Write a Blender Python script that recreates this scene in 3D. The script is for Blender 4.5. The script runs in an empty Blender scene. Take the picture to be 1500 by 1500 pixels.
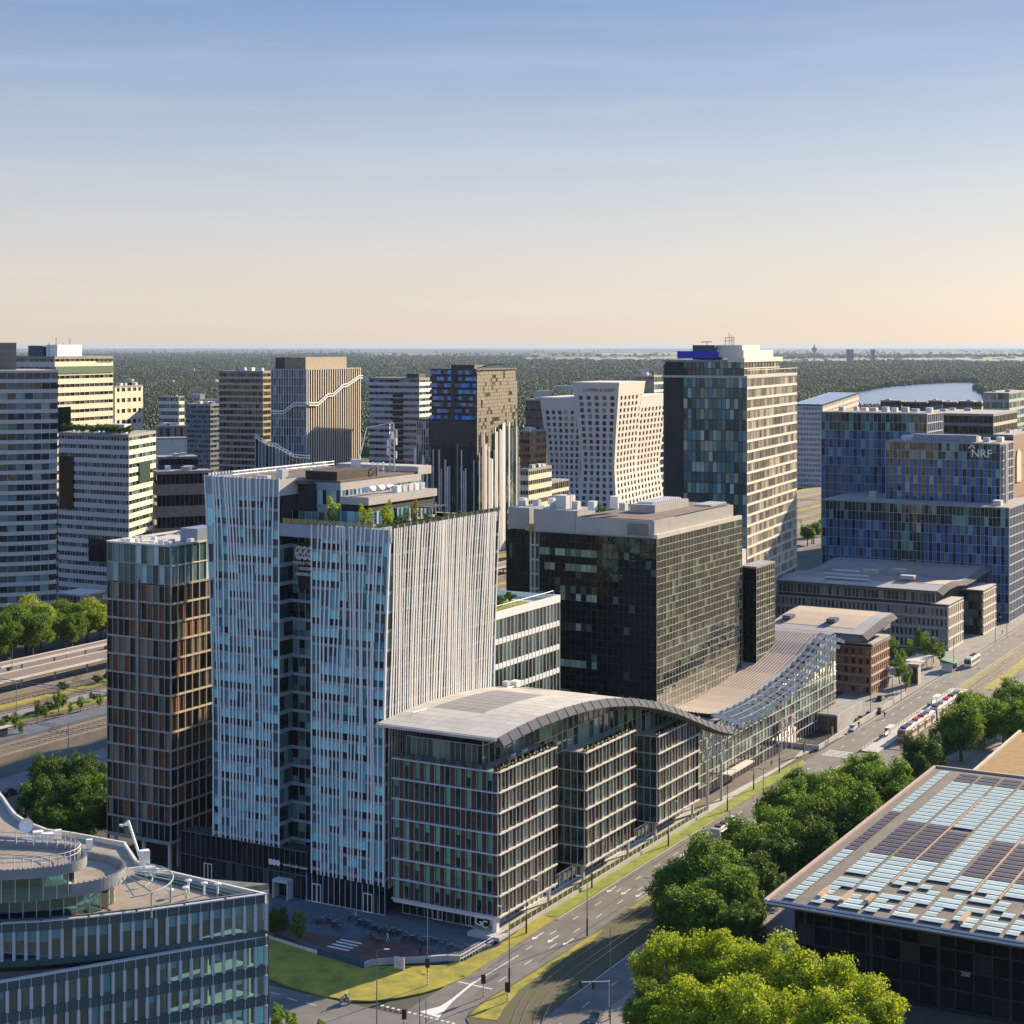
import bpy, bmesh, math, random
import numpy as np
from mathutils import Vector, Matrix
R = random.Random(7)
sc = bpy.context.scene
col = sc.collection
# ------------------------------------------------------------------ camera
F, HC, CX, HY = 2500.0, 105.0, 750.0, 506.0      # focal length in photo pixels, eye height, principal point
cam_d = bpy.data.cameras.new('camera'); cam = bpy.data.objects.new('camera', cam_d); col.objects.link(cam)
cam.location = (0, 0, HC); cam.rotation_euler = (math.pi/2, 0, 0)
cam_d.sensor_width = 36; cam_d.lens = 36*F/1500; cam_d.shift_y = -(750-HY)/1500
cam_d.clip_start = 1; cam_d.clip_end = 120000
sc.camera = cam
# ------------------------------------------------------------------ sky and sun
SUN_AZ, SUN_EL = math.radians(44.6), math.radians(20)     # azimuth to the right of the view direction (+Y)
w = bpy.data.worlds.new('World'); sc.world = w; w.use_nodes = True
nt = w.node_tree; bg = nt.nodes['Background']
sky = nt.nodes.new('ShaderNodeTexSky'); sky.sky_type = 'NISHITA'; sky.sun_disc = False
sky.sun_elevation = SUN_EL; sky.sun_rotation = SUN_AZ; sky.altitude = 100
sky.air_density = 1.0; sky.dust_density = 1.0; sky.ozone_density = 3.0
# thin cirrus streaks low in the sky
tc = nt.nodes.new('ShaderNodeTexCoord'); mp = nt.nodes.new('ShaderNodeMapping')
mp.inputs['Scale'].default_value = (2.6, 2.6, 34); mp.inputs['Rotation'].default_value = (math.radians(2), math.radians(-1.6), 0)
ns = nt.nodes.new('ShaderNodeTexNoise'); ns.inputs['Scale'].default_value = 1.5; ns.inputs['Detail'].default_value = 7; ns.inputs['Roughness'].default_value = .58
ns.inputs['Distortion'].default_value = .35
rp = nt.nodes.new('ShaderNodeValToRGB'); rp.color_ramp.elements[0].position = .5; rp.color_ramp.elements[1].position = .85
mx = nt.nodes.new('ShaderNodeMixRGB'); mx.blend_type = 'MIX'; mx.inputs[2].default_value = (4.1, 3.9, 3.8, 1)
ml = nt.nodes.new('ShaderNodeMath'); ml.operation = 'MULTIPLY'; ml.inputs[1].default_value = .13
L = nt.links.new
# evening air: the same height gradient all the way round, mixed over the physical sky
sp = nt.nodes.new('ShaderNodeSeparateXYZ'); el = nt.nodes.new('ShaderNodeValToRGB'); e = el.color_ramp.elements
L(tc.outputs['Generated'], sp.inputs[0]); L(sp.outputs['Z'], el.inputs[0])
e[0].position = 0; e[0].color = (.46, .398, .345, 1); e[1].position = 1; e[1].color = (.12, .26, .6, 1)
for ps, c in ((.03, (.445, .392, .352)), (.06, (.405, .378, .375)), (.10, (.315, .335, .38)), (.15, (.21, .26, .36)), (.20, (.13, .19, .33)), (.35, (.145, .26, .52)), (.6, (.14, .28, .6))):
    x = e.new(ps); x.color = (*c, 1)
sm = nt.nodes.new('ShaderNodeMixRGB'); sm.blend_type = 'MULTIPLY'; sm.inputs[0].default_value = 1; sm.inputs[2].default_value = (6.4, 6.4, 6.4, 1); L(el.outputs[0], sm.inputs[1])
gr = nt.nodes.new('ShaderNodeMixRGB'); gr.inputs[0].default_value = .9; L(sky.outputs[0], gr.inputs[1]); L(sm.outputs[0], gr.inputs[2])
L(tc.outputs['Generated'], mp.inputs['Vector']); L(mp.outputs[0], ns.inputs['Vector']); L(ns.outputs['Fac'], rp.inputs[0])
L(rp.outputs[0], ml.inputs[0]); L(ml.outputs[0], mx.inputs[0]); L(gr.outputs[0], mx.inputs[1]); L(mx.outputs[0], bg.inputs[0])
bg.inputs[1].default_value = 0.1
sd = bpy.data.lights.new('sun', 'SUN'); sun = bpy.data.objects.new('sun', sd); col.objects.link(sun)
sd.energy = 5.0; sd.angle = math.radians(.53); sd.color = (1, .80, .54)
sv = Vector((math.sin(SUN_AZ)*math.cos(SUN_EL), math.cos(SUN_AZ)*math.cos(SUN_EL), math.sin(SUN_EL)))
sun.rotation_euler = sv.to_track_quat('Z', 'Y').to_euler(); sun.location = (300, 200, 400)
sc.view_settings.view_transform = 'Standard'; sc.view_settings.look = 'None'
sc.view_settings.gamma = 1; sc.view_settings.exposure = 1.32; sc.view_settings.use_curve_mapping = False
sc.render.engine = 'CYCLES'
try: sc.cycles.transparent_max_bounces = 12; sc.cycles.max_bounces = 6
except Exception: pass

# ------------------------------------------------------------------ pixel -> place
def V2(x, y): return Vector((x, y))
def G(px, py, z=0.0):
    Y = F*(HC-z)/(py-HY); return V2((px-CX)/F*Y, Y)
def atY(px, Y): return V2((px-CX)/F*Y, Y)
def zat(py, Y): return HC-(py-HY)*Y/F
def run(O, d, px):
    k = (px-CX)/F; return (k*O.y-O.x)/(d.x-k*d.y)
def dirdeg(a): return V2(math.sin(math.radians(a)), math.cos(math.radians(a)))
A0 = 29.25
U = dirdeg(A0); V = V2(-U.y, U.x)                      # street direction, and across it to the left
C0 = G(729, 1373)                                      # street corner of the arched-roof block
def UV(u, v): return C0+U*u+V*v
def uv_of(P): q = P-C0; return q.dot(U), q.dot(V)
def on_v(px, py, v):                                   # pixel on the vertical plane v=const -> u, z
    O = C0+V*v; s = run(O, U, px); Y = O.y+U.y*s
    return s, zat(py, Y)
def on_u(px, py, u):
    O = C0+U*u; s = run(O, V, px); Y = O.y+V.y*s
    return s, zat(py, Y)

# ------------------------------------------------------------------ materials
MATS = {}
def _nodes(name):
    m = bpy.data.materials.new(name); m.use_nodes = True
    t = m.node_tree; p = t.nodes['Principled BSDF']; return m, t, p
def mat(name, c, rough=.7, metal=0, var=.18, scale=.6, bump=0, bscale=8, coat=0, spec=.5, stretch=None, c2=None, rnd=0):
    if name in MATS: return MATS[name]
    m, t, p = _nodes(name); N = t.nodes.new; K = t.links.new
    p.inputs['Roughness'].default_value = rough; p.inputs['Metallic'].default_value = metal
    p.inputs['Specular IOR Level'].default_value = spec
    if coat: p.inputs['Coat Weight'].default_value = coat; p.inputs['Coat Roughness'].default_value = .08
    g = N('ShaderNodeNewGeometry'); src = g.outputs['Position']
    if stretch:
        q = N('ShaderNodeMapping'); q.inputs['Scale'].default_value = stretch; K(src, q.inputs['Vector']); src = q.outputs[0]
    n = N('ShaderNodeTexNoise'); n.inputs['Scale'].default_value = scale; n.inputs['Detail'].default_value = 6; n.inputs['Roughness'].default_value = .62
    K(src, n.inputs['Vector'])
    r = N('ShaderNodeValToRGB'); e = r.color_ramp.elements
    a = c2 if c2 else tuple(x*(1-var) for x in c); b = c if c2 else tuple(min(1, x*(1+var)) for x in c)
    e[0].position = .32; e[1].position = .68; e[0].color = (*a, 1); e[1].color = (*b, 1)
    K(n.outputs['Fac'], r.inputs[0]); out = r.outputs[0]
    if rnd:
        oi = N('ShaderNodeObjectInfo'); mr = N('ShaderNodeMapRange'); mr.inputs['To Min'].default_value = 1-rnd; mr.inputs['To Max'].default_value = 1+rnd
        hh = N('ShaderNodeHueSaturation'); K(oi.outputs['Random'], mr.inputs[0]); K(mr.outputs[0], hh.inputs['Value']); K(out, hh.inputs['Color']); out = hh.outputs[0]
    K(out, p.inputs['Base Color'])
    if bump:
        n2 = N('ShaderNodeTexNoise'); n2.inputs['Scale'].default_value = bscale; n2.inputs['Detail'].default_value = 4
        K(g.outputs['Position'], n2.inputs['Vector']); bp = N('ShaderNodeBump'); bp.inputs['Strength'].default_value = bump; bp.inputs['Distance'].default_value = .05
        K(n2.outputs['Fac'], bp.inputs['Height']); K(bp.outputs[0], p.inputs['Normal'])
    MATS[name] = m; return m
def _rand(t):
    N = t.nodes.new; K = t.links.new
    oi = N('ShaderNodeObjectInfo'); g = N('ShaderNodeNewGeometry')
    a = N('ShaderNodeMath'); a.operation = 'MULTIPLY_ADD'; a.inputs[1].default_value = 7.13
    K(g.outputs['Random Per Island'], a.inputs[0]); K(oi.outputs['Random'], a.inputs[2])
    f = N('ShaderNodeMath'); f.operation = 'FRACT'; K(a.outputs[0], f.inputs[0])
    def h(mul):
        m = N('ShaderNodeMath'); m.operation = 'MULTIPLY'; m.inputs[1].default_value = mul; K(f.outputs[0], m.inputs[0])
        q = N('ShaderNodeMath'); q.operation = 'FRACT'; K(m.outputs[0], q.inputs[0]); return q.outputs[0]
    return f.outputs[0], h, g
def glass(name, dark=(.012, .02, .022), pale=(.16, .24, .23), p_blind=.3, ior=1.75, rough=.04, tilt=.018, mid=(.03, .05, .05)):
    if name in MATS: return MATS[name]
    m, t, p = _nodes(name); N = t.nodes.new; K = t.links.new
    r, h, g = _rand(t)
    ramp = N('ShaderNodeValToRGB'); ramp.color_ramp.interpolation = 'CONSTANT'; e = ramp.color_ramp.elements
    e[0].color = (*dark, 1); e[1].position = 1-p_blind; e[1].color = (*pale, 1)
    x = e.new((1-p_blind)*.55); x.color = (*mid, 1)
    K(r, ramp.inputs[0])
    hv = N('ShaderNodeHueSaturation'); mr = N('ShaderNodeMapRange'); mr.inputs['To Min'].default_value = .55; mr.inputs['To Max'].default_value = 1.35
    K(h(37.7), mr.inputs[0]); K(mr.outputs[0], hv.inputs['Value']); K(ramp.outputs[0], hv.inputs['Color']); K(hv.outputs[0], p.inputs['Base Color'])
    p.inputs['Roughness'].default_value = rough; p.inputs['IOR'].default_value = ior
    cx = N('ShaderNodeCombineXYZ'); K(h(17.3), cx.inputs[0]); K(h(53.9), cx.inputs[1]); K(h(91.7), cx.inputs[2])
    s = N('ShaderNodeVectorMath'); s.operation = 'SUBTRACT'; s.inputs[1].default_value = (.5, .5, .5); K(cx.outputs[0], s.inputs[0])
    s2 = N('ShaderNodeVectorMath'); s2.operation = 'MULTIPLY_ADD'; s2.inputs[1].default_value = (tilt*2,)*3; K(s.outputs[0], s2.inputs[0]); K(g.outputs['Normal'], s2.inputs[2])
    nn = N('ShaderNodeTexNoise'); nn.inputs['Scale'].default_value = .35; K(g.outputs['Position'], nn.inputs['Vector'])
    nrm = N('ShaderNodeVectorMath'); nrm.operation = 'NORMALIZE'; K(s2.outputs[0], nrm.inputs[0])
    bp = N('ShaderNodeBump'); bp.inputs['Strength'].default_value = .12; bp.inputs['Distance'].default_value = .25; K(nn.outputs['Fac'], bp.inputs['Height']); K(nrm.outputs[0], bp.inputs['Normal'])
    K(bp.outputs[0], p.inputs['Normal'])
    MATS[name] = m; return m
def clear_glass(name, tint=(.55, .72, .68), refl=.16, rough=.02, tilt=.012):
    if name in MATS: return MATS[name]
    m, t, p = _nodes(name); N = t.nodes.new; K = t.links.new
    r, h, g = _rand(t)
    tr = N('ShaderNodeBsdfTransparent'); tr.inputs[0].default_value = (*tint, 1)
    gl = N('ShaderNodeBsdfGlossy'); gl.inputs['Roughness'].default_value = rough; gl.inputs[0].default_value = (.92, .97, 1, 1)
    cx = N('ShaderNodeCombineXYZ'); K(h(17.3), cx.inputs[0]); K(h(53.9), cx.inputs[1]); K(h(91.7), cx.inputs[2])
    s = N('ShaderNodeVectorMath'); s.operation = 'SUBTRACT'; s.inputs[1].default_value = (.5, .5, .5); K(cx.outputs[0], s.inputs[0])
    s2 = N('ShaderNodeVectorMath'); s2.operation = 'MULTIPLY_ADD'; s2.inputs[1].default_value = (tilt*2,)*3; K(s.outputs[0], s2.inputs[0]); K(g.outputs['Normal'], s2.inputs[2])
    nrm = N('ShaderNodeVectorMath'); nrm.operation = 'NORMALIZE'; K(s2.outputs[0], nrm.inputs[0]); K(nrm.outputs[0], gl.inputs['Normal'])
    fr = N('ShaderNodeFresnel'); fr.inputs[0].default_value = 1.5
    ad = N('ShaderNodeMath'); ad.operation = 'ADD'; ad.use_clamp = True; ad.inputs[1].default_value = refl; K(fr.outputs[0], ad.inputs[0])
    mix = N('ShaderNodeMixShader'); K(ad.outputs[0], mix.inputs[0]); K(tr.outputs[0], mix.inputs[1]); K(gl.outputs[0], mix.inputs[2])
    K(mix.outputs[0], t.nodes['Material Output'].inputs[0]); t.nodes.remove(p)
    MATS[name] = m; return m

# ------------------------------------------------------------------ objects
MESH = {}
BOXV = np.array([(x, y, z) for x in (-.5, .5) for y in (-.5, .5) for z in (-.5, .5)], float)
BOXF = [(0, 1, 3, 2), (4, 6, 7, 5), (0, 4, 5, 1), (2, 3, 7, 6), (0, 2, 6, 4), (1, 5, 7, 3)]
def mesh_from(name, verts, faces, m, smooth=False):
    me = bpy.data.meshes.new(name); me.from_pydata([tuple(v) for v in verts], [], faces)
    if m: me.materials.append(m)
    if smooth: me.polygons.foreach_set('use_smooth', [True]*len(me.polygons))
    me.update(); return me
def tilted(l, tilt):
    v = BOXV*np.array(l)
    if tilt: c, s = math.cos(tilt), math.sin(tilt); v = np.stack([v[:, 0], v[:, 1]*c-v[:, 2]*s, v[:, 1]*s+v[:, 2]*c], 1)
    return v
def box_mesh(l, m, name='piece', tilt=0):
    k = (round(l[0], 3), round(l[1], 3), round(l[2], 3), m.name, name, tilt)
    if k not in MESH: MESH[k] = mesh_from(name, tilted(l, tilt), BOXF, m)
    return MESH[k]
def link(name, me, loc=(0, 0, 0), rz=0, parent=None, kind=None):
    o = bpy.data.objects.new(name, me); col.objects.link(o); o.location = loc; o.rotation_euler = (0, 0, rz)
    if parent: o.parent = parent
    if kind: o['kind'] = kind
    return o
def tag(o, label, cat, group=None):
    o['label'] = label; o['category'] = cat
    if group: o['group'] = group
    return o
def thing(name, label, cat, loc=(0, 0, 0), rz=0, group=None):
    o = link(name, None, loc, rz); o.empty_display_size = 1; return tag(o, label, cat, group)
def struct(name, me, loc=(0, 0, 0)): return link(name, me, loc, 0, None, 'structure')
class MB:                                              # collects geometry for one mesh
    def __init__(s): s.v = []; s.f = []
    def add(s, verts, faces):
        n = len(s.v); s.v += [tuple(x) for x in verts]; s.f += [tuple(i+n for i in q) for q in faces]; return s
    def box(s, c, l, rz=0, M=None):
        p = BOXV*np.array(l); ca, sa = math.cos(rz), math.sin(rz)
        q = np.stack([p[:, 0]*ca-p[:, 1]*sa, p[:, 0]*sa+p[:, 1]*ca, p[:, 2]], 1)+np.array(c)
        return s.add(q, BOXF)
    def bar(s, a, b, r=.1, n=6, r2=None, caps=True):
        a = Vector(a); b = Vector(b); d = (b-a)
        if d.length < 1e-6: return s
        q = d.to_track_quat('Z', 'Y'); r2 = r if r2 is None else r2
        vs = [a+q@Vector((math.cos(t)*r, math.sin(t)*r, 0)) for t in [2*math.pi*i/n for i in range(n)]]
        vs += [b+q@Vector((math.cos(t)*r2, math.sin(t)*r2, 0)) for t in [2*math.pi*i/n for i in range(n)]]
        fs = [(i, (i+1) % n, n+(i+1) % n, n+i) for i in range(n)]
        if caps: fs += [tuple(range(n))[::-1], tuple(range(n, 2*n))]
        return s.add(vs, fs)
    def prism(s, pts, z0, z1):
        n = len(pts); a = sum(pts[i][0]*pts[(i+1) % n][1]-pts[(i+1) % n][0]*pts[i][1] for i in range(n))
        if a < 0: pts = pts[::-1]
        zb = z0 if hasattr(z0, '__len__') else [z0]*n; zt = z1 if hasattr(z1, '__len__') else [z1]*n
        if a < 0: zb = list(zb)[::-1]; zt = list(zt)[::-1]
        vs = [(p[0], p[1], zb[i]) for i, p in enumerate(pts)]+[(p[0], p[1], zt[i]) for i, p in enumerate(pts)]
        return s.add(vs, [(i, (i+1) % n, n+(i+1) % n, n+i) for i in range(n)]+[tuple(range(n))[::-1], tuple(range(n, 2*n))])
    def lathe(s, prof, c=(0, 0, 0), n=16, a0=0, a1=2*math.pi):
        full = abs(a1-a0-2*math.pi) < 1e-6; m = n if full else n+1
        vs = [(c[0]+r*math.cos(a0+(a1-a0)*i/n), c[1]+r*math.sin(a0+(a1-a0)*i/n), c[2]+z) for r, z in prof for i in range(m)]
        fs = []
        for j in range(len(prof)-1):
            for i in range(n if full else m-1):
                k = (i+1) % m; fs.append((j*m+i, j*m+k, (j+1)*m+k, (j+1)*m+i))
        return s.add(vs, fs)
    def sphere(s, c, r, n=10, m=6, sq=1):
        return s.lathe([(max(1e-3, r*math.sin(math.pi*i/m)), -r*sq*math.cos(math.pi*i/m)) for i in range(m+1)], c, n)
    def mesh(s, name, m, smooth=False): return mesh_from(name, s.v, s.f, m, smooth)
    def obj(s, name, m, parent=None, loc=(0, 0, 0), rz=0, kind=None, smooth=False):
        return link(name, s.mesh(name, m, smooth), loc, rz, parent, kind)
def copy_tree(o, loc=None, rz=None, label=None, group=None, scale=None):
    c = o.copy(); col.objects.link(c)
    if loc is not None: c.location = loc
    if rz is not None: c.rotation_euler = (0, 0, rz)
    if label: c['label'] = label
    if group: c['group'] = group
    if scale: c.scale = (scale,)*3 if not hasattr(scale, '__len__') else scale
    for ch in o.children:
        d = ch.copy(); col.objects.link(d); d.parent = c
        for g in ch.children: e = g.copy(); col.objects.link(e); e.parent = d
    return c
class Bld:                                             # a building: root at its base, pieces as children
    def __init__(s, name, label, base, cat='building', group=None):
        s.P = Vector((base[0], base[1], 0)); s.root = thing(name, label, cat, s.P, 0, group); s.k = {}; s.last = None
    def prism(s, name, m, pts, z0, z1, parent=None, kind=None):
        q = [(p[0]-s.P.x, p[1]-s.P.y) for p in pts]
        return MB().prism(q, z0, z1).obj(name, m, parent or s.root, kind=kind)
    def mb(s, name, mbd, m, parent=None, smooth=False, kind=None):  # world-coordinate geometry
        mbd.v = [(x-s.P.x, y-s.P.y, z) for x, y, z in mbd.v]
        return mbd.obj(name, m, parent or s.root, smooth=smooth, kind=kind)
    def piece(s, kind, m, c, l, rz, tilt=0): s.k.setdefault(kind, []).append((m, c, l, rz, tilt))
    def done(s, limit=300, minpx=8.5):
        for kind, ps in s.k.items():
            sz = lambda p: max(p[2])*F/max(30, p[1][1])
            ps.sort(key=sz, reverse=True)
            one = [p for p in ps[:limit] if sz(p) >= minpx]; rest = [p for p in ps[len(one):]]
            if 0 < len(rest) < 6: one += rest; rest = []
            for m, c, l, rz, tl in one:
                link(kind, box_mesh(l, m, kind, tl), (c[0]-s.P.x, c[1]-s.P.y, c[2]), rz, s.root)
            bym = {}
            for p in rest: bym.setdefault(p[0].name, []).append(p)
            for mn, q in bym.items():
                b = MB()
                for m, c, l, rz, tl in q:
                    p = tilted(l, tl); ca, sa = math.cos(rz), math.sin(rz)
                    b.add(np.stack([p[:, 0]*ca-p[:, 1]*sa, p[:, 0]*sa+p[:, 1]*ca, p[:, 2]], 1)+np.array((c[0]-s.P.x, c[1]-s.P.y, c[2])), BOXF)
                b.obj(kind, MATS[mn], s.root, kind='stuff')
        s.k = {}; return s.root
    # a run of facade from O along d (left to right seen from outside)
    def face(s, O, d, W, z0, fh, nf, nb, gl, fr, mw=.12, md=.16, th=.18, inset=.12, sp=0, spm=None, sp_out=.02,
             names=('window_pane', 'mullion', 'transom', 'spandrel'), nomull=False, skip=None, notrans=False, pane_gap=0, thick=.06, top_tr=True, mull_every=1, fins=None):
        n = V2(d.y, -d.x); rz = math.atan2(d.y, d.x); H = fh*nf
        def at(sx, off, z): q = O+d*sx+n*off; return (q.x, q.y, z)
        bw = W/nb
        if not notrans:
            for i in range(nf+(1 if top_tr else 0)): s.piece(names[2], fr, at(W/2, 0, z0+i*fh), (W, md*1.02, th), rz)
        if not nomull:
            for j in range(0, nb+1, mull_every): s.piece(names[1], fr, at(min(max(j*bw, mw/2), W-mw/2), .003, z0+H/2), (mw, md, H), rz)
        if sp:
            for i in range(nf): s.piece(names[3], spm, at(W/2, sp_out-.1, z0+i*fh+sp/2), (W-.004, .2, sp), rz)
        for i in range(nf):
            for j in range(nb):
                g = gl
                if skip:
                    g = skip(i, j)
                    if g is None: continue
                    if g is True: g = gl
                if isinstance(g, (list, tuple)): g = g[R.randrange(len(g))]
                s.piece(names[0], g, at((j+.5)*bw, -inset, z0+i*fh+sp+(fh-sp)/2), (bw-pane_gap, thick, fh-sp), rz)
    # wall with punched openings (one mesh), panes set back in them
    def punched(s, name, O, d, W, z0, fh, nf, nb, wall, gl, ww=.55, wh=.6, wz=.25, depth=.45, skip=None, margin=0, lean=None):
        n = V2(d.y, -d.x); rz = math.atan2(d.y, d.x); b = MB(); bw = (W-2*margin)/nb
        def at(sx, off, z): q = O+d*sx+n*off; return (q.x, q.y, z)
        for i in range(nf):
            zz = z0+i*fh; h1 = wz*fh; h2 = (wz+wh)*fh
            b.box(at(W/2, -depth/2, zz+h1/2), (W, depth, h1), rz)
            b.box(at(W/2, -depth/2, zz+(h2+fh)/2), (W, depth, fh-h2), rz)
            edges = [0]
            for j in range(nb):
                if skip and skip(i, j): continue
                c = margin+(j+.5)*bw; edges += [c-ww*bw/2, c+ww*bw/2]
                s.piece('window_pane', gl, at(c, -depth+.1, zz+(h1+h2)/2), (ww*bw, .06, h2-h1), rz)
            edges.append(W)
            for a, e in zip(edges[::2], edges[1::2]):
                if e-a > .02: b.box(at((a+e)/2, -depth/2+.001, zz+(h1+h2)/2), (e-a, depth-.004, h2-h1), rz)
        return s.mb(name, b, wall)
# ------------------------------------------------------------------ base materials
white = mat('white_paint', (.72, .71, .68), .45, var=.06)
offwhite = mat('pale_stone', (.55, .52, .47), .7, var=.12, scale=.3)
conc = mat('concrete', (.36, .35, .33), .8, var=.15, scale=.25, bump=.1)
concd = mat('dark_concrete', (.16, .155, .15), .85, var=.2, scale=.3)
metal = mat('grey_metal', (.34, .36, .38), .38, metal=.7, var=.1)
dmetal = mat('dark_metal', (.04, .045, .05), .45, metal=.4, var=.1)
alu = mat('aluminium', (.5, .52, .53), .4, metal=.15, var=.06)
black = mat('black', (.012, .012, .014), .5, var=.2)
asphalt = mat('asphalt', (.125, .118, .11), .88, var=.28, scale=.16, bump=.15, bscale=6)
paving = mat('grey_paving', (.2, .19, .175), .85, var=.16, scale=.25)
brickpav = mat('red_brick_paving', (.11, .055, .045), .85, var=.25, scale=.5)
bluepav = mat('blue_grey_paving', (.085, .1, .12), .8, var=.2, scale=.4)
palepav = mat('pale_paving', (.4, .38, .35), .75, var=.1, scale=.3)
grassm = mat('lawn', (.24, .29, .02), .95, c2=(.11, .15, .014), scale=.35, bump=.6, bscale=5)
drygrass = mat('dry_lawn', (.35, .29, .03), .95, c2=(.13, .15, .016), scale=.3, bump=.6, bscale=5)
trambed = mat('tram_bed', (.09, .07, .05), .95, c2=(.06, .075, .018), scale=.18, bump=.5, bscale=5)
ballast = mat('ballast', (.2, .165, .125), .95, c2=(.12, .1, .08), scale=.4, bump=.8, bscale=4)
paintw = mat('road_paint', (.62, .61, .58), .7, var=.15, scale=1.5)
railm = mat('rail_steel', (.42, .36, .3), .3, metal=.8, var=.1)
roofbrown = mat('brown_roof', (.11, .075, .06), .9, var=.25, scale=.25)
roofgrey = mat('grey_roof', (.23, .22, .21), .85, var=.15, scale=.2)
roofpale = mat('pale_roof', (.46, .43, .39), .8, var=.12, scale=.2)
gravel = mat('gravel_roof', (.3, .25, .2), .95, c2=(.2, .165, .13), scale=.5, bump=.6, bscale=5)
corem = mat('interior', (.03, .032, .033), .9, var=.3, scale=.2)
interior = mat('office_interior', (.1, .115, .11), .9, var=.5, scale=.35)
slabm = mat('floor_slab', (.36, .35, .33), .8, var=.1)
blindm = mat('blind', (.7, .88, .83), .7, var=.08, rnd=.25)

# ------------------------------------------------------------------ terrain
def sheet(name, pts, z, m):
    pts = [tuple(p) for p in pts]
    a = sum(pts[i][0]*pts[(i+1) % len(pts)][1]-pts[(i+1) % len(pts)][0]*pts[i][1] for i in range(len(pts)))
    if a < 0: pts = pts[::-1]
    return struct(name, mesh_from(name, [(p[0], p[1], z) for p in pts], [tuple(range(len(pts)))], m))
def slab(name, pts, z0, z1, m): return struct(name, MB().prism([tuple(p) for p in pts], z0, z1).mesh(name, m))
def px(*l): return [G(x, y) for x, y in l]
# far land: fields and woods out to the horizon
fm, t, p = _nodes('far_land'); N = t.nodes.new; K = t.links.new
g = N('ShaderNodeNewGeometry'); q = N('ShaderNodeMapping'); q.inputs['Scale'].default_value = (.00055, .00018, 1); K(g.outputs['Position'], q.inputs[0])
n1 = N('ShaderNodeTexNoise'); n1.inputs['Scale'].default_value = 1; n1.inputs['Detail'].default_value = 5; K(q.outputs[0], n1.inputs['Vector'])
r = N('ShaderNodeValToRGB'); e = r.color_ramp.elements; e[0].position = .42; e[0].color = (.035, .05, .024, 1); e[1].position = .64; e[1].color = (.2, .185, .1, 1)
x = e.new(.53); x.color = (.06, .085, .032, 1); K(n1.outputs[0], r.inputs[0]); K(r.outputs[0], p.inputs['Base Color']); p.inputs['Roughness'].default_value = 1; p.inputs['Specular IOR Level'].default_value = .1
MATS['far_land'] = fm
S = 60000
sheet('ground', [(-S, -800), (S, -800), (S, S), (-S, S)], -.4, fm)
cityg = mat('city_ground', (.085, .08, .07), .95, c2=(.03, .04, .022), scale=.03)
sheet('city_ground', [UV(-330, -330), UV(-330, 720), UV(1500, 720), UV(1500, -330)], -.2, cityg)
# lake
wm, t, p = _nodes('lake_water'); p.inputs['Base Color'].default_value = (.13, .19, .26, 1); p.inputs['Roughness'].default_value = .22; p.inputs['IOR'].default_value = 1.33
nn = t.nodes.new('ShaderNodeTexNoise'); nn.inputs['Scale'].default_value = .05; nn.inputs['Detail'].default_value = 6
gg = t.nodes.new('ShaderNodeNewGeometry'); t.links.new(gg.outputs['Position'], nn.inputs['Vector'])
bp = t.nodes.new('ShaderNodeBump'); bp.inputs['Strength'].default_value = .5; bp.inputs['Distance'].default_value = 2; t.links.new(nn.outputs[0], bp.inputs['Height']); t.links.new(bp.outputs[0], p.inputs['Normal'])
MATS['lake_water'] = wm
LAKE = [(1205, 585), (1240, 578), (1262, 573), (1300, 567), (1345, 563), (1385, 561), (1420, 560), (1436, 564), (1428, 571), (1440, 577), (1452, 592), (1440, 604), (1330, 606), (1230, 603)]
sheet('lake', px(*LAKE), -.1, wm)
LAKE2 = [(1460, 546.5), (1500, 545), (1560, 544.5), (1560, 546.5), (1500, 547.5)]
sheet('lake', px(*LAKE2), -.1, wm)
fieldm = mat('stubble_field', (.2, .18, .1), 1, c2=(.14, .14, .07), scale=.003)
FIELDS = [[(760, 524), (1010, 522), (1010, 529), (880, 532), (770, 529)], [(1040, 527), (1500, 523), (1560, 526), (1560, 535), (1300, 531), (1160, 535), (1040, 536)],
          [(870, 517), (1100, 516), (1100, 519), (880, 520)], [(1200, 519), (1500, 517), (1500, 519.5), (1200, 521)]]
for f in FIELDS: sheet('field', px(*f), -.3, fieldm)

# ------------------------------------------------------------------ streets (u along, v across)
def uvp(*l): return [UV(a, b) for a, b in l]
sheet('road', uvp((-150, -4), (1400, -4), (1400, -40), (-150, -40)), 0, asphalt)
sheet('cross_road', uvp((-38, -4), (-38, 40), (-34, 150), (-80, 150), (-80, -4)), 0.001, asphalt)
sheet('back_street', uvp((-34, 148), (1400, 148), (1400, 160), (-34, 160)), 0, asphalt)
# kerbed islands
lawn_near = px((390, 1432), (430, 1448), (470, 1459), (511, 1466), (545, 1467), (585, 1462), (620, 1455), (650, 1446), (680, 1433), (715, 1411), (757, 1384))+[UV(12, -4.4), UV(60, -4.6), UV(100, -4.8), UV(146, -5.2), UV(150, -3.4), UV(130, -1.4), UV(60, -1.7), UV(6, -1.6)]+px((728, 1388), (700, 1398), (680, 1409), (640, 1415), (560, 1416), (527, 1417), (466, 1398), (390, 1372))
slab('lawn', lawn_near, -.1, .13, drygrass)
strip = [UV(14, -2.3), UV(14, -4.3), UV(60, -4.5), UV(100, -4.7), UV(145, -5.05), UV(148, -3.5), UV(130, -1.6), UV(60, -1.9)]
slab('verge', strip, .1, .2, grassm)
med = px((700, 1530), (683, 1493), (690, 1481), (712, 1464), (745, 1446), (800, 1411), (862, 1373))+[UV(30, -13.4), UV(150, -13.3), UV(158, -14.5), UV(158, -22.5), UV(120, -23.3), UV(0, -23.6), UV(-40, -24.5), UV(-47, -25)]
slab('tram_median', med, -.1, .12, trambed)
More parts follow.
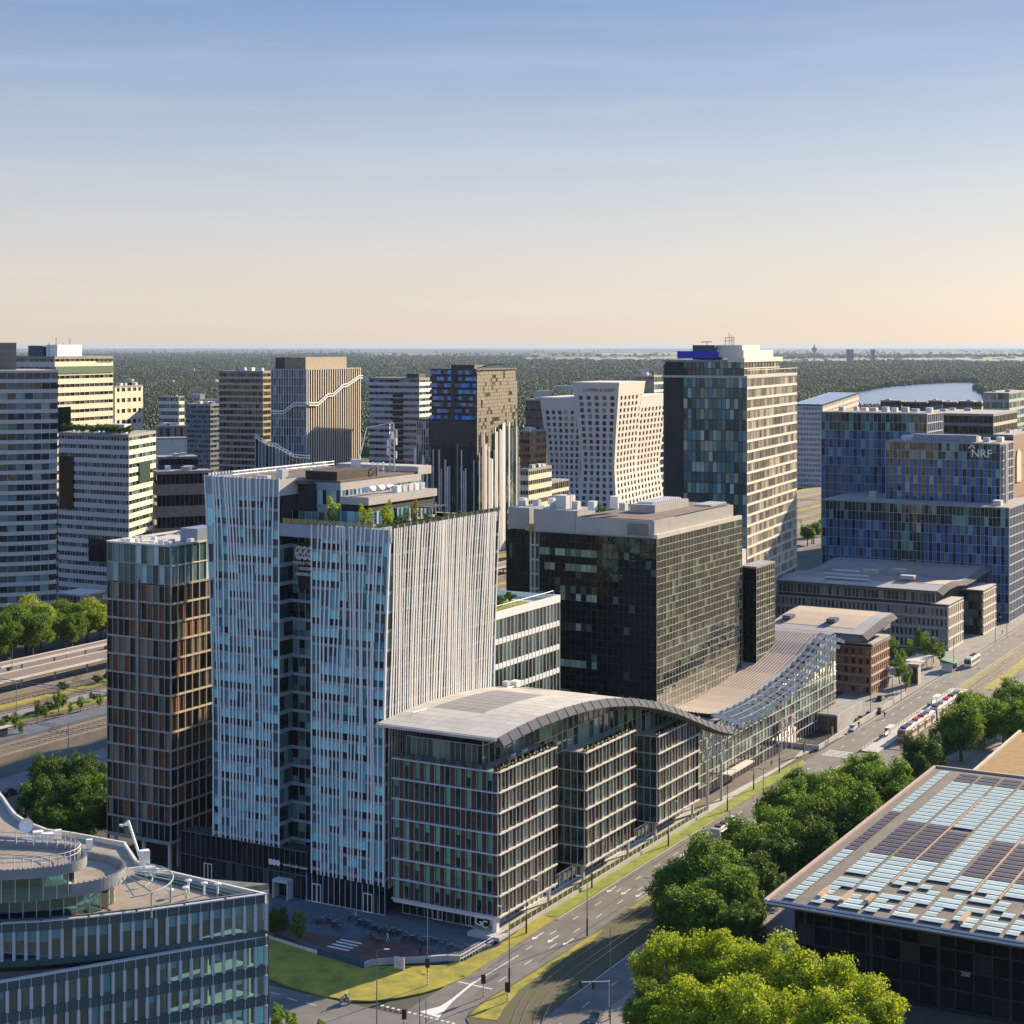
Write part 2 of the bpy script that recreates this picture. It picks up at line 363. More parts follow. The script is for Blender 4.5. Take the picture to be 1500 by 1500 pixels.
slab('verge', px((687, 1491), (695, 1481), (714, 1466), (746, 1448), (801, 1414), (860, 1375), (884, 1362), (870, 1378), (830, 1404), (790, 1430), (760, 1452), (738, 1478), (728, 1496)), .1, .17, drygrass)
slab('verge', [UV(25, -13.8), UV(130, -13.6), UV(150, -13.6), UV(150, -14.6), UV(25, -14.9)], .1, .18, grassm)
# far tram bed
slab('tram_median', uvp((172, -15), (1300, -15), (1300, -22.6), (172, -22.6)), -.1, .1, ballast)
for a, b in ((250, 330), (350, 440), (470, 600)): slab('verge', uvp((a, -14.2), (b, -14.2), (b, -15.2), (a, -16.2)), .05, .16, drygrass)
slab('verge', uvp((262, -20.5), (420, -20.5), (420, -24), (262, -24)), .05, .14, drygrass)
# promenade, plaza
slab('promenade', uvp((2, -1.4), (150, -1.2), (170, -2.5), (182, -4), (150, 12), (2, 12)), -.1, .14, palepav)
slab('plaza', px((300, 1330), (390, 1360), (466, 1394), (527, 1413), (560, 1412), (640, 1411), (678, 1405), (722, 1384))+[UV(0, 0), UV(6, 20), UV(2, 70), UV(-30, 110)], -.1, .1, bluepav)
slab('brick_path', px((402, 1366), (440, 1362), (470, 1370), (520, 1376), (560, 1372), (600, 1382), (640, 1396), (630, 1408), (560, 1410), (530, 1412), (470, 1388)), .05, .104, brickpav)
slab('pavement', uvp((184, -3.8), (1200, -3.8), (1200, 14), (184, 14)), -.1, .12, paving)
slab('pavement', uvp((-60, -31.5), (1200, -31.5), (1200, -62), (-60, -62)), -.1, .12, paving)
slab('ramp_road', uvp((92, 1.5), (150, -.8), (168, 1.5), (168, 6), (100, 7)), .1, .146, mat('brown_paving', (.12, .1, .085), .9, var=.2))
# zebra on the plaza and paint on the road: each stripe its own piece
road = [o for o in col.objects if o.name == 'road'][0]
def stripe(parent, c, d, l, wd, z=.006, name='lane_dash'):
    rz = math.atan2(d.y, d.x); return link(name, box_mesh((l, wd, .004), paintw, name), (c.x, c.y, z), rz, parent)
zc = G(505, 1385)
plz = [o for o in col.objects if o.name == 'plaza'][0]
for i in range(4): stripe(plz, zc+U*(i-1.5)*1.3, V, 4.5, .6, .107, 'zebra_stripe')
for u in range(-20, 1000, 9):
    if 150 < u < 165: continue
    stripe(road, UV(u, -7.4), U, 2.6 if u % 2 else 2.2, .16)
    if u < 110: stripe(road, UV(u+3, -10.6), U, 2.6, .16)
for u in range(-60, 400, 10): stripe(road, UV(u, -27.6), U, 2.6, .14)
for a, b, v in ((14, 148, -4.75), (30, 150, -13.1), (-20, 150, -24.1), (190, 1000, -4.6), (175, 1000, -13.4)):
    stripe(road, UV((a+b)/2, v), U, b-a, .12, name='edge_line')
def arrow(c, d, l=4.2):
    q = V2(-d.y, d.x); b = MB(); n = lambda s, t: (c.x+d.x*s+q.x*t, c.y+d.y*s+q.y*t)
    pts = [n(-l/2, .12), n(-l/2, -.12), n(l*.18, -.12), n(l*.18, -.55), n(l/2, 0), n(l*.18, .55), n(l*.18, .12)]
    b.add([(x, y, .006) for x, y in pts], [tuple(range(7))]); return b.obj('road_arrow', paintw, road)
for u, v in ((4, -5.9), (4, -9), (4, -12), (34, -5.9), (34, -9), (34, -12), (62, -9)): arrow(UV(u, v), -U)
# hatched white wedge, stop line
b = MB(); q = px((614, 1482), (645, 1474), (662, 1463), (692, 1439), (700, 1436), (664, 1466), (650, 1482), (643, 1491)); b.add([(p.x, p.y, .007) for p in q], [tuple(range(len(q)))]); b.obj('painted_wedge', paintw, road)
a, c = G(671, 1438), G(721, 1449); stripe(road, (a+c)/2, (c-a).normalized(), (c-a).length, .35, .009, 'stop_line')
a, c = G(700, 1436), G(760, 1399); stripe(road, (a+c)/2, (c-a).normalized(), (c-a).length, .18, .006, 'lane_line')
for i in range(14):
    p = G(560+i*8, 1473+i*2.0); stripe(road, p, V2(1, -.28).normalized(), .5, .5, .006, 'yield_mark')
for x, y in ((402, 1455), (428, 1464), (456, 1471), (1, 1)):
    if x > 5: stripe(road, G(x, y), -V, 2, .15, .006)
for i in range(5): stripe(road, UV(158+i*1.4, -9), V, 7, .5, .006, 'zebra_stripe')
for i in range(9): stripe(road, UV(262+i*1.8, -29), V, 6, .8, .006, 'zebra_stripe')
pa, pb = mat('new_asphalt', (.06, .06, .06), .9, var=.2), mat('worn_asphalt', (.15, .14, .13), .9, var=.2)
gp_ = random.Random(4)
for i in range(46):
    u = gp_.uniform(-50, 320); v = gp_.choice((-5.9, -9, -11.9, -26, -29.4))+gp_.uniform(-.4, .4); P = UV(u, v); l = gp_.uniform(2, 14); ww_ = gp_.uniform(.5, 2.2)
    if gp_.random() < .5: ww_ = .35; l = gp_.uniform(12, 34)
    link('asphalt_patch', box_mesh((round(l), ww_, .002), (pa, pb)[i % 2], 'asphalt_patch'), (P.x, P.y, .0012+.0002*(i % 8)), math.atan2(U.y, U.x)+gp_.uniform(-.02, .02), road)
for i in range(16): P = UV(-15+i*14, -4.95); link('drain', box_mesh((.7, .45, .004), mat('drain_iron', (.02, .02, .02), .7), 'drain'), (P.x, P.y, .004), math.atan2(U.y, U.x), road)
# tram rails
def tv(u, v0): return v0-((max(0, -6-u))/24)**2*4.6
for v0 in (-15.4, -16.9, -19.0, -20.5):
    us = list(range(-64, 0, 4))+[0, 40, 158]
    for seg in ([(u, tv(u, v0)) for u in us], [(172, v0), (1300, v0)]):
        b = MB()
        for (a, c), (e, f) in zip(seg, seg[1:]):
            P, Q = UV(a, c), UV(e, f); dd = Q-P; b.box(((P.x+Q.x)/2, (P.y+Q.y)/2, .16), (dd.length+.02, .16, .06), math.atan2(dd.y, dd.x))
        o = b.obj('rail', railm, [k for k in col.objects if k.name == 'tram_median'][0])
# ---------------------------------------------------------------- railway and motorway corridor on the left
def strip_uv(name, v0, v1, z0, z1, m, u0=-40, u1=1500): return slab(name, uvp((u0, v0), (u1, v0), (u1, v1), (u0, v1)), z0, z1, m)
strip_uv('railway_bank', 172, 262, -.2, 1.4, ballast)
strip_uv('motorway', 247, 261, 1.3, 1.6, mat('motorway_asphalt', (.16, .13, .11), .9, var=.15, scale=.1))
strip_uv('verge', 243.5, 246.5, 1.3, 1.75, drygrass)
strip_uv('verge', 262, 268, -.1, 1.5, drygrass)
strip_uv('verge', 197.6, 200.4, 1.3, 1.7, grassm)
strip_uv('verge', 213.6, 217, 1.3, 1.8, drygrass)
bank = [o for o in col.objects if o.name == 'railway_bank'][0]
def plat(v0, v1, z, u0, u1, m): return MB().prism([tuple(p) for p in uvp((u0, v0), (u1, v0), (u1, v1), (u0, v1))], 1.3, z).obj('platform', m, bank)
plat(182, 189, 2.3, -40, 420, bluepav); plat(201, 205.5, 2.3, 20, 420, paving); plat(226, 233, 2.3, 20, 420, paving)
for v in (175, 178.5, 192, 195.5, 208, 211.5, 219, 222.5, 236.5, 240):
    tr = MB()
    for s in (-.72, .72):
        P, Q = UV(-40, v+s), UV(1400, v+s); dd = Q-P; tr.box(((P.x+Q.x)/2, (P.y+Q.y)/2, 1.55), (dd.length, .12, .16), math.atan2(dd.y, dd.x))
    tr.obj('rail_track', railm, bank)
sl = MB(); rz = math.atan2(U.y, U.x)
for v in (175, 178.5, 192, 195.5, 208, 211.5, 219, 222.5):
    for u in range(60, 330, 2):
        P = UV(u, v); sl.box((P.x, P.y, 1.44), (.3, 2.5, .12), rz)
sl.obj('sleepers', mat('sleeper', (.13, .105, .085), .95), bank, kind='stuff')
# ================================================================== white-finned tower
def text_mesh(s, size, m, depth=.05, align='LEFT', bold=0):
    cu = bpy.data.curves.new('lettering', 'FONT'); cu.body = s; cu.size = size; cu.extrude = depth; cu.align_x = align; cu.offset = bold; cu.resolution_u = 3
    o = bpy.data.objects.new('tmp', cu); col.objects.link(o); dg = bpy.context.evaluated_depsgraph_get(); dg.update()
    me = bpy.data.meshes.new_from_object(o.evaluated_get(dg)); bpy.data.objects.remove(o); bpy.data.curves.remove(cu)
    me.materials.clear(); me.materials.append(m); return me
def wall_text(b, s, P, d, z, size, m, name='lettering', off=.15, align='LEFT', bold=0):
    n = V2(d.y, -d.x); o = link(name, text_mesh(s, size, m, .05, align, bold), (P.x+n.x*off-b.P.x, P.y+n.y*off-b.P.y, z), 0, b.root)
    o.rotation_euler = (math.pi/2, 0, math.atan2(d.y, d.x)); return o
g_ten = glass('tower_glass', (.012, .028, .036), (.3, .58, .61), .5, 1.6, mid=(.08, .24, .28))
finw = mat('white_fin', (.74, .73, .71), .4, var=.05)
bandw = mat('pale_band', (.25, .29, .34), .6, var=.06)
FL = 3.6
def sfun(px_): return run(C0, V, px_)
vA = sfun(562); vB = sfun(457); vC = sfun(409); vD = sfun(313)
b = Bld('office_tower', 'office tower wrapped in wavy white vertical fins with a planted roof terrace', UV(20, 45))
ZR, ZL = 71.2, 79.4; DEP = 40.5
def flare(z, zt=ZL): t = max(0, (z-30)/(zt-30)); return 2.2*t**1.6
def lean_face(O, d, W, z0, zt, off):  pass
# solid cores behind the glass
b.prism('core', corem, uvp((1.2, vA+1.2), (1.2, vB-.4), (5.2, vB-.4), (5.2, vC+.4), (1.2, vC+.4), (1.2, vD-1.2), (DEP-1, vD-1.2), (DEP-1, vA+1.2)), .1, ZR-1)
b.prism('terrace_deck', paving, uvp((.3, vA-1.4), (.3, vC-4), (8, vC-4), (8, 39.4), (DEP+.5, 39.4), (DEP+.5, vA-1.4)), ZR-2.0, ZR-1.0)
b.prism('core', corem, uvp((1.2, vC+.4), (1.2, vD-1), (DEP-1, vD-1), (DEP-1, 41), (9, 41), (9, vC-3), (6, vC-3), (6, vC+.4)), ZR-1, ZL-1.2)
b.prism('roof_deck', roofbrown, uvp((.6, vC+.3), (.6, vD+1.2), (DEP+.5, vD+1.2), (DEP+.5, 39.8), (8.4, 39.8), (8.4, vC-2.4), (5, vC-2.4), (5, vC+.3)), ZL-1.2, ZL-.6)
# glazed front bays, floor bands, recess
nfR, nfL = 18, 19
zb = 6.0; fhR = (ZR-1.6-zb)/nfR; zbL = zb+FL
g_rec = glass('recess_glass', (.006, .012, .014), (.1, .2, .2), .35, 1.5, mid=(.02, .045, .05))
g_up = glass('blind_glass', (.05, .13, .15), (.24, .64, .7), .62, 1.6, mid=(.11, .42, .48))
g_low = glass('clear_dark_glass', (.008, .016, .02), (.13, .4, .46), .3, 1.6, mid=(.02, .1, .13))
def bay(v0, v1, z0, fh, nf, nb, u=0.0):
    fh /= 2; nf *= 2
    O = UV(u, v1); b.face(O, -V, v1-v0, z0, fh, nf, nb, g_up, alu, mw=.06, md=.08, th=.1, inset=.15, sp=0, names=('window_pane', 'mullion', 'transom', 'floor_band'), notrans=True, nomull=u < 1, pane_gap=.05, skip=lambda i, j: (g_up if i % 2 else g_low) if u < 1 else g_rec)
    for i in range(nf//2): P = UV(u-.02, (v0+v1)/2); b.piece('floor_band', bandw, (P.x, P.y, z0+i*fh*2+.27), (v1-v0-.01, .2, .55), math.atan2(-V.y, -V.x))
bay(vA, vB, zb, fhR, nfR, 8)
bay(vC, vD+.2, zbL, fhR, 19, 8)
bay(vB, vC, zb, fhR, nfR+1, 5, 4.2)
for (vv, sgn) in ((vB, 1), (vC, -1)):                       # return walls of the recess
    O = UV(0 if sgn > 0 else 4.2, vv); b.face(O, U if sgn > 0 else -U, 4.2, zb, fhR, nfR, 3, g_rec, alu, mw=.08, md=.08, th=.1, inset=.05, sp=.75, spm=bandw, names=('window_pane', 'mullion', 'transom', 'floor_band'), notrans=True)
# parapets and upper glazing of the tall half
def wallp(pts, z0, z1, m=bandw, name='parapet'): return b.prism(name, m, uvp(*pts), z0, z1)
wallp(((-.05, vC), (-.05, vD+2), (.4, vD+2), (.4, vC)), ZL-3.4, ZL)
wallp(((.4, vC), (.4, vC+.4), (8, vC+.4), (8, vC)), ZL-3.2, ZL-.1, palepav)
wallp(((-.05, vA-1.6), (-.05, vC-.2), (.4, vC-.2), (.4, vA-1.6)), ZR-2.6, ZR-.2)
wallp(((.4, vA-1.25), (.4, vA-.85), (DEP-.2, vA-.85), (DEP-.2, vA-1.25)), ZR-2.2, ZR-.2, palepav)
wallp(((.4, vD+1.7), (.4, vD+2.1), (DEP+.6, vD+2.1), (DEP+.6, vD+1.7)), ZL-2.5, ZL-.1)
O = UV(8, vC); b.face(O, -V, vC-39.4, ZR-1, 3.4, 2, 8, g_ten, alu, sp=.6, spm=bandw, notrans=True, names=('window_pane', 'mullion', 'transom', 'floor_band'))
wallp(((7.9, 39.4), (7.9, vC), (8.3, vC), (8.3, 39.4)), ZR+5.8, ZL-1.0)
O = UV(8, 39.4); b.face(O, U, 29, ZR-1, 3.4, 2, 22, g_ten, alu, sp=.6, spm=bandw, notrans=True, names=('window_pane', 'mullion', 'transom', 'floor_band'))
wallp(((8.3, 39.4), (8.3, 39.8), (37, 39.8), (37, 39.4)), ZR+5.8, ZL-1.0, palepav)
wallp(((36, 39.5), (36, 60), (DEP+.6, 60), (DEP+.6, 39.5)), ZL-1.2, ZL+.5, palepav)
# plant pavilion on the terrace
b.prism('pavilion', corem, uvp((8.2, 33.2), (8.2, 39.3), (32.3, 39.3), (32.3, 33.2)), ZR-1, 74.4)
for O, d, W, nb in ((UV(8, 39.4), -V, 6.4, 4), (UV(8, 33), U, 24.4, 17)):
    b.face(O, d, W, ZR-1, 2.9, 1, nb, g_ten, alu, sp=.5, spm=palepav, notrans=True, names=('window_pane', 'mullion', 'transom', 'floor_band'))
b.prism('parapet', palepav, uvp((7.8, 32.8), (7.8, 39.38), (32.6, 39.38), (32.6, 32.8)), 74.45, 75.9)
b.prism('roof_deck', roofgrey, uvp((8.3, 33.3), (8.3, 39.3), (32.2, 39.3), (32.2, 33.3)), 75.92, 75.95)
# lean right and left walls: glass sheet per floor and fins
def ribbon(pts, wd, dp, d, n, name, m):                     # pts: (s, z, off) on a face with origin handled by caller
    B = MB(); N_ = len(pts); vs = []
    for P, z in pts:
        for a, c in ((-wd/2, 0), (wd/2, 0), (wd/2, dp), (-wd/2, dp)):
            q = P+d*a+n*c; vs.append((q.x-b.P.x, q.y-b.P.y, z))
    fs = []
    for i in range(N_-1):
        for k in range(4): fs.append((i*4+k, i*4+(k+1) % 4, i*4+4+(k+1) % 4, i*4+4+k))
    fs += [(3, 2, 1, 0), tuple(range(N_*4-4, N_*4))]; B.add(vs, fs); return B.obj(name, m, b.root)
rr = random.Random(3)
NS = 12
def fins_front(v0, v1, z0, z1, n, fl0, fl1, u=-.05):
    ph = [rr.uniform(0, 6.3) for _ in range(3)]
    for i in range(n):
        t0 = (i+.5)/n if 0 < i < n-1 else (0 if i == 0 else 1)
        j = rr.uniform(-.5, .5)/n if 0 < i < n-1 else 0
        pts = []
        for k in range(NS+1):
            z = z0+(z1-z0)*k/NS; t = t0+j*.6
            if 0 < i < n-1: t += (.016*math.sin(ph[0]+t0*7+k*.5)+.008*math.sin(ph[1]+t0*13+k*.8+(i % 2)))*(.3+k/NS)
            a = v0-fl0*flare(z); c = v1+fl1*flare(z); v = c+(a-c)*t
            pts.append((UV(u, v), z))
        ribbon(pts, .32 if rr.random() < .6 else .26, .16, -V, -U, 'fin', finw)
fins_front(vC, vD, zbL-1.2, ZL+.25, 18, 0, 1)
fins_front(vA, vB, zb-1.5, ZR+.05, 19, .85, 0)
# right-hand face: glass and band strips that follow the lean, then broad fins
zz = [zb+fhR*i for i in range(nfR+1)]
gs = MB(); 
for i in range(nfR):
    a, c = zz[i], zz[i+1]
    for (p0, p1, m, nm) in ((a, a+.6, bandw, 'floor_band'), (a+.6, c, g_rec, 'window_pane')):
        nb = 1 if nm == 'floor_band' else 14
        for j in range(nb):
            u0, u1 = DEP*j/nb, DEP*(j+1)/nb
            o0, o1 = .85*flare(p0), .85*flare(p1); B = MB()
            q = [UV(u0, vA-o0), UV(u1, vA-o0), UV(u1, vA-o1), UV(u0, vA-o1)]; r_ = [UV(u0, vA-o0+.1), UV(u1, vA-o0+.1), UV(u1, vA-o1+.1), UV(u0, vA-o1+.1)]
            z4 = (p0, p0, p1, p1)
            B.add([(P.x-b.P.x, P.y-b.P.y, z) for P, z in zip(q, z4)]+[(P.x-b.P.x, P.y-b.P.y, z) for P, z in zip(r_, z4)], [(0, 1, 2, 3), (7, 6, 5, 4), (0, 4, 5, 1), (1, 5, 6, 2), (2, 6, 7, 3), (3, 7, 4, 0)])
            B.obj(nm, m, b.root)
# slivers of front glazing that widen with the flare
for (vv, sg, kf, z0_, nn_) in ((vA, -1, .85, zb, nfR), (vD, 1, 1.0, zbL, 19)):
    for i in range(nn_):
        p0, p1 = z0_+fhR*i, z0_+fhR*(i+1)
        if flare(p1) < .15: continue
        q = [UV(.02, vv), UV(.02, vv+sg*kf*flare(p0)), UV(.02, vv+sg*kf*flare(p1)), UV(.02, vv)]; B = MB(); r_ = [P_+U*.1 for P_ in q]; z4 = (p0, p0, p1, p1)
        B.add([(P_.x-b.P.x, P_.y-b.P.y, z) for P_, z in zip(q, z4)]+[(P_.x-b.P.x, P_.y-b.P.y, z) for P_, z in zip(r_, z4)], [(0, 1, 2, 3), (7, 6, 5, 4), (0, 4, 5, 1), (1, 5, 6, 2), (2, 6, 7, 3), (3, 7, 4, 0)]); B.obj('window_pane', g_ten, b.root)
nF = 46; ph = [rr.uniform(0, 6.3) for _ in range(3)]
for i in range(nF):
    t0 = (i+.5)/nF; pts = []; wd = rr.choice((.3, .36, .42, .5))
    for k in range(NS+1):
        z = zb-1.5+(ZR+1.5-zb)*k/NS; hz = k/NS
        uu = t0*(DEP-.6)+.3+(.3*math.sin(ph[0]+t0*13+k*.45)+.14*math.sin(ph[1]+t0*29+k*.7+(i % 2)))*(.3+hz) if 0 < i < nF-1 else (0 if i == 0 else DEP)
        pts.append((UV(uu, vA-.85*flare(z)-.1), z))
    ribbon(pts, wd, .12, U, -V, 'fin', finw)
# left-hand side wall with fins
b.face(UV(DEP, vD), -U, DEP, zbL, fhR, nfL, 12, g_ten, alu, notrans=True, sp=.75, spm=bandw, names=('window_pane', 'mullion', 'transom', 'floor_band'))
b.face(UV(DEP, vA), V, vD-vA, zb, fhR, nfR, 14, g_ten, alu, notrans=True, sp=.75, spm=bandw, names=('window_pane', 'mullion', 'transom', 'floor_band'))
for i in range(20):
    pts = []
    for k in range(NS+1):
        z = zbL-1.2+(ZL+1.2-zbL)*k/NS; pts.append((UV(DEP*(1-(i+.5)/20), vD+flare(z)+.1), z))
    ribbon(pts, .34, .42, -U, V, 'fin', finw)
# ground-floor lobby
lobm = mat('lobby_mullion', (.16, .17, .18), .5, metal=.2)
lobg = glass('lobby_glass', (.006, .008, .01), (.05, .06, .055), .15, 1.6, mid=(.012, .014, .014))
b.face(UV(-.4, vB+1), -V, vB+1-(vA-.6), .1, 5.2, 1, 14, lobg, alu, mw=.1, th=.25, md=.12, top_tr=False)
b.face(UV(-.4, vD+8), -V, vD+8-(vB+1), .1, 4.5, 2, 24, lobg, lobm, mw=.07, th=.1, md=.1)
b.prism('core', corem, uvp((0, vB+1), (0, vD+8), (4, vD+8), (4, vB+1)), .1, 9)
b.prism('entrance_portal', alu, uvp((-2.4, vB+4), (-2.4, vB+7.5), (-.5, vB+7.5), (-.5, vB+4)), 3.2, 3.7)
for vv in (vB+4, vB+7.3): b.prism('entrance_portal', alu, uvp((-2.3, vv), (-2.3, vv+.25), (-.5, vv+.25), (-.5, vv)), .1, 3.19)
# door frames in the lobby
def door(bd, u, v, h=2.7, wd=1.9, d=None, off=.12):
    P = UV(u, v); d = d or -V; n = V2(d.y, -d.x); rz = math.atan2(d.y, d.x); B = MB()
    for s in (-wd/2, 0, wd/2): q = P+d*s+n*off; B.box((q.x, q.y, .1+h/2), (.14, .14, h), rz)
    for z in (.15+h, .2): q = P+n*off; B.box((q.x, q.y, z), (wd+.14, .141, .14), rz)
    bd.mb('door', B, white)
for vv in (vB-1.4, vA+3.2): door(b, -.4, vv, 3.4, 1.9)
door(b, -.4, vD+1, 3.4, 1.9)
# rooftop things that belong to the tower: screens, mast, tank
B = MB(); 
for i in range(40): P = UV(1+i*1.0, vD+1.9); B.box((P.x, P.y, ZL+.25), (.35, .5, .5), 0)
b.mb('roof_edge_cleats', B, finw)
B = MB(); P0, P1 = UV(4, vD-1.5), UV(DEP-2, vD-1.5)
for z in (ZL+.1, ZL+.7): B.bar((P0.x, P0.y, z), (P1.x, P1.y, z), .07)
for i in range(10): P = P0.lerp(P1, i/9); B.bar((P.x, P.y, ZL-.6), (P.x, P.y, ZL+.7), .06)
b.mb('roof_rail', B, alu)
b.prism('plant_screen', mat('dark_brown_screen', (.035, .022, .018), .8), uvp((9, 41), (9, 48.5), (23, 48.5), (23, 41)), ZL-.6, ZL+1.1)
b.prism('roof_box', alu, uvp((5.5, 51.5), (5.5, 53), (7.5, 53), (7.5, 51.5)), ZL-.6, ZL+1.4)
b.prism('roof_box', offwhite, uvp((4, 54), (4, 57), (5.2, 57), (5.2, 54)), ZL-.6, ZL+.2)
for (u, v, s) in ((24, 41.5, 2.2), (15, 50, 2.4)):
    B = MB(); P = UV(u, v)
    for dx in (-s/2, 0, s/2):
        for dy in (-s/2, s/2): B.bar((P.x+dx, P.y+dy, ZL-.6), (P.x+dx, P.y+dy, ZL+2), .06)
    for z in (ZL+.8, ZL+2):
        for dy in (-s/2, s/2): B.bar((P.x-s/2, P.y+dy, z), (P.x+s/2, P.y+dy, z), .06)
        for dx in (-s/2, s/2): B.bar((P.x+dx, P.y-s/2, z), (P.x+dx, P.y+s/2, z), .06)
    b.mb('service_cage', B, alu)
B = MB()
for i in range(3):
    P = UV(13+i*3.0, 36); r_ = .5 if i < 2 else .4
    B.bar((P.x-1.6*U.x, P.y-1.6*U.y, 77.1), (P.x+1.6*U.x, P.y+1.6*U.y, 77.1), r_, 12)
b.mb('ventilation_duct', B, white, smooth=True)
for i in range(5): P = UV(21+i*2.2, 35); b.piece('roof_box', (white, alu, offwhite)[i % 3], (P.x, P.y, 76.6), (1.5, 1.2, 1.3), rz)
# lattice masts
P = UV(33, 44); B = MB(); z0, z1 = ZL-.6, ZL+9.5
for dx, dy in ((-.5, -.5), (.5, -.5), (.5, .5), (-.5, .5)): B.bar((P.x+dx, P.y+dy, z0), (P.x+dx*.6, P.y+dy*.6, z1), .1)
for k in range(9):
    z = z0+k*1.1
    B.bar((P.x-.5, P.y-.5, z), (P.x+.5, P.y-.5, z+1.1), .05); B.bar((P.x-.5, P.y+.5, z+1.1), (P.x+.5, P.y+.5, z), .05); B.bar((P.x-.5, P.y-.5, z), (P.x-.5, P.y+.5, z+1.1), .05)
mast = b.mb('antenna_mast', B, alu)
B = MB()
for k, (dx, dy, z) in enumerate(((-.8, -.6, 6), (.9, -.5, 6.4), (-.9, .2, 4.2), (.8, -.7, 3.6), (0, -.9, 7.6), (.9, .5, 8))): B.box((P.x+dx, P.y+dy, z0+z), (.45, .3, 1.5), k)
b.mb('antenna_panel', B, white, mast)
Q = UV(30, 51); B = MB(); B.bar((Q.x, Q.y, ZL-.6), (Q.x+2.2, Q.y+1, ZL+8.5), .22, 6, .1); B.bar((Q.x+2.2, Q.y+1, ZL+8.5), (P.x, P.y, ZL+9.6), .1); B.box((Q.x, Q.y, ZL+.9), (1.8, 1.4, 2.2), .3)
b.mb('window_cleaning_crane', B, white)
# sign in the recess: globe trio and lettering
signback = b.prism('sign_panel', black, uvp((3.9, vB-.2), (3.9, vC-1.6), (4.02, vC-1.6), (4.02, vB-.2)), 58.2, 67.2)
cs = UV(3.85, (vB+vC)/2-.2); dS = -V
mid_v = run(UV(3.85, 0), V, 447)
for i, s in enumerate((-1.35, 0, 1.35)):
    B = MB(); q = UV(3.78, mid_v)+dS*s; n_ = 20
    ring = [(q.x+dS.x*1.0*math.cos(a)*(.9 if i == 1 else 1), q.y+dS.y*1.0*math.cos(a)*(.9 if i == 1 else 1), 65.1+1.35*math.sin(a)) for a in [2*math.pi*k/n_ for k in range(n_)]]
    off = -U*.1
    B.add(ring+[(x+off.x, y+off.y, z) for x, y, z in ring], [tuple(range(n_)), tuple(range(2*n_-1, n_-1, -1))]+[(k, (k+1) % n_, n_+(k+1) % n_, n_+k) for k in range(n_)])
    disc = b.mb('globe_emblem', B, white)
    B = MB()
    for (cx_, cz, w_, h_) in ((-.35, .35, .55, .45), (.3, -.3, .5, .4), (.15, .6, .4, .25), (-.25, -.5, .35, .3)):
        k6 = [(math.cos(a)*w_*(.8+.3*((t*7+i*3) % 3)/2), math.sin(a)*h_) for t, a in enumerate([2*math.pi*k/7 for k in range(7)])]
        vs = [(q.x+dS.x*(cx_+x_*.6)-U.x*.13, q.y+dS.y*(cx_+x_*.6)-U.y*.13, 65.1+cz*1.2+z_*.8) for x_, z_ in k6]; B.add(vs, [tuple(range(7))])
    b.mb('globe_land', B, mat('logo_blue', (.03, .05, .14), .5), disc)
for i, s in enumerate(('WORLD TRADE', 'CENTER', 'AMSTERDAM')):
    P = UV(3.85, mid_v); wall_text(b, s, P, dS, 62.9-i*1.08, .78, white, align='CENTER', off=.1, bold=.015)
P = UV(-.5, vB+3.4); wall_text(b, 'world trade center', P, dS, 6.0, .75, white, off=.2, align='CENTER')
B = MB()
for s in (-.9, 0, .9):
    q = UV(-.75, vB+8.3)+dS*s; B.add([(q.x+dS.x*.5*math.cos(a), q.y+dS.y*.5*math.cos(a), 6.3+.62*math.sin(a)) for a in [2*math.pi*k/12 for k in range(12)]], [tuple(range(12))])
b.mb('globe_emblem', B, white)
# glass balustrade of the terrace
bal = clear_glass('balustrade_glass', (.75, .88, .85), .1)
for i in range(12):
    a = UV(.2, vA-1.5+(vC-vA+1)*i/12); c = UV(.2, vA-1.5+(vC-vA+1)*(i+.94)/12); m_ = (a+c)/2; b.piece('balustrade_panel', bal, (m_.x, m_.y, ZR+.35), ((c-a).length, .04, 1.0), math.atan2(-V.y, -V.x))
for i in range(18):
    a = UV(.5+DEP*i/18, vA-1.5); c = UV(.5+DEP*(i+.94)/18, vA-1.5); m_ = (a+c)/2; b.piece('balustrade_panel', bal, (m_.x, m_.y, ZR+.3), ((c-a).length, .04, .9), math.atan2(U.y, U.x))
planter = mat('planter', (.5, .47, .42), .8)
for u, v, l in ((6, 25.5, 8), (16, 26, 7), (26, 26, 6)): P = UV(u, v); b.piece('planter', planter, (P.x, P.y, ZR-.6), (l, 1.6, .9), rz)
P = UV(24, 29.5); B = MB()
for du, dv in ((-3, -2), (3, -2), (3, 2), (-3, 2)): q = P+U*du+V*dv; B.bar((q.x, q.y, ZR-1), (q.x, q.y, ZR+1.9), .09)
B.box((P.x, P.y, ZR+2), (6.6, 4.6, .2), rz); b.mb('pergola', B, dmetal)
ten = b.done()

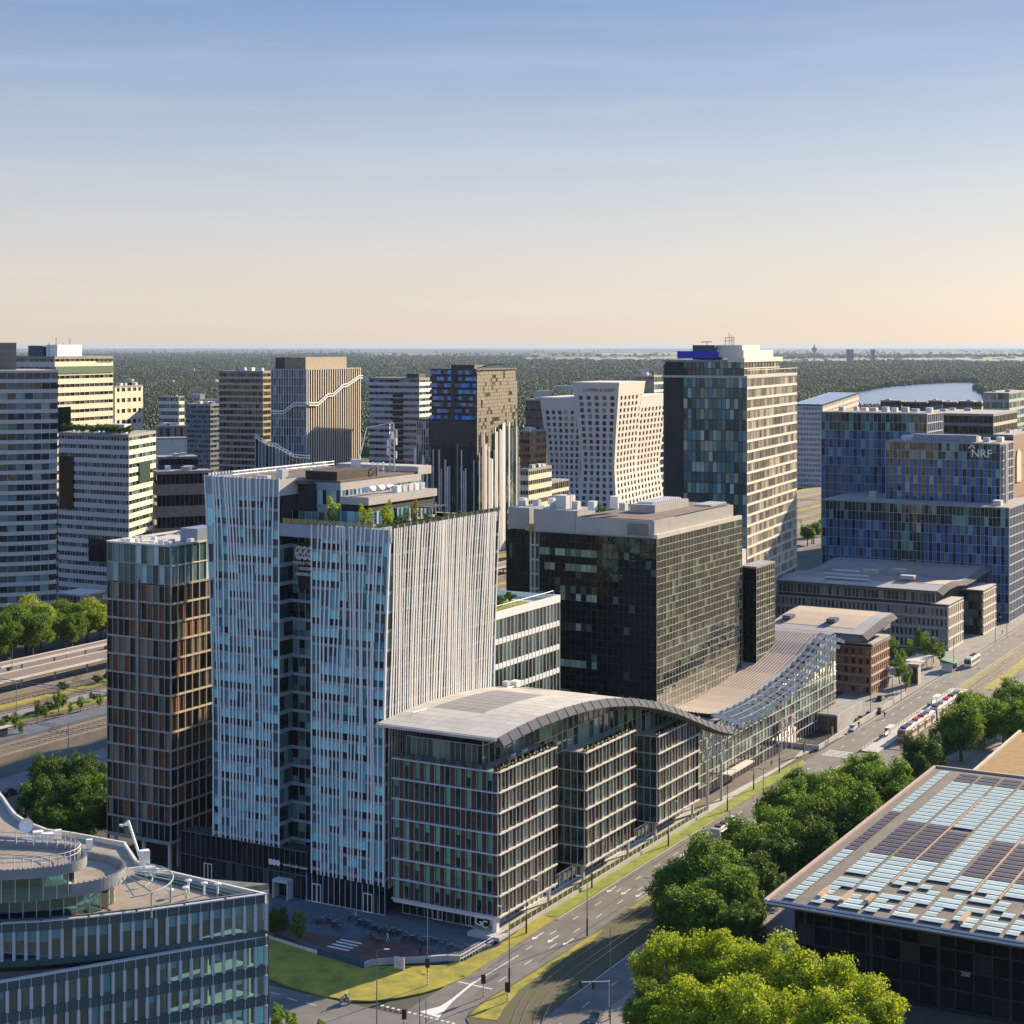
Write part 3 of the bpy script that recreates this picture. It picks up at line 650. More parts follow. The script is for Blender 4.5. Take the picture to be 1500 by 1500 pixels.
# ================================================================== arched-roof street block
gA = clear_glass('office_glass', (.78, .93, .88), .06)
gA2 = glass('street_glass', (.022, .034, .03), (.22, .3, .23), .42, 1.7, mid=(.09, .12, .09))  # olive reflections of sunlit trees are put into the pane colours
palefin2 = mat('slab_edge_grey', (.5, .5, .51), .5, var=.05)
brownfin = mat('rust_fin', (.075, .028, .016), .55, var=.2, rnd=.2)
b = Bld('street_block', 'glass office block with brown fins under a pale arched roof on the street corner', UV(45, 12))
FA = 3.67; zA = 3.6; nA = 7; ztop = zA+FA*nA
u1 = run(C0, U, 813); u2 = run(C0, U, 856); u3 = run(C0, U, 928); u4 = run(C0, U, 962); u5 = run(C0, U, 1022)
vL = sfun(577); rec = 6.0
b.prism('core', interior, uvp((7, 5), (7, vL-4), (20, vL-4), (20, 5)), .1, ztop)
for (a, c, n_) in ((20, 50, 7), (50, 66, 6), (66, 80, 4), (80, 92, 3)): b.prism('core', interior, uvp((a, 11), (a, vL-4), (c, vL-4), (c, 11)), .1, zA+FA*n_)
for k in range(nA+1):
    ue = 88 if k < 5 else (78 if k < 6 else 58)
    b.prism('floor_slab', slabm, uvp((.35, .35), (.35, vL-.3), (ue, vL-.3), (ue, rec+.3), (u1-.3, rec+.3), (u1-.3, .35)), zA+k*FA-.35, zA+k*FA-.02)
for (a, c, n_) in ((u2, u3, 6), (u4, u5, 5)):
    b.prism('core', interior, uvp((a+3, 3), (c-3, 3), (c-3, rec), (a+3, rec)), .1, zA+FA*n_-.4)
    for k in range(n_+1): b.prism('floor_slab', slabm, uvp((a+.3, .3), (c-.3, .3), (c-.3, rec+.28), (a+.3, rec+.28)), zA+k*FA-.34, zA+k*FA-.03)
# front face (shaded) with blinds and brown fins
Of = UV(0, vL); W = vL; nb = 20; bw = W/nb
b.face(Of, -V, W, zA, FA, nA, nb, gA, alu, mw=.06, md=.12, th=.16, inset=.1, notrans=True)
for k in range(nA+1): P = UV(-.3, vL/2); b.piece('slab_edge', palefin2, (P.x, P.y, zA+k*FA), (vL+.5, .5, .2), rz-math.pi/2)
finpos = [1.5, 3.5, 5.5, 7.5, 9.5, 11.5, 13.5, 15.5, 17.5, 19.6]
for s in finpos:
    P = Of-V*(s*bw)-U*.02; b.piece('vertical_fin', brownfin, (P.x, P.y, (zA+ztop+1.2)/2), (.75, .14, ztop+1.2-zA), rz-math.pi/2)
for i in range(nA):
    for j in range(nb):
        if R.random() < (.8 if i < 4 or i == 6 else .45):
            h = R.choice((1, 1, .9, .45, .3))*(FA-.5); P = Of-V*((j+.5)*bw)+U*.35; b.piece('blind', blindm, (P.x, P.y, zA+(i+1)*FA-.4-h/2), (bw*.86, .04, h), rz-math.pi/2)
# right-hand blocks
def rblock(ua, uc, nb, back, nA):
    ztop = zA+FA*nA
    b.face(UV(ua, 0), U, uc-ua, zA, FA, nA, nb, gA2, white, mw=.06, md=.14, th=.3, inset=.12, notrans=True)
    for k in range(nA+1): P = UV((ua+uc)/2, -.28); b.piece('slab_edge', offwhite, (P.x, P.y, zA+k*FA), (uc-ua+.3, .5, .26), rz)
    for i in range(nb//2+1):
        P = UV(ua+(uc-ua)*(min(i*2+.35, nb-.2))/nb, -.15); b.piece('vertical_fin', brownfin, (P.x, P.y, (zA+ztop+1)/2), (.2, .3, ztop+1-zA), rz)
    for i in range(nb*nA//6):
        P = UV(ua+(uc-ua)*(R.randrange(nb)+.5)/nb, -.02); k = R.randrange(nA)
    b.face(UV(uc, 0), V, back, zA, FA, nA, 4, gA2, alu, mw=.08, md=.1, th=.2, inset=.1)
    if ua > 1: b.face(UV(ua, back), -V, back, zA, FA, nA, 4, gA, alu, mw=.08, md=.1, th=.2, inset=.1)
    P = UV((ua+uc)/2, 0); b.piece('soffit_edge', white, (P.x, P.y, zA-.25), (uc-ua, .4, .5), rz)
rblock(0, u1, 16, rec, 7); rblock(u2, u3, 14, rec, 6); rblock(u4, u5, 14, rec, 5)
P = UV(0, vL/2); b.piece('soffit_edge', white, (P.x, P.y, zA-.35), (vL, .42, .7), rz-math.pi/2)
# recessed glazed wall behind, taller, up to the roof
arch_px = [(729, 1081), (760, 1064), (790, 1050), (830, 1036), (860, 1028), (890, 1023.5), (925, 1023), (960, 1028), (990, 1037), (1020, 1050), (1048, 1062), (1070, 1066)]
vE = -1.2
arch = [on_v(x, y, vE) for x, y in arch_px]
arch_up = [on_v(x, y, vE) for x, y in ((1095, 1059), (1120, 1046), (1150, 1027), (1175, 1008), (1198, 985), (1212, 964), (1222, 948))]
def roofz(u):
    pts = arch+arch_up
    if u <= pts[0][0]: return pts[0][1]
    for (a, c), (e, f) in zip(pts, pts[1:]):
        if a <= u <= e: return c+(f-c)*(u-a)/(e-a)
    return pts[-1][1]
def glazed_wall(v, ua, uc, nb, zlo):                       # upright glazing cut to the arch, pane by pane
    bw = (uc-ua)/nb
    for j in range(nb):
        a = ua+j*bw; c = a+bw; zt = min(roofz(a), roofz(c))-.9
        P = UV(a, v); b.piece('mullion', alu, (P.x, P.y, (zlo+zt)/2), (.09, .16, zt-zlo), rz)
        z = zlo
        while z < zt-.3:
            h = min(FA, zt-z); P = UV((a+c)/2, v+.1); b.piece('window_pane', gA2, (P.x, P.y, z+h/2), (bw-.06, .05, h-.08), rz); z += FA
    z = zlo
    while z < max(roofz(ua), roofz(uc), roofz((ua+uc)/2))-1:
        xs = [ua+(uc-ua)*k/60 for k in range(61) if roofz(ua+(uc-ua)*k/60)-.9 > z]
        if xs: P = UV((xs[0]+xs[-1])/2, v-.02); b.piece('transom', alu, (P.x, P.y, z), (max(.3, xs[-1]-xs[0]), .1, .12), rz)
        z += FA
glazed_wall(rec, u1, u2, 9, .2); glazed_wall(rec, u3, u4, 9, .2)
glazed_wall(rec-1.5, 2.5, u1+.5, 9, ztop); glazed_wall(rec-1.5, u1, u3, 15, zA+FA*6); glazed_wall(rec-1.5, u3, u5, 15, zA+FA*5)
b.face(UV(2.6, vL-1), -V, vL-1-4.5, ztop, FA, 1, 14, gA2, alu, mw=.09, th=.12)
# terrace balustrades and chairs on the block tops
for (a, c, ztop_) in ((.2, u1, ztop), (u2, u3, zA+FA*6), (u4, u5, zA+FA*5)):
    n = max(3, int((c-a)/2.2))
    for i in range(n): P = UV(a+(c-a)*(i+.5)/n, .25); b.piece('balustrade_panel', bal, (P.x, P.y, ztop_+.65), ((c-a)/n*.94, .04, 1.0), rz)
    b.prism('terrace_deck', palepav, uvp((a+.3, .4), (c-.3, .4), (c-.3, rec-1.7), (a+.3, rec-1.7)), ztop_+.02, ztop_+.06)
for i in range(11): P = UV(.25, .8+(vL-1)*(i+.5)/11); b.piece('balustrade_panel', bal, (P.x, P.y, ztop+.55), ((vL-1)/11*.94, .04, 1.0), rz-math.pi/2)
for u, v in ((9, 2.2), (13, 2)):
    P = UV(u, v); B = MB(); B.box((P.x, P.y, ztop+.45), (2.2, 1, .1), rz); B.box((P.x+.3, P.y+.4, ztop+.75), (2, .1, .6), rz); B.box((P.x, P.y, ztop+.23), (2, .8, .36), rz); b.mb('terrace_seat', B, offwhite)
# street-level glazing set back under the blocks
b.face(UV(2.5, vL-.3), -V, vL-3, .1, zA-.7, 1, 12, lobg, alu, mw=.09, th=.14)
b.face(UV(2.5, 3), U, 86, .2, zA-.8, 1, 48, gA2, white, mw=.1, th=.16)
for vv in (vL-8, vL-15): door(b, 2.4, vv, 2.9, 2.0)
for u in (.8, u1-1, u2+1, u3-1, u4+1, u5-1): P = UV(u, .8); b.piece('column', white if u < 1 else alu, (P.x, P.y, zA/2-.2), (1.0 if u < 1 else .5, .8 if u < 1 else .5, zA-.6), rz)
b.prism('plinth', palepav, uvp((-2.2, -1.6), (-2.2, 5), (2.4, 5), (2.4, -1.6)), .1, .75)
b.prism('low_wall', palepav, uvp((1, -1.55), (92, -1.75), (92, -1.35), (1, -1.15)), .1, .85)
for i in range(44): P = UV(3+i*2.05, -1.36-.002*i); b.piece('balustrade_panel', bal, (P.x, P.y, 1.35), (1.95, .04, 1.0), rz)
P = UV(.95, 4.6); wall_text(b, 'G', P, -V, 1.6, 2.2, white, off=1.2, name='door_emblem'); P = UV(.95, 3.2); wall_text(b, 'C', P, -V, 1.3, 1.9, white, off=1.2, name='door_emblem')
# roof shell: panels across the arch
roofpan = mat('roof_panel', (.4, .385, .36), .8, var=.1, scale=.4, rnd=.1)
roofdark = mat('dark_roof_field', (.2, .2, .21), .7, var=.1)
vB_ = sfun(566)
prof = [(arch[0][0]-.3, arch[0][1]-.1)]+arch
fine = []
for k in range(41):
    u = prof[0][0]+(prof[-1][0]-prof[0][0])*k/40; fine.append((u, roofz(u)))
NV = 7
for i in range(40):
    (a, za), (c, zc) = fine[i], fine[i+1]
    depth_end = vB_+.5 if i < 17 else vB_+.5-(i-17)*.55
    for j in range(NV):
        v0 = vE+(depth_end-vE)*j/NV; v1 = vE+(depth_end-vE)*(j+1)/NV
        dk = (5 <= i <= 13 and 3 <= j <= 5) or (17 <= i <= 21 and j >= 5)
        B = MB(); q = [UV(a, v0), UV(c-.1, v0), UV(c-.1, v1-.1), UV(a, v1-.1)]; z4 = (za, zc, zc, za)
        B.add([(P.x, P.y, z) for P, z in zip(q, z4)]+[(P.x, P.y, z-.3) for P, z in zip(q, z4)], [(0, 1, 2, 3), (7, 6, 5, 4), (0, 4, 5, 1), (1, 5, 6, 2), (2, 6, 7, 3), (3, 7, 4, 0)])
        b.mb('roof_panel', B, roofdark if dk else roofpan)
# curved fascia blades along the arch edge
NB = 30
canm = mat('canopy_blade', (.12, .12, .125), .95, var=.1, rnd=.08, spec=.08)
for i in range(NB):
    a = arch[0][0]+(arch[-1][0]-arch[0][0])*(i+.04)/NB; c = arch[0][0]+(arch[-1][0]-arch[0][0])*(i+.93)/NB
    za, zc = roofz(a), roofz(c); B = MB()
    q = [(UV(a, vE-.1), za+.1), (UV(c, vE-.1), zc+.1), (UV(c+.4, vE-1.0), zc-1.5), (UV(a+.4, vE-1.0), za-1.5), (UV(a, vE+.8), za-2.0), (UV(c, vE+.8), zc-2.0)]
    B.add([(P.x, P.y, z) for P, z in q], [(0, 1, 2, 3), (3, 2, 5, 4), (1, 5, 2), (0, 3, 4), (0, 4, 5, 1)]); o = b.mb('canopy_blade', B, canm)
    B = MB(); q0, q1 = UV(c+.1, vE-.1), UV(c+.5, vE-1.15); B.bar((q0.x, q0.y, zc+.2), (q1.x, q1.y, zc-1.6), .1, 4); b.mb('blade_edge', B, white, o)
P0, P1 = UV(fine[0][0]-.2, vE), UV(fine[0][0]-.2, vB_+.5); m_ = (P0+P1)/2
b.piece('eave_beam', roofpale, (m_.x, m_.y, fine[0][1]-.35), (.5, (P1-P0).length, .5), rz)
B = MB(); B.bar((*UV(5, 21), roofz(5)+.35), (*UV(45, 21.5), roofz(45)+.35), .09); b.mb('roof_rail', B, white)
P = UV(46, 22); b.piece('roof_box', white, (P.x, P.y, roofz(46)+.8), (2, 1.6, 1.2), rz); P = UV(43, 22.5); b.piece('roof_box', alu, (P.x, P.y, roofz(43)+.7), (1.4, 1.2, 1.0), rz)
# tree-shaped steel columns at the trough
for u in (u5+5,):
    P = UV(u, -.3); B = MB(); zt = roofz(u)-1
    B.bar((P.x, P.y, .1), (P.x, P.y, zt*.62), .32, 8, .22)
    for du, dv in ((-4, 0), (4, 0), (-2, 3), (2, 3), (0, 5)): Q = UV(u+du, -.3+dv); B.bar((P.x, P.y, zt*.6), (Q.x, Q.y, roofz(u+du)-.6), .12, 5)
    b.mb('branching_column', B, alu)
arched = b.done()

# ================================================================== brown glass residential tower
g_res = glass('brown_glass', (.012, .011, .009), (.2, .17, .12), .22, 1.6, mid=(.06, .042, .026))  # paler tones: warm brown reflections put into the pane colour
rustpan = mat('rust_panel', (.17, .05, .014), .6, var=.2, rnd=.25)
Pc = G(250, 1278); b = Bld('residential_tower', 'slender brown glass tower with rust coloured panels and a glazed crown', Pc+U*10+V*8)
wl = run(Pc, V, 157); wr = 22
FR = 3.66; z0 = 5.8; nR = 14; zt = 65.0
Lp = Pc+V*wl
b.prism('core', corem, [Pc+U*.5+V*.5, Lp+U*.5-V*.5, Lp+U*(wr-.5)-V*.5, Pc+U*(wr-.5)+V*.5], z0, zt-.8)
def respick(i, j): return rustpan if R.random() < (.34 if j % 2 else .08) else g_res
sp_ = .35
sunst = mat('sunlit_frame', (.5, .44, .34), .6, var=.06)  # frame colour brightened as if sunlit, for the street-side face only
steelb = mat('blue_steel', (.3, .34, .37), .4, metal=.5)
for (O, d, W, nb) in ((Lp, -V, wl, 11), (Pc, U, wr, 10), (Pc+U*wr+V*wl, -U, wr, 10)):
    b.face(O, d, W, z0, FR, nR, nb, g_res, sunst if d is U else steelb, mw=.12, md=.2, th=.4, inset=.25, skip=respick)
    b.face(O, d, W, z0+nR*FR, (zt-z0-nR*FR)/2, 2, nb, glass('crown_teal_glass', (.05, .11, .11), (.4, .55, .54), .35, 1.6, mid=(.12, .22, .22)), steelb if d is not U else offwhite, mw=.14, md=.2, th=.25, inset=.1)  # crown frame painted paler on the sunlit side
Pm = Lp-V*(wl*.5)-U*.15; b.piece('facade_post', steelb, (Pm.x, Pm.y, (z0+zt)/2-3), (.5, .4, zt-z0-8), rz)
b.prism('soffit_slab', steelb, [Pc-U*.1-V*.1, Lp-U*.1+V*.1, Lp+U*wr+V*.1, Pc+U*wr-V*.1], z0-.5, z0-.01)
b.prism('lobby_wall', palepav, [Pc+U*3+V*.6, Pc+U*12+V*.6, Pc+U*12+V*1, Pc+U*3+V*1], .1, z0-.5)
b.prism('lobby', corem, [Pc+U*6+V*2, Lp+U*6-V*2, Lp+U*18-V*2, Pc+U*18+V*2], .1, z0-.5)
for du, dv in ((1.2, 1.2), (1.2, 8), (1.2, wl-1.2), (8, 1.2), (15, 1.2)):
    q = Pc+U*du+V*dv; B = MB().bar((q.x, q.y, .1), (q.x, q.y, z0-.5), .42, 10); b.mb('column', B, offwhite, smooth=False)
# roof: pale rim, machinery boxes
b.prism('roof_deck', roofpale, [Pc+U*.3+V*.3, Lp+U*.3-V*.3, Lp+U*(wr-.3)-V*.3, Pc+U*(wr-.3)+V*.3], zt-.8, zt-.5)
for k, (a, c, l) in enumerate((((0, 0), (0, wl), .5), ((0, 0), (wr, 0), .5), ((wr, 0), (wr, wl), .5), ((0, wl), (wr, wl), .5))):
    q0 = Pc+U*a[0]+V*a[1]; q1 = Pc+U*c[0]+V*c[1]; m_ = (q0+q1)/2; dd = q1-q0; b.piece('roof_rim', offwhite, (m_.x, m_.y, zt+.02+.001*k), (dd.length+.5, .5, .35), math.atan2(dd.y, dd.x))
b.prism('plant_room', mat('blue_grey_panel', (.2, .24, .32), .5, var=.1), [Pc+U*10+V*1.5, Pc+U*17+V*1.5, Pc+U*17+V*6, Pc+U*10+V*6], zt-.5, zt+2.4)
for i in range(16):
    q = Pc+U*R.uniform(1.5, 9)+V*R.uniform(1.5, wl-1.5); b.piece('roof_box', (white, alu, offwhite)[i % 3], (q.x, q.y, zt+.1), (R.uniform(.6, 1.6), R.uniform(.6, 1.4), R.uniform(.6, 1.3)), rz)
b.done()

# ================================================================== dark glass office tower
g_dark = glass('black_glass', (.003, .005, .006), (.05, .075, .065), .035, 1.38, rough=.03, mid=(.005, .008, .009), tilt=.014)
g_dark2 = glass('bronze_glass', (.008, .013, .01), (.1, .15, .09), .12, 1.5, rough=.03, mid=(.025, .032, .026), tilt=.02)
YD = 405.0; Pc = atY(962, YD); b = Bld('dark_office_tower', 'black mirror-glass office tower with gold-lit mullion grid and grey roof box', Pc+U*25+V*15)
wr = run(Pc, U, 1087); wl = run(Pc, V, 790); zt = zat(790, YD)
FD = 3.6; nD = 15; z0 = zt-FD*nD
Lp = Pc+V*wl
b.prism('core', corem, [Pc+U*.4+V*.4, Lp+U*.4-V*.4, Lp+U*(wr-.4)-V*.4, Pc+U*(wr-.4)+V*.4], 0, zt-.05)
gridm = mat('sunlit_mullion', (.5, .45, .34), .45, var=.08); darkm = mat('black_mullion', (.03, .033, .033), .4, metal=.3)  # street-side mullion colour carries the gold of the evening sun
g_lit = glass('lit_floor_glass', (.02, .03, .026), (.2, .26, .2), .5, 1.4, mid=(.06, .08, .065))
litrows = {3, 7, 8, 12, 17, 21, 22, 25, 27}
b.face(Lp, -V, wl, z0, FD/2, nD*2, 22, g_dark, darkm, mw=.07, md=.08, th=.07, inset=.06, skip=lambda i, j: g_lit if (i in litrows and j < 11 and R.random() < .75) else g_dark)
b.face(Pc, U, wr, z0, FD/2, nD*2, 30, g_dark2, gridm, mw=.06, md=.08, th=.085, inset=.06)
# lit floors of the shaded face are only paler colour in its panes
# left wing behind a recess
W2 = run(Pc, V, 733)-wl
Q = Lp+U*3
b.prism('core', corem, [Q+U*.3-V*.2, Q+U*.3+V*(W2-.2), Q+U*30+V*(W2-.2), Q+U*30-V*.2], 0, zt-.1)
b.face(Q+V*W2, -V, W2*.62, z0, FD, nD, 8, g_dark, darkm, mw=.07, md=.08, th=.07, inset=.06)
stair = glass('stair_glass', (.05, .05, .04), (.2, .19, .15), .5, 1.6, mid=(.1, .09, .07))
b.face(Q+V*W2*.38, -V, W2*.38, z0, FD, nD, 3, stair, conc, mw=.5, md=.5, th=.5, inset=.3)
# roof: grey panelled boxes
pg = mat('grey_cladding', (.3, .29, .275), .6, var=.08, scale=.3)
def uvbox(name, m, u0, u1, v0, v1, z0_, z1_): return b.prism(name, m, [Pc+U*u0+V*v0, Pc+U*u0+V*v1, Pc+U*u1+V*v1, Pc+U*u1+V*v0], z0_, z1_)
uvbox('sloping_eave', mat('eave', (.46, .43, .37), .6, stretch=(1, 1, 1), var=.1), .1, wr-.3, -.1, .9, zt, zt+1.0)
uvbox('roof_box', pg, .6, 13, .9, 22, zt, zt+4.2); uvbox('roof_box', pg, 13, wr-4, .9, 8, zt, zt+4.0)
uvbox('roof_deck', roofbrown, 1.2, wr-5, 1.5, 21, zt+4.2, zt+4.35)
uvbox('roof_box', pg, 17, 38, 8.2, 15, zt, zt+6.3); uvbox('roof_box', pg, .8, 12, 22.2, wl+2, zt, zt+5.6); uvbox('roof_box', pg, 4, 12, wl+W2*.45, wl+W2, zt, zt+5.4)
uvbox('roof_deck', roofbrown, 1, wr, .95, wl, zt+.01, zt+.1)
uvbox('wall_panel', concd, .45, .62, 2.5, 8, zt+.6, zt+3.4)
for i in range(14): P = Pc+U*(20+i*1.25)+V*12; b.piece('louvre', white, (P.x, P.y, zt+6.6), (.35, 4.5, .35), rz)
for i in range(9): P = Pc+U*(40+i*1.2)+V*5; b.piece('louvre', white, (P.x, P.y, zt+4.6), (.35, 5, .35), rz)
for u, v, s, h in ((6, 28, 3.2, 3.4), (6, 24.5, 1.8, 2), (6, 20, 1.9, 2.2), (9, 13, 1.8, 1.8), (13, 17, 2.4, 3)):
    P = Pc+U*u+V*v; b.piece('roof_unit', (white, offwhite)[R.randrange(2)], (P.x, P.y, zt+5.6+h/2-.1*v/20), (s, s*.9, h), rz)
B = MB(); P = Pc+U*7+V*29.5; B.prism([(P.x-2.6, P.y-1.5), (P.x+2.6, P.y-1.5), (P.x+2.6, P.y+1.5), (P.x-2.6, P.y+1.5)], zt+5.5, [zt+6.4, zt+9.4, zt+9.4, zt+6.4]); b.mb('ventilation_hood', B, offwhite)
for i in range(10): P = Pc+U*R.uniform(8, 30)+V*R.uniform(32, 44); b.piece('roof_unit', (white, alu, offwhite)[i % 3], (P.x, P.y, zt+6.1), (1.6, 1.6, 1.5), rz)
B = MB(); P = Pc+U*2+V*(wl+W2*.3); B.bar((P.x, P.y, zt+1), (P.x+5, P.y+1, zt+4.5), .14); B.bar((P.x, P.y, zt+1), (P.x-3, P.y, zt+4), .1); B.box((P.x, P.y, zt+.9), (2.5, 1.5, 1.6), .4); b.mb('window_cleaning_crane', B, mat('crane_ochre', (.4, .27, .12), .6))
# lower dark annex on the right
Pn = atY(1108, 455); wA = run(Pn, U, 1135); wB = run(Pn, V, 1084); za = zat(833, 455)
b.prism('core', corem, [Pn+U*.3+V*.3, Pn+V*(wB-.3)+U*.3, Pn+U*(wA-.3)+V*(wB-.3), Pn+U*(wA-.3)+V*.3], 0, za-.1)
b.face(Pn+V*wB, -V, wB, za-36, 3.6, 10, 5, g_dark, darkm, mw=.07, md=.08, th=.07); b.face(Pn, U, wA, za-36, 1.8, 20, 8, g_dark2, gridm, mw=.09, md=.1, th=.12)
b.prism('roof_deck', roofgrey, [Pn-U*.1-V*.1, Pn+V*wB, Pn+U*wA+V*wB, Pn+U*wA-V*.1], za, za+.5)
b.prism('stair_head', offwhite, [Pn+V*(wB+.2)+U*1, Pn+V*(wB+4)+U*1, Pn+V*(wB+4)+U*5, Pn+V*(wB+.2)+U*5], za-3, za+4.5)
b.done()

# ================================================================== white-banded link block with roof garden
g_wh = glass('link_glass', (.02, .028, .026), (.14, .2, .17), .35, 1.8, mid=(.045, .055, .045))
b = Bld('link_block', 'low white-banded glass block with a roof garden beside the finned tower', UV(58, 30))
uR = run(UV(0, 26), U, 820); zl = on_v(820, 882, 26)[1]; uL = 38
b.prism('core', corem, uvp((uL, 26.4), (uR-.4, 26.4), (uR-.4, 44), (uL, 44)), .1, zl-.4)
for O, d, W, nb in ((UV(uL, 26), U, uR-uL, 22),):
    b.face(O, d, W, zl-5.2*5, 5.2, 5, nb, g_wh, alu, mw=.1, md=.14, th=.1, inset=.15, sp=1.15, spm=white, notrans=True, names=('window_pane', 'mullion', 'transom', 'floor_band'))
b.prism('parapet', white, uvp((uL, 25.9), (uR+.1, 25.9), (uR+.1, 26.4), (uL, 26.4)), zl, zl+1.6)
b.prism('parapet', white, uvp((uR-.4, 26.4), (uR+.1, 26.4), (uR+.1, 44), (uR-.4, 44)), .1, zl+1.6)
b.prism('roof_deck', palepav, uvp((uL, 26.4), (uR-.4, 26.4), (uR-.4, 44), (uL, 44)), zl-.4, zl+.6)
b.prism('planting_bed', grassm, uvp((uL, 29), (uR-9, 29), (uR-9, 40), (uL, 40)), zl+.6, zl+1.1)
B = MB()
for i in range(20): P = UV(uL+(uR-uL)*i/19, 27.6); B.bar((P.x, P.y, zl+.6), (P.x, P.y, zl+2.4), .05, 4)
P0, P1 = UV(uL, 27.6), UV(uR, 27.6); B.bar((P0.x, P0.y, zl+2.4), (P1.x, P1.y, zl+2.4), .06, 4); b.mb('roof_rail', B, alu)
b.done()
LINK_Z = zl+1.1
# ================================================================== round-topped office in the foreground
teal = mat('green_fascia', (.045, .085, .095), .4, var=.15)
palefin = mat('pale_blue_fin', (.42, .45, .5), .45, var=.06)
gO = clear_glass('foreground_glass', (.58, .86, .92), .12)
blindt = mat('teal_blind', (.4, .85, .88), .7, var=.08, rnd=.2)
cream = mat('cream_wall', (.5, .45, .3), .8, var=.15)
zr = 39.4; zl_ = 34.3
K = G(389, 1310, zr)
b = Bld('round_office', 'green glass office with stacked round roof terraces and pale fins', K+V2(-25, 10))
def pz(z, *l): return [G(x, y, z) for x, y in l]
topedge = pz(zr, (389, 1310), (330, 1318), (270, 1326.5), (200, 1336), (130, 1344), (60, 1350), (0, 1353), (-60, 1355), (-140, 1356))
K2 = G(389, 1372, zl_); E2 = G(0, 1440, zl_); dlow = (E2-K2).normalized(); E3 = K2+dlow*46
backl = pz(zr, (-140, 1030), (-60, 1100), (-20, 1140), (4.6, 1170), (13.7, 1183.7), (23, 1195), (41, 1206.6), (68.7, 1217), (103, 1221.5), (146.5, 1229.5), (183, 1236.4))
notch = pz(zr, (200, 1262), (222, 1271))
outline = topedge+backl+notch
b.prism('roof_deck', gravel, outline, zr-.7, zr-.35)
def ribbon_wall(pts, z0, z1, th, m, name, closed=False):
    B = MB(); seq = list(zip(pts, pts[1:]))+([(pts[-1], pts[0])] if closed else [])
    for P, Q in seq:
        d = Q-P; c = (P+Q)/2; B.box((c.x, c.y, (z0+z1)/2), (d.length+th*.5, th, z1-z0), math.atan2(d.y, d.x))
    return b.mb(name, B, m)
ribbon_wall(backl, zr-3, zr+.25, .35, offwhite, 'parapet'); ribbon_wall(backl[-1:]+notch+[K], zr-3, zr+.12, .35, offwhite, 'parapet')
# sloped green-railed gutter along the rear edge
for k in range(2): ribbon_wall([notch[-1]+(K-notch[-1])*0+V2(-.9-.7*k, -.9-.7*k), K+V2(-2.2-1.5*k, -.6-.3*k)], zr-.35, zr-.1+.1*k, .18, teal, 'gutter_rail')
# top storey: fascia, panes with fins, sill
def seglen(pts): return sum((b_-a_).length for a_, b_ in zip(pts, pts[1:]))
def along(pts, s):
    for a_, b_ in zip(pts, pts[1:]):
        L_ = (b_-a_).length
        if s <= L_: return a_+(b_-a_)*(s/L_), (b_-a_).normalized()
        s -= L_
    return pts[-1], (pts[-1]-pts[-2]).normalized()
def storey(pts, ztop_, fascia, hwin, sill, step, first=False):
    Ltot = seglen(pts); n = int(Ltot/step); rz_ = 0
    for i in range(n):
        (P, d), (Q, _) = along(pts, i*step), along(pts, (i+1)*step); d = (Q-P).normalized(); m_ = (P+Q)/2; rz_ = math.atan2(d.y, d.x); nn = V2(-d.y, d.x)
        if nn.y > 0: nn = -nn
        b.piece('fascia_panel', teal, (m_.x, m_.y, ztop_-fascia/2), (step-.03, .22, fascia), rz_)
        q = m_-nn*.12; b.piece('window_pane', gO, (q.x, q.y, ztop_-fascia-hwin/2), (step-.05, .05, hwin), rz_)
        if sill: b.piece('sill_panel', teal, (m_.x, m_.y, ztop_-fascia-hwin-sill/2), (step-.03, .2, sill), rz_)
        q = P+nn*.16; b.piece('fin', palefin, (q.x, q.y, ztop_-fascia-hwin/2), (.34, .4, hwin+.05), rz_)
        q = P+nn*.24; b.piece('mullion', alu, (q.x, q.y, ztop_-fascia*.45-hwin/2), (.06, .12, hwin+fascia), rz_)
        if R.random() < (.85 if hwin > 3 else .4):
            h = hwin*R.choice((.3, .35, .4, .38, .95) if hwin < 3 else (.36, .4, .44)); q = m_-nn*.32; b.piece('blind', blindt, (q.x, q.y, ztop_-fascia-h/2-.02), (step-.4, .03, h), rz_)
storey(topedge, zr, 1.0, 3.2, .8, 1.32)
ribbon_wall(topedge, zr+.002, zr+.14, .5, alu, 'roof_coping')
ribbon_wall([p+V2(.1, 1.3) for p in topedge], zr-.34, zr+.05, .25, concd, 'gutter_rail')
lowline = [K2, K2+dlow*46]
for fl in range(6): storey(lowline, zl_-fl*3.6, .95 if fl else 1.0, 2.35, .3, 1.32)
ribbon_wall([p+V2(0, .2) for p in lowline], zl_+.002, zl_+.16, .6, alu, 'roof_coping')
b.prism('terrace_deck', roofbrown, [K2+V2(-.6, .4), E3+V2(0, .4)]+[p+V2(0, -.3) for p in topedge[::-1]][:-1], zl_-.7, zl_-.3)
# rooms behind the glass
inn = [p+V2(-.5, 6.5) for p in topedge]
b.prism('core', interior, inn+[V2(-70, 222), V2(-52, 216)], 8, zr-.8)
back_in = [K+V2(-1.8, .9), K+V2(-14, 9)]
for fl in range(7):
    z = zl_-fl*3.6-3.62
    b.prism('floor_slab', slabm, [K2+V2(-.7, .35), E3+V2(0, .5), E3+V2(0, 9), K2+V2(-16, 8)], z-.12, z+.12)
b.prism('floor_slab', slabm, [p+V2(-.3, .4) for p in topedge]+[V2(-70, 215), K+V2(-14, 8)], zr-5.1, zr-4.95)
for i in range(9):
    P = K2+dlow*(2.5+i*5.2)+V2(0, 1.6); B = MB().bar((P.x, P.y, 8), (P.x, P.y, zl_-.8), .32, 10); b.mb('column', B, cream)
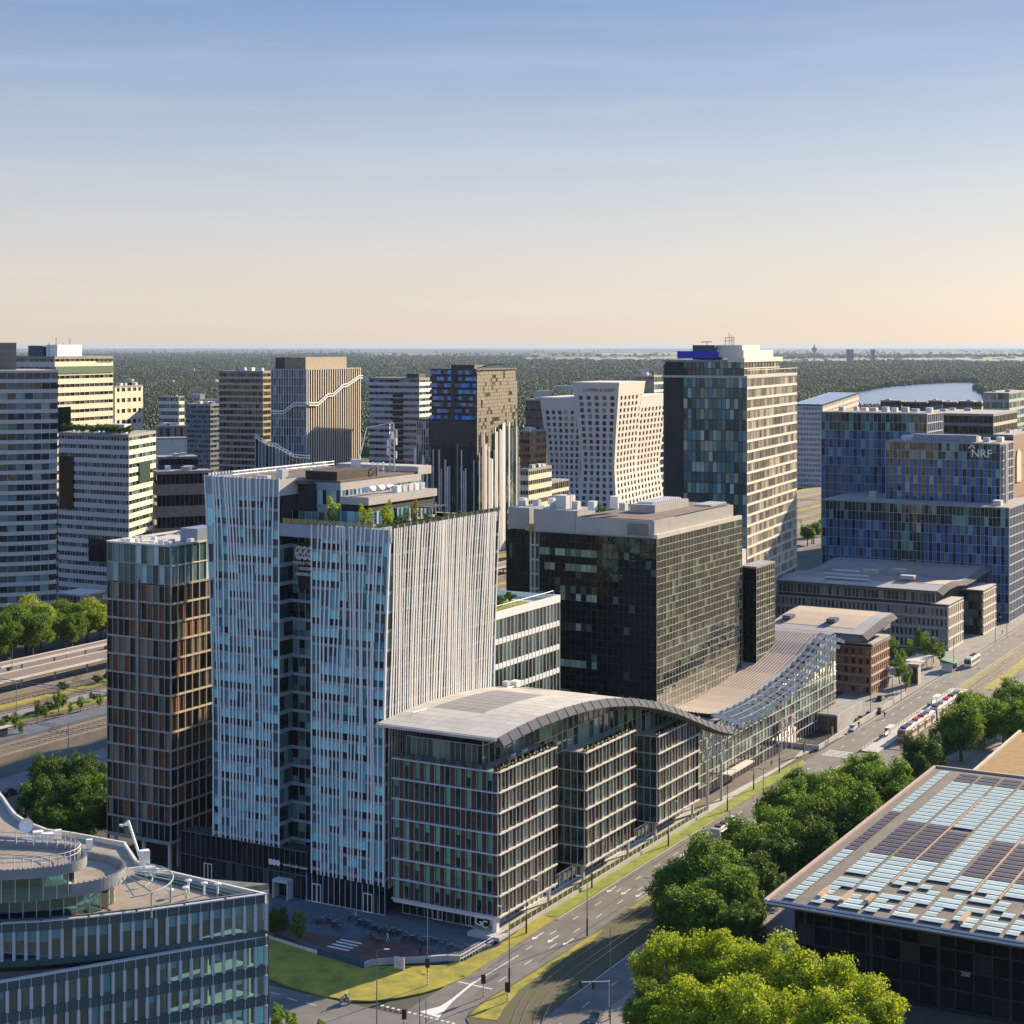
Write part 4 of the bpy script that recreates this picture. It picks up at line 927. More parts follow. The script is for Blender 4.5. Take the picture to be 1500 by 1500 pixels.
# rear glazing facing the evening sun
b.face(K+V2(.2, .05), (notch[-1]-K).normalized()*-1*-1, (notch[-1]-K).length, zl_-18, 3.6, 6, 12, gO, alu, mw=.1, th=.3) if False else None
# drums
z1_, z2_ = 43.2, 46.2
drum1 = pz(z1_, (142, 1250), (165, 1253.5), (178, 1259), (183, 1265), (181, 1271.5), (170, 1279.5), (150, 1286.5), (120, 1293), (80, 1297.5), (40, 1300), (0, 1301.5), (-60, 1303), (-140, 1304), (-140, 1215), (-60, 1218), (20, 1226), (100, 1238))
drum2 = pz(z2_, (114, 1239.5), (123, 1245), (126, 1251), (121, 1257.5), (108, 1263), (88, 1267.5), (60, 1271), (30, 1273.2), (0, 1274.5), (-60, 1276.5), (-140, 1277), (-140, 1222), (-60, 1226), (0, 1231), (60, 1233), (95, 1235.5))
def smooth_loop(pts, n=3):
    for _ in range(n-1):
        q = []
        for i in range(len(pts)): a_, c_ = pts[i], pts[(i+1) % len(pts)]; q += [a_*.75+c_*.25, a_*.25+c_*.75]
        pts = q
    return pts
drum1 = smooth_loop(drum1); drum2 = smooth_loop(drum2)
shellm = mat('drum_shell', (.22, .235, .26), .5, var=.12)
def shrink(pts, k): c = sum(pts, V2(0, 0))/len(pts); return [c+(p-c)*(1-k/max(1, (p-c).length)) for p in pts]
def drum(pts, zt_, par, glz, base, deckm, name):
    ribbon_wall(pts, zt_-par, zt_, .4, shellm, name, True)
    b.prism('drum_deck', deckm, shrink(pts, .3), zt_-par*.75-.2, zt_-par*.6)
    inner = shrink(pts, 1.2); b.prism('drum_room', interior, shrink(pts, 4.5), base, zt_-par)
    Ltot = seglen(inner+[inner[0]]); n = int(Ltot/1.5)
    for i in range(n):
        (P, d), (Q, _) = along(inner+[inner[0]], i*Ltot/n), along(inner+[inner[0]], (i+1)*Ltot/n); m_ = (P+Q)/2; d = (Q-P).normalized(); rz_ = math.atan2(d.y, d.x)
        b.piece('window_pane', gO, (m_.x, m_.y, (base+zt_-par)/2), ((Q-P).length, .05, zt_-par-base), rz_); b.piece('mullion', offwhite, (P.x, P.y, (base+zt_-par)/2), (.09, .14, zt_-par-base), rz_)
    # handrail
    return inner
drum(drum1, z1_, 1.45, 1, zr-.35, gravel, 'drum_parapet')
drum(drum2, z2_, 1.1, 1, z1_-1.1, gravel, 'drum_parapet')
ring = shrink(drum2, .6); B = MB()
for i in range(0, len(ring), 2): B.bar((ring[i].x, ring[i].y, z2_-.4), (ring[i].x, ring[i].y, z2_+1.1), .06, 5)
for z in (z2_+.6, z2_+1.1):
    for P, Q in zip(ring, ring[1:]+ring[:1]): B.bar((P.x, P.y, z), (Q.x, Q.y, z), .05, 4, caps=False)
b.mb('handrail', B, offwhite)
B = MB(); c = sum(drum2, V2(0, 0))/len(drum2)
for k in (.35, .55, .75):
    rg = [c+(p-c)*k for p in drum2]
    for P, Q in zip(rg, rg[1:]+rg[:1]): B.bar((P.x, P.y, z2_-.85), (Q.x, Q.y, z2_-.85), .1, 4, caps=False)
b.mb('roof_track', B, concd)
# curved glass canopy with ribs
cc = G(170, 1290, zr+2.6); B = MB(); Gc = MB()
for r0 in (4.2, 6.6):
    pr = None
    for i in range(15):
        a = math.radians(-62+i*9.5); q = (cc.x+r0*math.cos(a), cc.y+r0*math.sin(a)*1.05, zr+2.6)
        if pr: B.bar(pr, q, .09, 5)
        pr = q
for i in range(7):
    a = math.radians(-58+i*20); B.bar((cc.x+2.0*math.cos(a), cc.y+2.0*math.sin(a), zr+3.5), (cc.x+6.6*math.cos(a), cc.y+6.9*math.sin(a), zr+2.55), .08, 5)
    q = (cc.x+6.4*math.cos(a), cc.y+6.7*math.sin(a)); 
    if i in (1, 3): B.bar((q[0], q[1], zr-.4), (q[0], q[1], zr+2.6), .1, 6)
b.mb('canopy_frame', B, mat('green_steel', (.3, .36, .33), .5))

# roof furniture
for x, y in ((249, 1321), (272, 1317.5), (276, 1307), (299, 1311), (319, 1312)):
    P = G(x, y, zr-.3); B = MB(); B.bar((P.x, P.y, zr-.35), (P.x, P.y, zr+1.0), .13, 8); B.lathe([(.1, .9), (.42, 1.05), (.42, 1.2), (.05, 1.3)], (P.x, P.y, zr), 10); b.mb('vent_pipe', B, white)
P = G(212, 1277, zr); Q = G(193, 1231, zr+4.8); B = MB(); B.box((P.x, P.y, zr+1.2), (1.1, .9, 3.0), .5); B.box((P.x+.8, P.y-.6, zr+.3), (1.3, 1.0, 1.2), .5)
B.bar((P.x-.5, P.y, zr+1.5), (P.x-2.2, P.y+.6, zr+6.2), .17, 6); B.bar((P.x-2.2, P.y+.6, zr+6.2), (P.x-3.0, P.y+.4, zr+5.5), .1, 6); B.box((P.x-2.6, P.y+.5, zr+5.7), (1.3, .3, .2), .2); b.mb('window_cleaning_crane', B, white)
P = G(39, 1223, zr+.4); B = MB(); B.bar((P.x, P.y, zr-.3), (P.x, P.y, zr+1.2), .09, 6); n = 8
B.lathe([(.02, 0), (.6, .12), (.85, .4)], (0, 0, 0), 12); 
k0 = len(B.v)-36; M_ = Matrix.Rotation(math.radians(75), 4, 'X')
B.v[k0:] = [tuple((M_ @ Vector(v))*1.15+Vector((P.x, P.y+.2, zr+1.6))) for v in B.v[k0:]]; b.mb('satellite_dish', B, white)
for x, y, s in ((56, 1228, 1.3), (70, 1231, 1.5), (85, 1226, .9), (131, 1240, .8)): P = G(x, y, zr); b.piece('roof_unit', white, (P.x, P.y, zr+.35), (s, s*.8, 1.2), .4)
b.done()

# ================================================================== glazed arcade with sloping corrugated roof and blade canopy
tips = [(1237, 940), (1230, 948), (1222, 957), (1215, 967), (1208, 975), (1200, 983), (1192, 992), (1185, 998.5), (1177, 1006), (1168, 1012.5), (1160, 1019), (1152, 1025.5), (1143, 1031.5), (1134, 1038), (1125, 1043.5), (1117, 1048), (1107, 1053), (1098, 1057), (1088, 1061)]
b = Bld('arcade_block', 'glazed shopping arcade with a sloping corrugated roof and jutting blade canopy', UV(150, 12))
tp = [on_v(x, y, vE) for x, y in tips][::-1]
corr = mat('corrugated_roof', (.27, .215, .18), .6, var=.08, scale=.4)
corrw = mat('pale_metal_edge', (.27, .275, .28), .8, var=.06)
vi, vo = 6.2, 23
def az(u):
    if u <= tp[0][0]: return tp[0][1]
    for (a, c), (e, f) in zip(tp, tp[1:]):
        if u <= e: return c+(f-c)*(u-a)/(e-a)
    return tp[-1][1]
us = [tp[0][0]+(tp[-1][0]-tp[0][0])*k/10 for k in range(11)]
for k in range(10):
    a, c = us[k], us[k+1]; n = 36
    B = MB(); vs = []; fs = []
    for i in range(n+1):
        v = vi+.6+(vo-vi-.6)*i/n; h = .14*(i % 2)
        for u in (a, c-.05): P = UV(u, v); vs.append((P.x, P.y, az(u)+1.5+h)); 
    for i in range(n): fs.append((2*i, 2*i+1, 2*i+3, 2*i+2))
    B.add(vs, fs); b.mb('roof_sheet', B, corr)
    B = MB(); q = [UV(a, vi), UV(c, vi), UV(c, vi+.7), UV(a, vi+.7)]; z4 = (az(a)+1.75, az(c)+1.75, az(c)+1.75, az(a)+1.75)
    B.add([(P.x, P.y, z) for P, z in zip(q, z4)]+[(P.x, P.y, z-.8) for P, z in zip(q, z4)], [(0, 1, 2, 3), (7, 6, 5, 4), (0, 4, 5, 1), (1, 5, 6, 2), (2, 6, 7, 3), (3, 7, 4, 0)]); b.mb('roof_edge', B, corrw)
for i, (u, z) in enumerate(tp):
    B = MB(); vs = []; n = 6
    for k in range(n+1):
        v = vi+(vE-vi)*k/n; zz_ = z+1.5*(1-k/n)+.15*math.sin(math.pi*k/n)
        for du, dz in ((-.3, -.4), (.3, .4)):
            P = UV(u+du, v); vs += [(P.x, P.y, zz_+dz), (P.x, P.y, zz_+dz-.14)]
    fs = []
    for k in range(n):
        a = k*4; fs += [(a, a+2, a+6, a+4), (a+1, a+5, a+7, a+3), (a, a+4, a+5, a+1), (a+2, a+3, a+7, a+6)]
    fs += [(0, 1, 3, 2), (n*4, n*4+2, n*4+3, n*4+1)]
    B.add(vs, fs); b.mb('canopy_blade', B, mat('blade_grey', (.5, .485, .46), .9, var=.1, rnd=.1, spec=.2))
for v in (4.2, 2.0, 0):
    B = MB()
    for (a, c), (e, f) in zip(tp, tp[1:]): P, Q = UV(a, v), UV(e, v); k = (v-vE)/(vi-vE)*1.5+.75; B.bar((P.x, P.y, c+k), (Q.x, Q.y, f+k), .04, 4)
    b.mb('canopy_tie', B, conc)
b.prism('core', corem, uvp((96, 6), (us[-1]+6, 6), (us[-1]+6, 22), (96, 22)), .1, 5.5)
uA, uB = 94, us[-1]+10
nb = 46; bw = (uB-uA)/nb
for j in range(nb):
    a = uA+j*bw; zt_ = max(5.5, az(a)+.2); P = UV(a, 4.5); b.piece('mullion', alu, (P.x, P.y, zt_/2+.1), (.1, .16, zt_-.2), rz)
    z = .3; k = 0
    while z < zt_-.3:
        h = min(2.7, zt_-z); P = UV(a+bw/2, 4.6); b.piece('window_pane', gA2 if k > 1 else (lobg if R.random() < .6 else g_wh), (P.x, P.y, z+h/2), (bw-.08, .05, h-.08), rz); z += 2.7; k += 1
for z in (2.9, 5.6, 8.3, 11, 13.7):
    ok = [uA+(uB-uA)*k/80 for k in range(81) if az(uA+(uB-uA)*k/80)+.2 > z]
    if ok: P = UV((ok[0]+ok[-1])/2, 4.4); b.piece('transom', offwhite, (P.x, P.y, z), (ok[-1]-ok[0]+.2, .14, .14), rz)
for k in range(12):
    a, c = uA+(uB-uA)*k/12, uA+(uB-uA)*(k+1)/12; B = MB(); q = [UV(a, 4.8), UV(c, 4.8), UV(c, vo), UV(a, vo)]; B.add([(P.x, P.y, z) for P, z in zip(q, (az(a)+.5, az(c)+.5, az(c)+.5, az(a)+.5))], [(0, 1, 2, 3)]); b.mb('soffit_panel', B, concd)
P = UV(122, 3.0); b.piece('shop_awning', offwhite, (P.x, P.y, 3.4), (16, 2.2, .3), rz)
for u in (104,): 
    P = UV(u, 0); B = MB(); zt_ = az(u)-.2; B.bar((P.x, P.y, .1), (P.x, P.y, zt_*.6), .34, 8, .24)
    for du, dv in ((-4, 0), (4, 0), (-2, 3), (2, 3), (0, 4)): Q = UV(u+du, dv); B.bar((P.x, P.y, zt_*.58), (Q.x, Q.y, az(u+du)+.2), .12, 5)
    b.mb('branching_column', B, alu)
b.done()

# ================================================================== brick office with arched metal roof
brickm = mat('orange_brick', (.3, .135, .065), .85, c2=(.2, .085, .045), scale=1.2, bump=.3, bscale=10)
g_br = glass('brick_window', (.015, .015, .014), (.25, .26, .22), .3, 1.6, mid=(.04, .035, .03))
Pb = G(1276, 1019); ub, vb = uv_of(Pb); b = Bld('brick_office', 'orange brick office with small windows under an arched metal roof', Pb+U*8+V*14)
wr = run(Pb, U, 1302.5); wl = 42; zt = zat(944, Pb.y); nf = 5; fh = (zt-1.2)/nf
b.prism('core', corem, [Pb+U*.6+V*.6, Pb+V*wl+U*.6, Pb+U*(wr-.6)+V*wl, Pb+U*(wr-.6)+V*.6], .1, zt-.2)
b.punched('brick_wall', Pb+V*wl, -V, wl, .2, fh, nf, 19, brickm, g_br, .5, .55, .22)
b.punched('brick_wall', Pb, U, wr, .2, fh, nf, 9, brickm, g_br, .5, .6, .2)
for i in range(1, nf+1):
    P = Pb+U*(wr/2)-V*.06; b.piece('stone_band', offwhite, (P.x, P.y, .2+i*fh), (wr+.1, .3, .22), rz); P = Pb+V*(wl/2)-U*.06; b.piece('stone_band', conc, (P.x, P.y, .2+i*fh), (wl, .3, .18), rz-math.pi/2)
for i in range(10): P = Pb+U*(wr*(i+.5)/10)-V*.3; b.piece('cornice_bracket', offwhite, (P.x, P.y, zt-.5), (.5, .5, .7), rz)
b.prism('roof_deck', conc, [Pb-U*.2-V*.2, Pb+V*wl-U*.2, Pb+U*wr+V*wl, Pb+U*wr-V*.2], zt-.19, zt+.3)
b.prism('attic', glass('attic_glass', (.02, .02, .018), (.1, .1, .08), .2), [Pb+U*2+V*4, Pb+V*wl+U*2, Pb+U*(wr-1)+V*wl, Pb+U*(wr-1)+V*4], zt+.3, zt+2.4)
# arched roof in strips: profile along the street
pr = [on_v(x, y, vb-.8) for x, y in ((1263, 930), (1272, 923), (1283, 914), (1295, 905), (1308, 898))]
vend = vb+run(UV(pr[0][0], vb), V, 1120)
corr2 = mat('corrugated_rose_roof', (.25, .195, .16), .85, var=.07, scale=.4)
for k in range(len(pr)-1):
    (a, za), (c, zc) = pr[k], pr[k+1]
    cuts = [vb-.8, vb+3.4]+[vb+3.4+(vend-vb-3.4)*j/5 for j in range(1, 6)]
    for j in range(6):
        v0, v1 = cuts[j], cuts[j+1]; B = MB(); n = 2 if j == 0 or k == 0 else 22; vs = []; fs = []
        for i in range(n+1):
            v = v0+(v1-.05-v0)*i/n; h = .16*(i % 2) if n > 2 else 0
            for u, z in ((a, za), (c-.04, zc)): P = UV(u, v); vs.append((P.x, P.y, z+h))
        for i in range(n): fs.append((2*i, 2*i+1, 2*i+3, 2*i+2))
        B.add(vs, fs); b.mb('roof_sheet', B, corrw if (j == 0 or k == 0) else corr2)
    B = MB(); q = [UV(a, vb-.8), UV(c-.1, vb-.8), UV(c+.5, vb-2.2), UV(a+.5, vb-2.2)]; z4 = (za+.1, zc+.1, zc-1.5, za-1.5); B.add([(P.x, P.y, z) for P, z in zip(q, z4)]+[(P.x, P.y, z-.2) for P, z in zip(q, z4)], [(0, 1, 2, 3), (7, 6, 5, 4), (0, 4, 5, 1), (1, 5, 6, 2), (2, 6, 7, 3), (3, 7, 4, 0)]); b.mb('canopy_blade', B, canm)
q = [UV(pr[0][0]+.6, vb), UV(pr[-1][0], vb), UV(pr[-1][0], vend), UV(pr[0][0]+.6, vend)]; b.prism('roof_underside', concd, q, zt+2.3, pr[0][1]-.15)
for dv in (12, 26): P = UV(pr[2][0]-2, vb+dv); b.piece('roof_light', mat('roof_light', (.12, .14, .18), .3), (P.x, P.y, pr[2][1]+.6), (4.5, 2.6, .9), rz)
b.done()

# ================================================================== grey stone office with arched roof
g_gr = glass('grey_office_glass', (.015, .02, .02), (.14, .2, .18), .3, 1.7, mid=(.04, .05, .05))
greyst = mat('grey_stone', (.22, .205, .19), .8, var=.1, scale=.5); palest = mat('sandy_stone', (.46, .41, .33), .8, var=.1, scale=.5)
Pg = G(1389, 954); ug, vg = uv_of(Pg); b = Bld('grey_stone_office', 'grey stone office with a broad wavy metal roof behind the brick office', Pg+U*14+V*30)
wl = run(Pg, V, 1138); zt = zat(887, Pg.y); nf = 4; fh = (zt-1.0)/nf; wr = run(Pg, U, 1411)
b.prism('core', corem, [Pg+U*.6+V*.6, Pg+V*wl+U*.6, Pg+U*52+V*wl, Pg+U*52+V*10, Pg+U*(wr-.5)+V*9, Pg+U*(wr-.5)+V*.6], .1, zt-.1)
b.punched('stone_wall', Pg+V*wl, -V, wl, .2, fh, nf, 40, greyst, g_gr, .55, .66, .2)
b.punched('stone_wall', Pg, U, wr, .2, fh, nf, 8, palest, g_gr, .5, .7, .18)
for i in range(nf+1):
    P = Pg+V*(wl/2)-U*.05; b.piece('stone_band', conc, (P.x, P.y, .2+i*fh+.1), (wl, .25, .25), rz-math.pi/2); P = Pg+U*(wr/2)-V*.05; b.piece('stone_band', offwhite, (P.x, P.y, .2+i*fh+.1), (wr, .3, .4), rz)
b.prism('terrace_deck', palepav, [Pg-V*.1, Pg+V*6, Pg+U*wr+V*6, Pg+U*wr-V*.1], zt, zt+.35)
# second wing further along the street
Pw = atY(1440, Pg.y+32); ww_ = run(Pw, U, 1459)
zw = zat(866, Pw.y)
b.prism('core', corem, [Pw+U*.5+V*.5, Pw+V*26+U*.5, Pw+U*ww_+V*26, Pw+U*(ww_-.3)+V*.5], .1, zw-.1)
nf2 = 5; f2 = (zw-1)/nf2
b.punched('stone_wall', Pw, U, ww_, .2, f2, nf2, 8, palest, g_gr, .5, .7, .18); b.face(Pw+V*14, -V, 14, .2, f2, nf2, 8, g_gr, darkm, mw=.1, th=.3)
for i in range(nf2+1): P = Pw+U*(ww_/2)-V*.05; b.piece('stone_band', offwhite, (P.x, P.y, .2+i*f2+.1), (ww_, .3, .4), rz)
b.prism('terrace_deck', palepav, [Pw-V*.1, Pw+V*8, Pw+U*ww_+V*8, Pw+U*ww_-V*.1], zw, zw+.35)
# set-back glazed storey and roof
zs = zt+3.6
b.prism('upper_storey', corem, [Pg+U*2.4+V*5.4, Pg+V*wl+U*2.4, Pg+U*46+V*wl, Pg+U*46+V*5.4], zt-.1, zs)
b.face(Pg+U*2+V*wl, -V, wl-5, zt+.3, 3.4, 1, 40, g_gr, alu, mw=.1, th=.14)
vr = vg+4.0
pr = [on_v(x, y, vr) for x, y in ((1372, 866), (1383, 857), (1394, 852), (1408, 851), (1420, 845), (1434, 834), (1450, 827.5))]
vend = vg+wl
for k in range(len(pr)-1):
    (a, za), (c, zc) = pr[k], pr[k+1]
    for j in range(7):
        v0 = vr+(vend-vr)*j/7; v1 = vr+(vend-vr)*(j+1)/7-.06; n = 2 if k == 0 else 26; vs = []; fs = []; B = MB()
        for i in range(n+1):
            v = v0+(v1-v0)*i/n; h = .16*(i % 2) if n > 2 else 0
            for u, z in ((a, za), (c-.05, zc)): P = UV(u, v); vs.append((P.x, P.y, z+h))
        for i in range(n): fs.append((2*i, 2*i+1, 2*i+3, 2*i+2))
        B.add(vs, fs); b.mb('roof_sheet', B, corrw if k == 0 else (corr2 if j < 4 else roofgrey))
    for s in range(3):
        a2 = a+(c-a)*s/3; c2 = a+(c-a)*(s+.92)/3; z2a = za+(zc-za)*s/3; z2c = za+(zc-za)*(s+.92)/3
        B = MB(); q = [UV(a2, vr), UV(c2, vr), UV(c2+.5, vr-2), UV(a2+.5, vr-2)]; z4 = (z2a+.1, z2c+.1, z2c-1.3, z2a-1.3); B.add([(P.x, P.y, z) for P, z in zip(q, z4)]+[(P.x, P.y, z-.2) for P, z in zip(q, z4)], [(0, 1, 2, 3), (7, 6, 5, 4), (0, 4, 5, 1), (1, 5, 6, 2), (2, 6, 7, 3), (3, 7, 4, 0)]); b.mb('canopy_blade', B, canm)
q = [UV(pr[0][0]+1, vr+1), UV(pr[-1][0], vr+1), UV(pr[-1][0], vend), UV(pr[0][0]+1, vend)]; b.prism('roof_underside', concd, q, zs, pr[0][1]-.2)
skyl = mat('skylight', (.45, .52, .6), .25, var=.05)
for dv, du, l in ((wl-22, 8, 16), (wl-24, 3, 16), (wl-20, 14, 10)): P = Pg+U*(du+4)+V*dv; b.piece('skylight', skyl, (P.x, P.y, pr[0][1]+1.0+du*.12), (1.6, l, .5), rz)
for i, (du, dv) in enumerate(((14, 18), (22, 34), (30, 26))): P = Pg+U*du+V*dv; b.piece('roof_unit', conc, (P.x, P.y, pr[2][1]+1.4), (3, 5, 1.2), rz)
b.done()

# ================================================================== blue glass law office with stacked blocks
g_nrf = glass('blue_teal_glass', (.006, .018, .022), (.1, .22, .21), .25, 1.5, mid=(.02, .06, .062))
bluep = mat('blue_panel', (.008, .08, .28), .35, var=.15, rnd=.2)
lilac = mat('lilac_grid', (.42, .42, .46), .5, var=.05)
Pn = G(1478, 913); b = Bld('blue_glass_office', 'blue panelled glass office of stacked blocks with white lettering near its top', Pn+U*20+V*35)
wl = run(Pn, V, 1204); zt = zat(745, Pn.y); wr = 45
def block(P, wl, wr, z0, zt, nf, nb, nr, rightm=None):
    fh = (zt-z0)/nf
    b.prism('core', corem, [P+U*.5+V*.5, P+V*(wl-.5)+U*.5, P+U*(wr-.5)+V*(wl-.5), P+U*(wr-.5)+V*.5], z0, zt-.2)
    def pick(i, j):
        m = (j+(i//5)) % 2
        if i >= nf-2 and nf > 6: return g_nrf
        if nf == 12 and 18 < j < 27 : return g_nrf
        return bluep if m == 0 else g_nrf
    b.face(P+V*wl, -V, wl, z0, fh, nf, nb, g_nrf, palefin, mw=.07, md=.1, th=.1, inset=.08, skip=pick)
    b.face(P, U, wr, z0, fh, nf, nr, g_nrf, lilac, mw=.45, md=.3, th=.45, inset=.2)
    b.face(P+U*wr+V*wl, -U, wr, z0, fh, nf, nr, g_nrf, alu, skip=pick)
    b.prism('roof_deck', roofgrey, [P-U*.1-V*.1, P+V*wl-U*.1, P+U*wr+V*wl, P+U*wr-V*.1], zt-.19, zt+.35)
block(Pn, wl, wr, .2, zt, 12, 48, 18)
P3 = atY(1465, 662); w3 = run(P3, V, 1297); z3 = zat(651, P3.y); block(P3, w3, 22, zt+.3, z3, 7, 28, 8)
P2 = atY(1358, 696); w2 = run(P2, V, 1203); z2 = zat(607, P2.y); block(P2, w2, 24, .2, z2, 21, 26, 8)
for (P, wl_, z) in ((P3, w3, z3), (P2, w2, z2)):
    for i in range(9): q = P+U*R.uniform(4, 14)+V*(wl_*(i+.6)/10); b.piece('roof_unit', (white, alu, offwhite)[i % 3], (q.x, q.y, z+1.3), (R.uniform(2, 5), R.uniform(1.5, 3), R.uniform(1.2, 2.4)), rz)
q = P3+V*(w3*.5)+U*6; b.piece('plant_screen', mat('blue_grey_louvre', (.2, .23, .29), .6), (q.x, q.y, z3+1.7), (w3*.55, 4, 2.6), rz+math.pi/2)
q = P3+V*(w3*.85)+U*4; B = MB()
for i in range(4): B.bar((q.x+i*1.6, q.y, z3+1.3), (q.x+i*1.6+.3, q.y+4, z3+1.3), 1.1, 10)
b.mb('ventilation_duct', B, alu)
wall_text(b, 'NRF', P3+V*(w3*.245), -V, z3-5.2, 4.4, white, off=.4, bold=.03)
B = MB(); q = P3+V*(w3*.2395)-U*.4
for s in (-1, 1): B.bar((q.x-V.x*1.3*s, q.y-V.y*1.3*s, z3-1.9), (q.x, q.y, z3-.5), .22, 4)
b.mb('chevron_emblem', B, white)
B = MB(); q = P3-V*1.2+U*4
for k in range(2): B.box((q.x+k*2.2*U.x, q.y+k*2.2*U.y, (zt+z3)/2), (.7, .7, z3-zt), rz)
b.mb('corner_frame', B, offwhite)
q = P3+V*(w3+4)-U*3; b.piece('roof_unit', conc, (q.x, q.y, zt+1.8), (3, 2.4, 3), rz); q = Pn+V*6+U*8; b.piece('roof_unit', offwhite, (q.x, q.y, zt+1.3), (4, 3, 2), rz)
b.done()

# ================================================================== tall glass tower with cream banded side
g_h = glass('patchwork_glass', (.02, .06, .075), (.24, .31, .27), .24, 1.5, mid=(.045, .16, .19), tilt=.03)
g_h2 = glass('olive_glass', (.04, .042, .032), (.34, .36, .28), .3, 1.6, mid=(.1, .1, .075))
creamst = mat('cream_stone', (.62, .54, .43), .7, var=.06)
aH = 23.0; uh = dirdeg(aH); vh = V2(-uh.y, uh.x); YH = 580; Ph = atY(1094, YH)
b = Bld('tall_glass_tower', 'tallest glass tower with cream-banded sunny side and a bright blue roof sign box', Ph+uh*14+vh*14)
wr = run(Ph, uh, 1167); wl = run(Ph, vh, 1001); wl2 = run(Ph, vh, 970)
zt = zat(553, YH); nf = 26; fh = zt/nf
b.prism('core', corem, [Ph+uh*.6+vh*.6, Ph+vh*(wl2-.6)+uh*.6, Ph+uh*(wr-.6)+vh*(wl2-.6), Ph+uh*(wr-.6)+vh*.6], 0, zt-.2)
b.face(Ph+vh*wl, -vh, wl, 0, fh, nf, 15, g_h, darkm, mw=.08, md=.1, th=.22, inset=.08)
hs = [creamst, g_h2, g_h2]
b.face(Ph, uh, wr, 0, fh, nf, 34, g_h2, creamst, mw=.16, md=.2, th=.8, inset=.25, skip=lambda i, j: g_h2 if R.random() < .74 else creamst)
ribm = mat('dark_rib', (.09, .1, .11), .55, var=.15)
O = Ph+vh*wl2+uh*1.5; b.face(O, -vh, wl2-wl, 0, fh, nf, 7, g_h, ribm, mw=.55, md=.5, th=.5, inset=.3)
b.prism('roof_deck', palepav, [Ph-uh*.2-vh*.2, Ph+vh*wl2-uh*.2, Ph+uh*wr+vh*wl2, Ph+uh*wr-vh*.2], zt-.19, zt+.6)
B = MB()
for i in range(16): q = Ph+uh*(wr*i/15)-vh*.1; B.bar((q.x, q.y, zt+.5), (q.x, q.y, zt+2.4), .08, 4)
q0, q1 = Ph-vh*.1, Ph+uh*wr-vh*.1; B.bar((q0.x, q0.y, zt+2.4), (q1.x, q1.y, zt+2.4), .1, 4); b.mb('roof_rail', B, creamst)
zu = zat(529, YH+6)
def hb(name, m, u0, u1, v0, v1, z0, z1): return b.prism(name, m, [Ph+uh*u0+vh*v0, Ph+uh*u0+vh*v1, Ph+uh*u1+vh*v1, Ph+uh*u1+vh*v0], z0, z1)
hb('upper_storey', corem, .6, wr*.7, 1.6, wl2-1, zt+.5, zu-.3)
b.face(Ph+vh*wl+uh*.2, -vh, wl-1, zt+.6, (zu-zt-.6)/2, 2, 15, g_h, darkm, mw=.08, md=.1, th=.2); b.face(Ph+vh*1.3+uh*.5, uh, wr*.7, zt+.6, (zu-zt-.6)/2, 2, 12, g_h2, creamst, mw=.12, th=.3)
b.face(O, -vh, wl2-wl, zt+.6, (zu-zt-2)/2, 2, 7, g_h, ribm, mw=.55, md=.5, th=.5, inset=.3)
hb('roof_slab', creamst, -.2, wr*.74, .8, wl*.3, zu-.3, zu+1.2); hb('roof_slab', roofgrey, 0, wr*.7, wl*.3, wl2, zu-.3, zu+.4)
hb('plant_room', creamst, 4, wr*.62, 2.2, 12, zu+1.2, zat(513, YH+8)); hb('plant_room', creamst, 9, wr*.45, 4, 16, zat(513, YH+8), zat(505.5, YH+10))
hb('plant_room', mat('dark_blue_panel', (.03, .06, .09), .4), 6, 16, 13, 21, zu+.5, zat(505.5, YH+9))
hb('sign_box', mat('bright_blue_panel', (.008, .02, .4), .4, var=.05), 2.5, 5, 11, 25.5, zu+1.0, zat(514.5, YH+3))
B = MB(); q = Ph+uh*10+vh*9; zz0 = zat(505, YH+10)
for dx, h in ((-1.2, 2.6), (0, 4.2), (.9, 3.4), (1.6, 2.8)): B.bar((q.x+dx, q.y, zz0-.2), (q.x+dx, q.y, zz0+h), .09, 4)
for z in (1.4, 2.4): B.bar((q.x-1.6, q.y, zz0+z), (q.x+1.8, q.y, zz0+z), .08, 4)
b.mb('antenna', B, dmetal); B = MB(); q = Ph+uh*10+vh*17
B.bar((q.x, q.y, zz0-.2), (q.x, q.y, zz0+1.0), .1, 4); B.bar((q.x-1.8, q.y, zz0+1), (q.x+1.8, q.y, zz0+1), .12, 4); B.bar((q.x-1.8, q.y, zz0+.6), (q.x-1.8, q.y, zz0+1.2), .1, 4); b.mb('antenna', B, dmetal)
b.done()

# ================================================================== low building with the solar roof
zS = 14.0; S0 = G(1122, 1318, zS); b = Bld('solar_roof_hall', 'flat-roofed dark hall covered in rows of solar panels', S0+U*20-V*25)
LU = run(S0, U, 1370); LVv = 62
def sp(u, v): return S0+U*u-V*v
b.prism('roof_slab', mat('bitumen', (.12, .105, .09), .9, var=.2, scale=.4), [sp(0, 0), sp(LU, 0), sp(LU, LVv), sp(0, LVv)], zS-.9, zS-.25)
coping = mat('copper_rim', (.4, .3, .24), .6, var=.1)
for (a, c) in (((0, 0), (LU, 0)), ((LU, 0), (LU, LVv))):
    q0, q1 = sp(*a), sp(*c); m_ = (q0+q1)/2; d = q1-q0; b.piece('roof_rim', coping, (m_.x, m_.y, zS-.1), (d.length+.4, .6, .5), math.atan2(d.y, d.x))
pale_p = mat('sky_tinted_solar', (.4, .5, .48), .5, var=.08, scale=.6, rnd=.15, spec=.3); dark_p = mat('dark_solar', (.075, .065, .08), .5, var=.15, rnd=.15, spec=.3); ridge_p = mat('copper_flashing', (.42, .29, .18), .5, var=.15)  # pale teal panels: sky reflection put into the colour
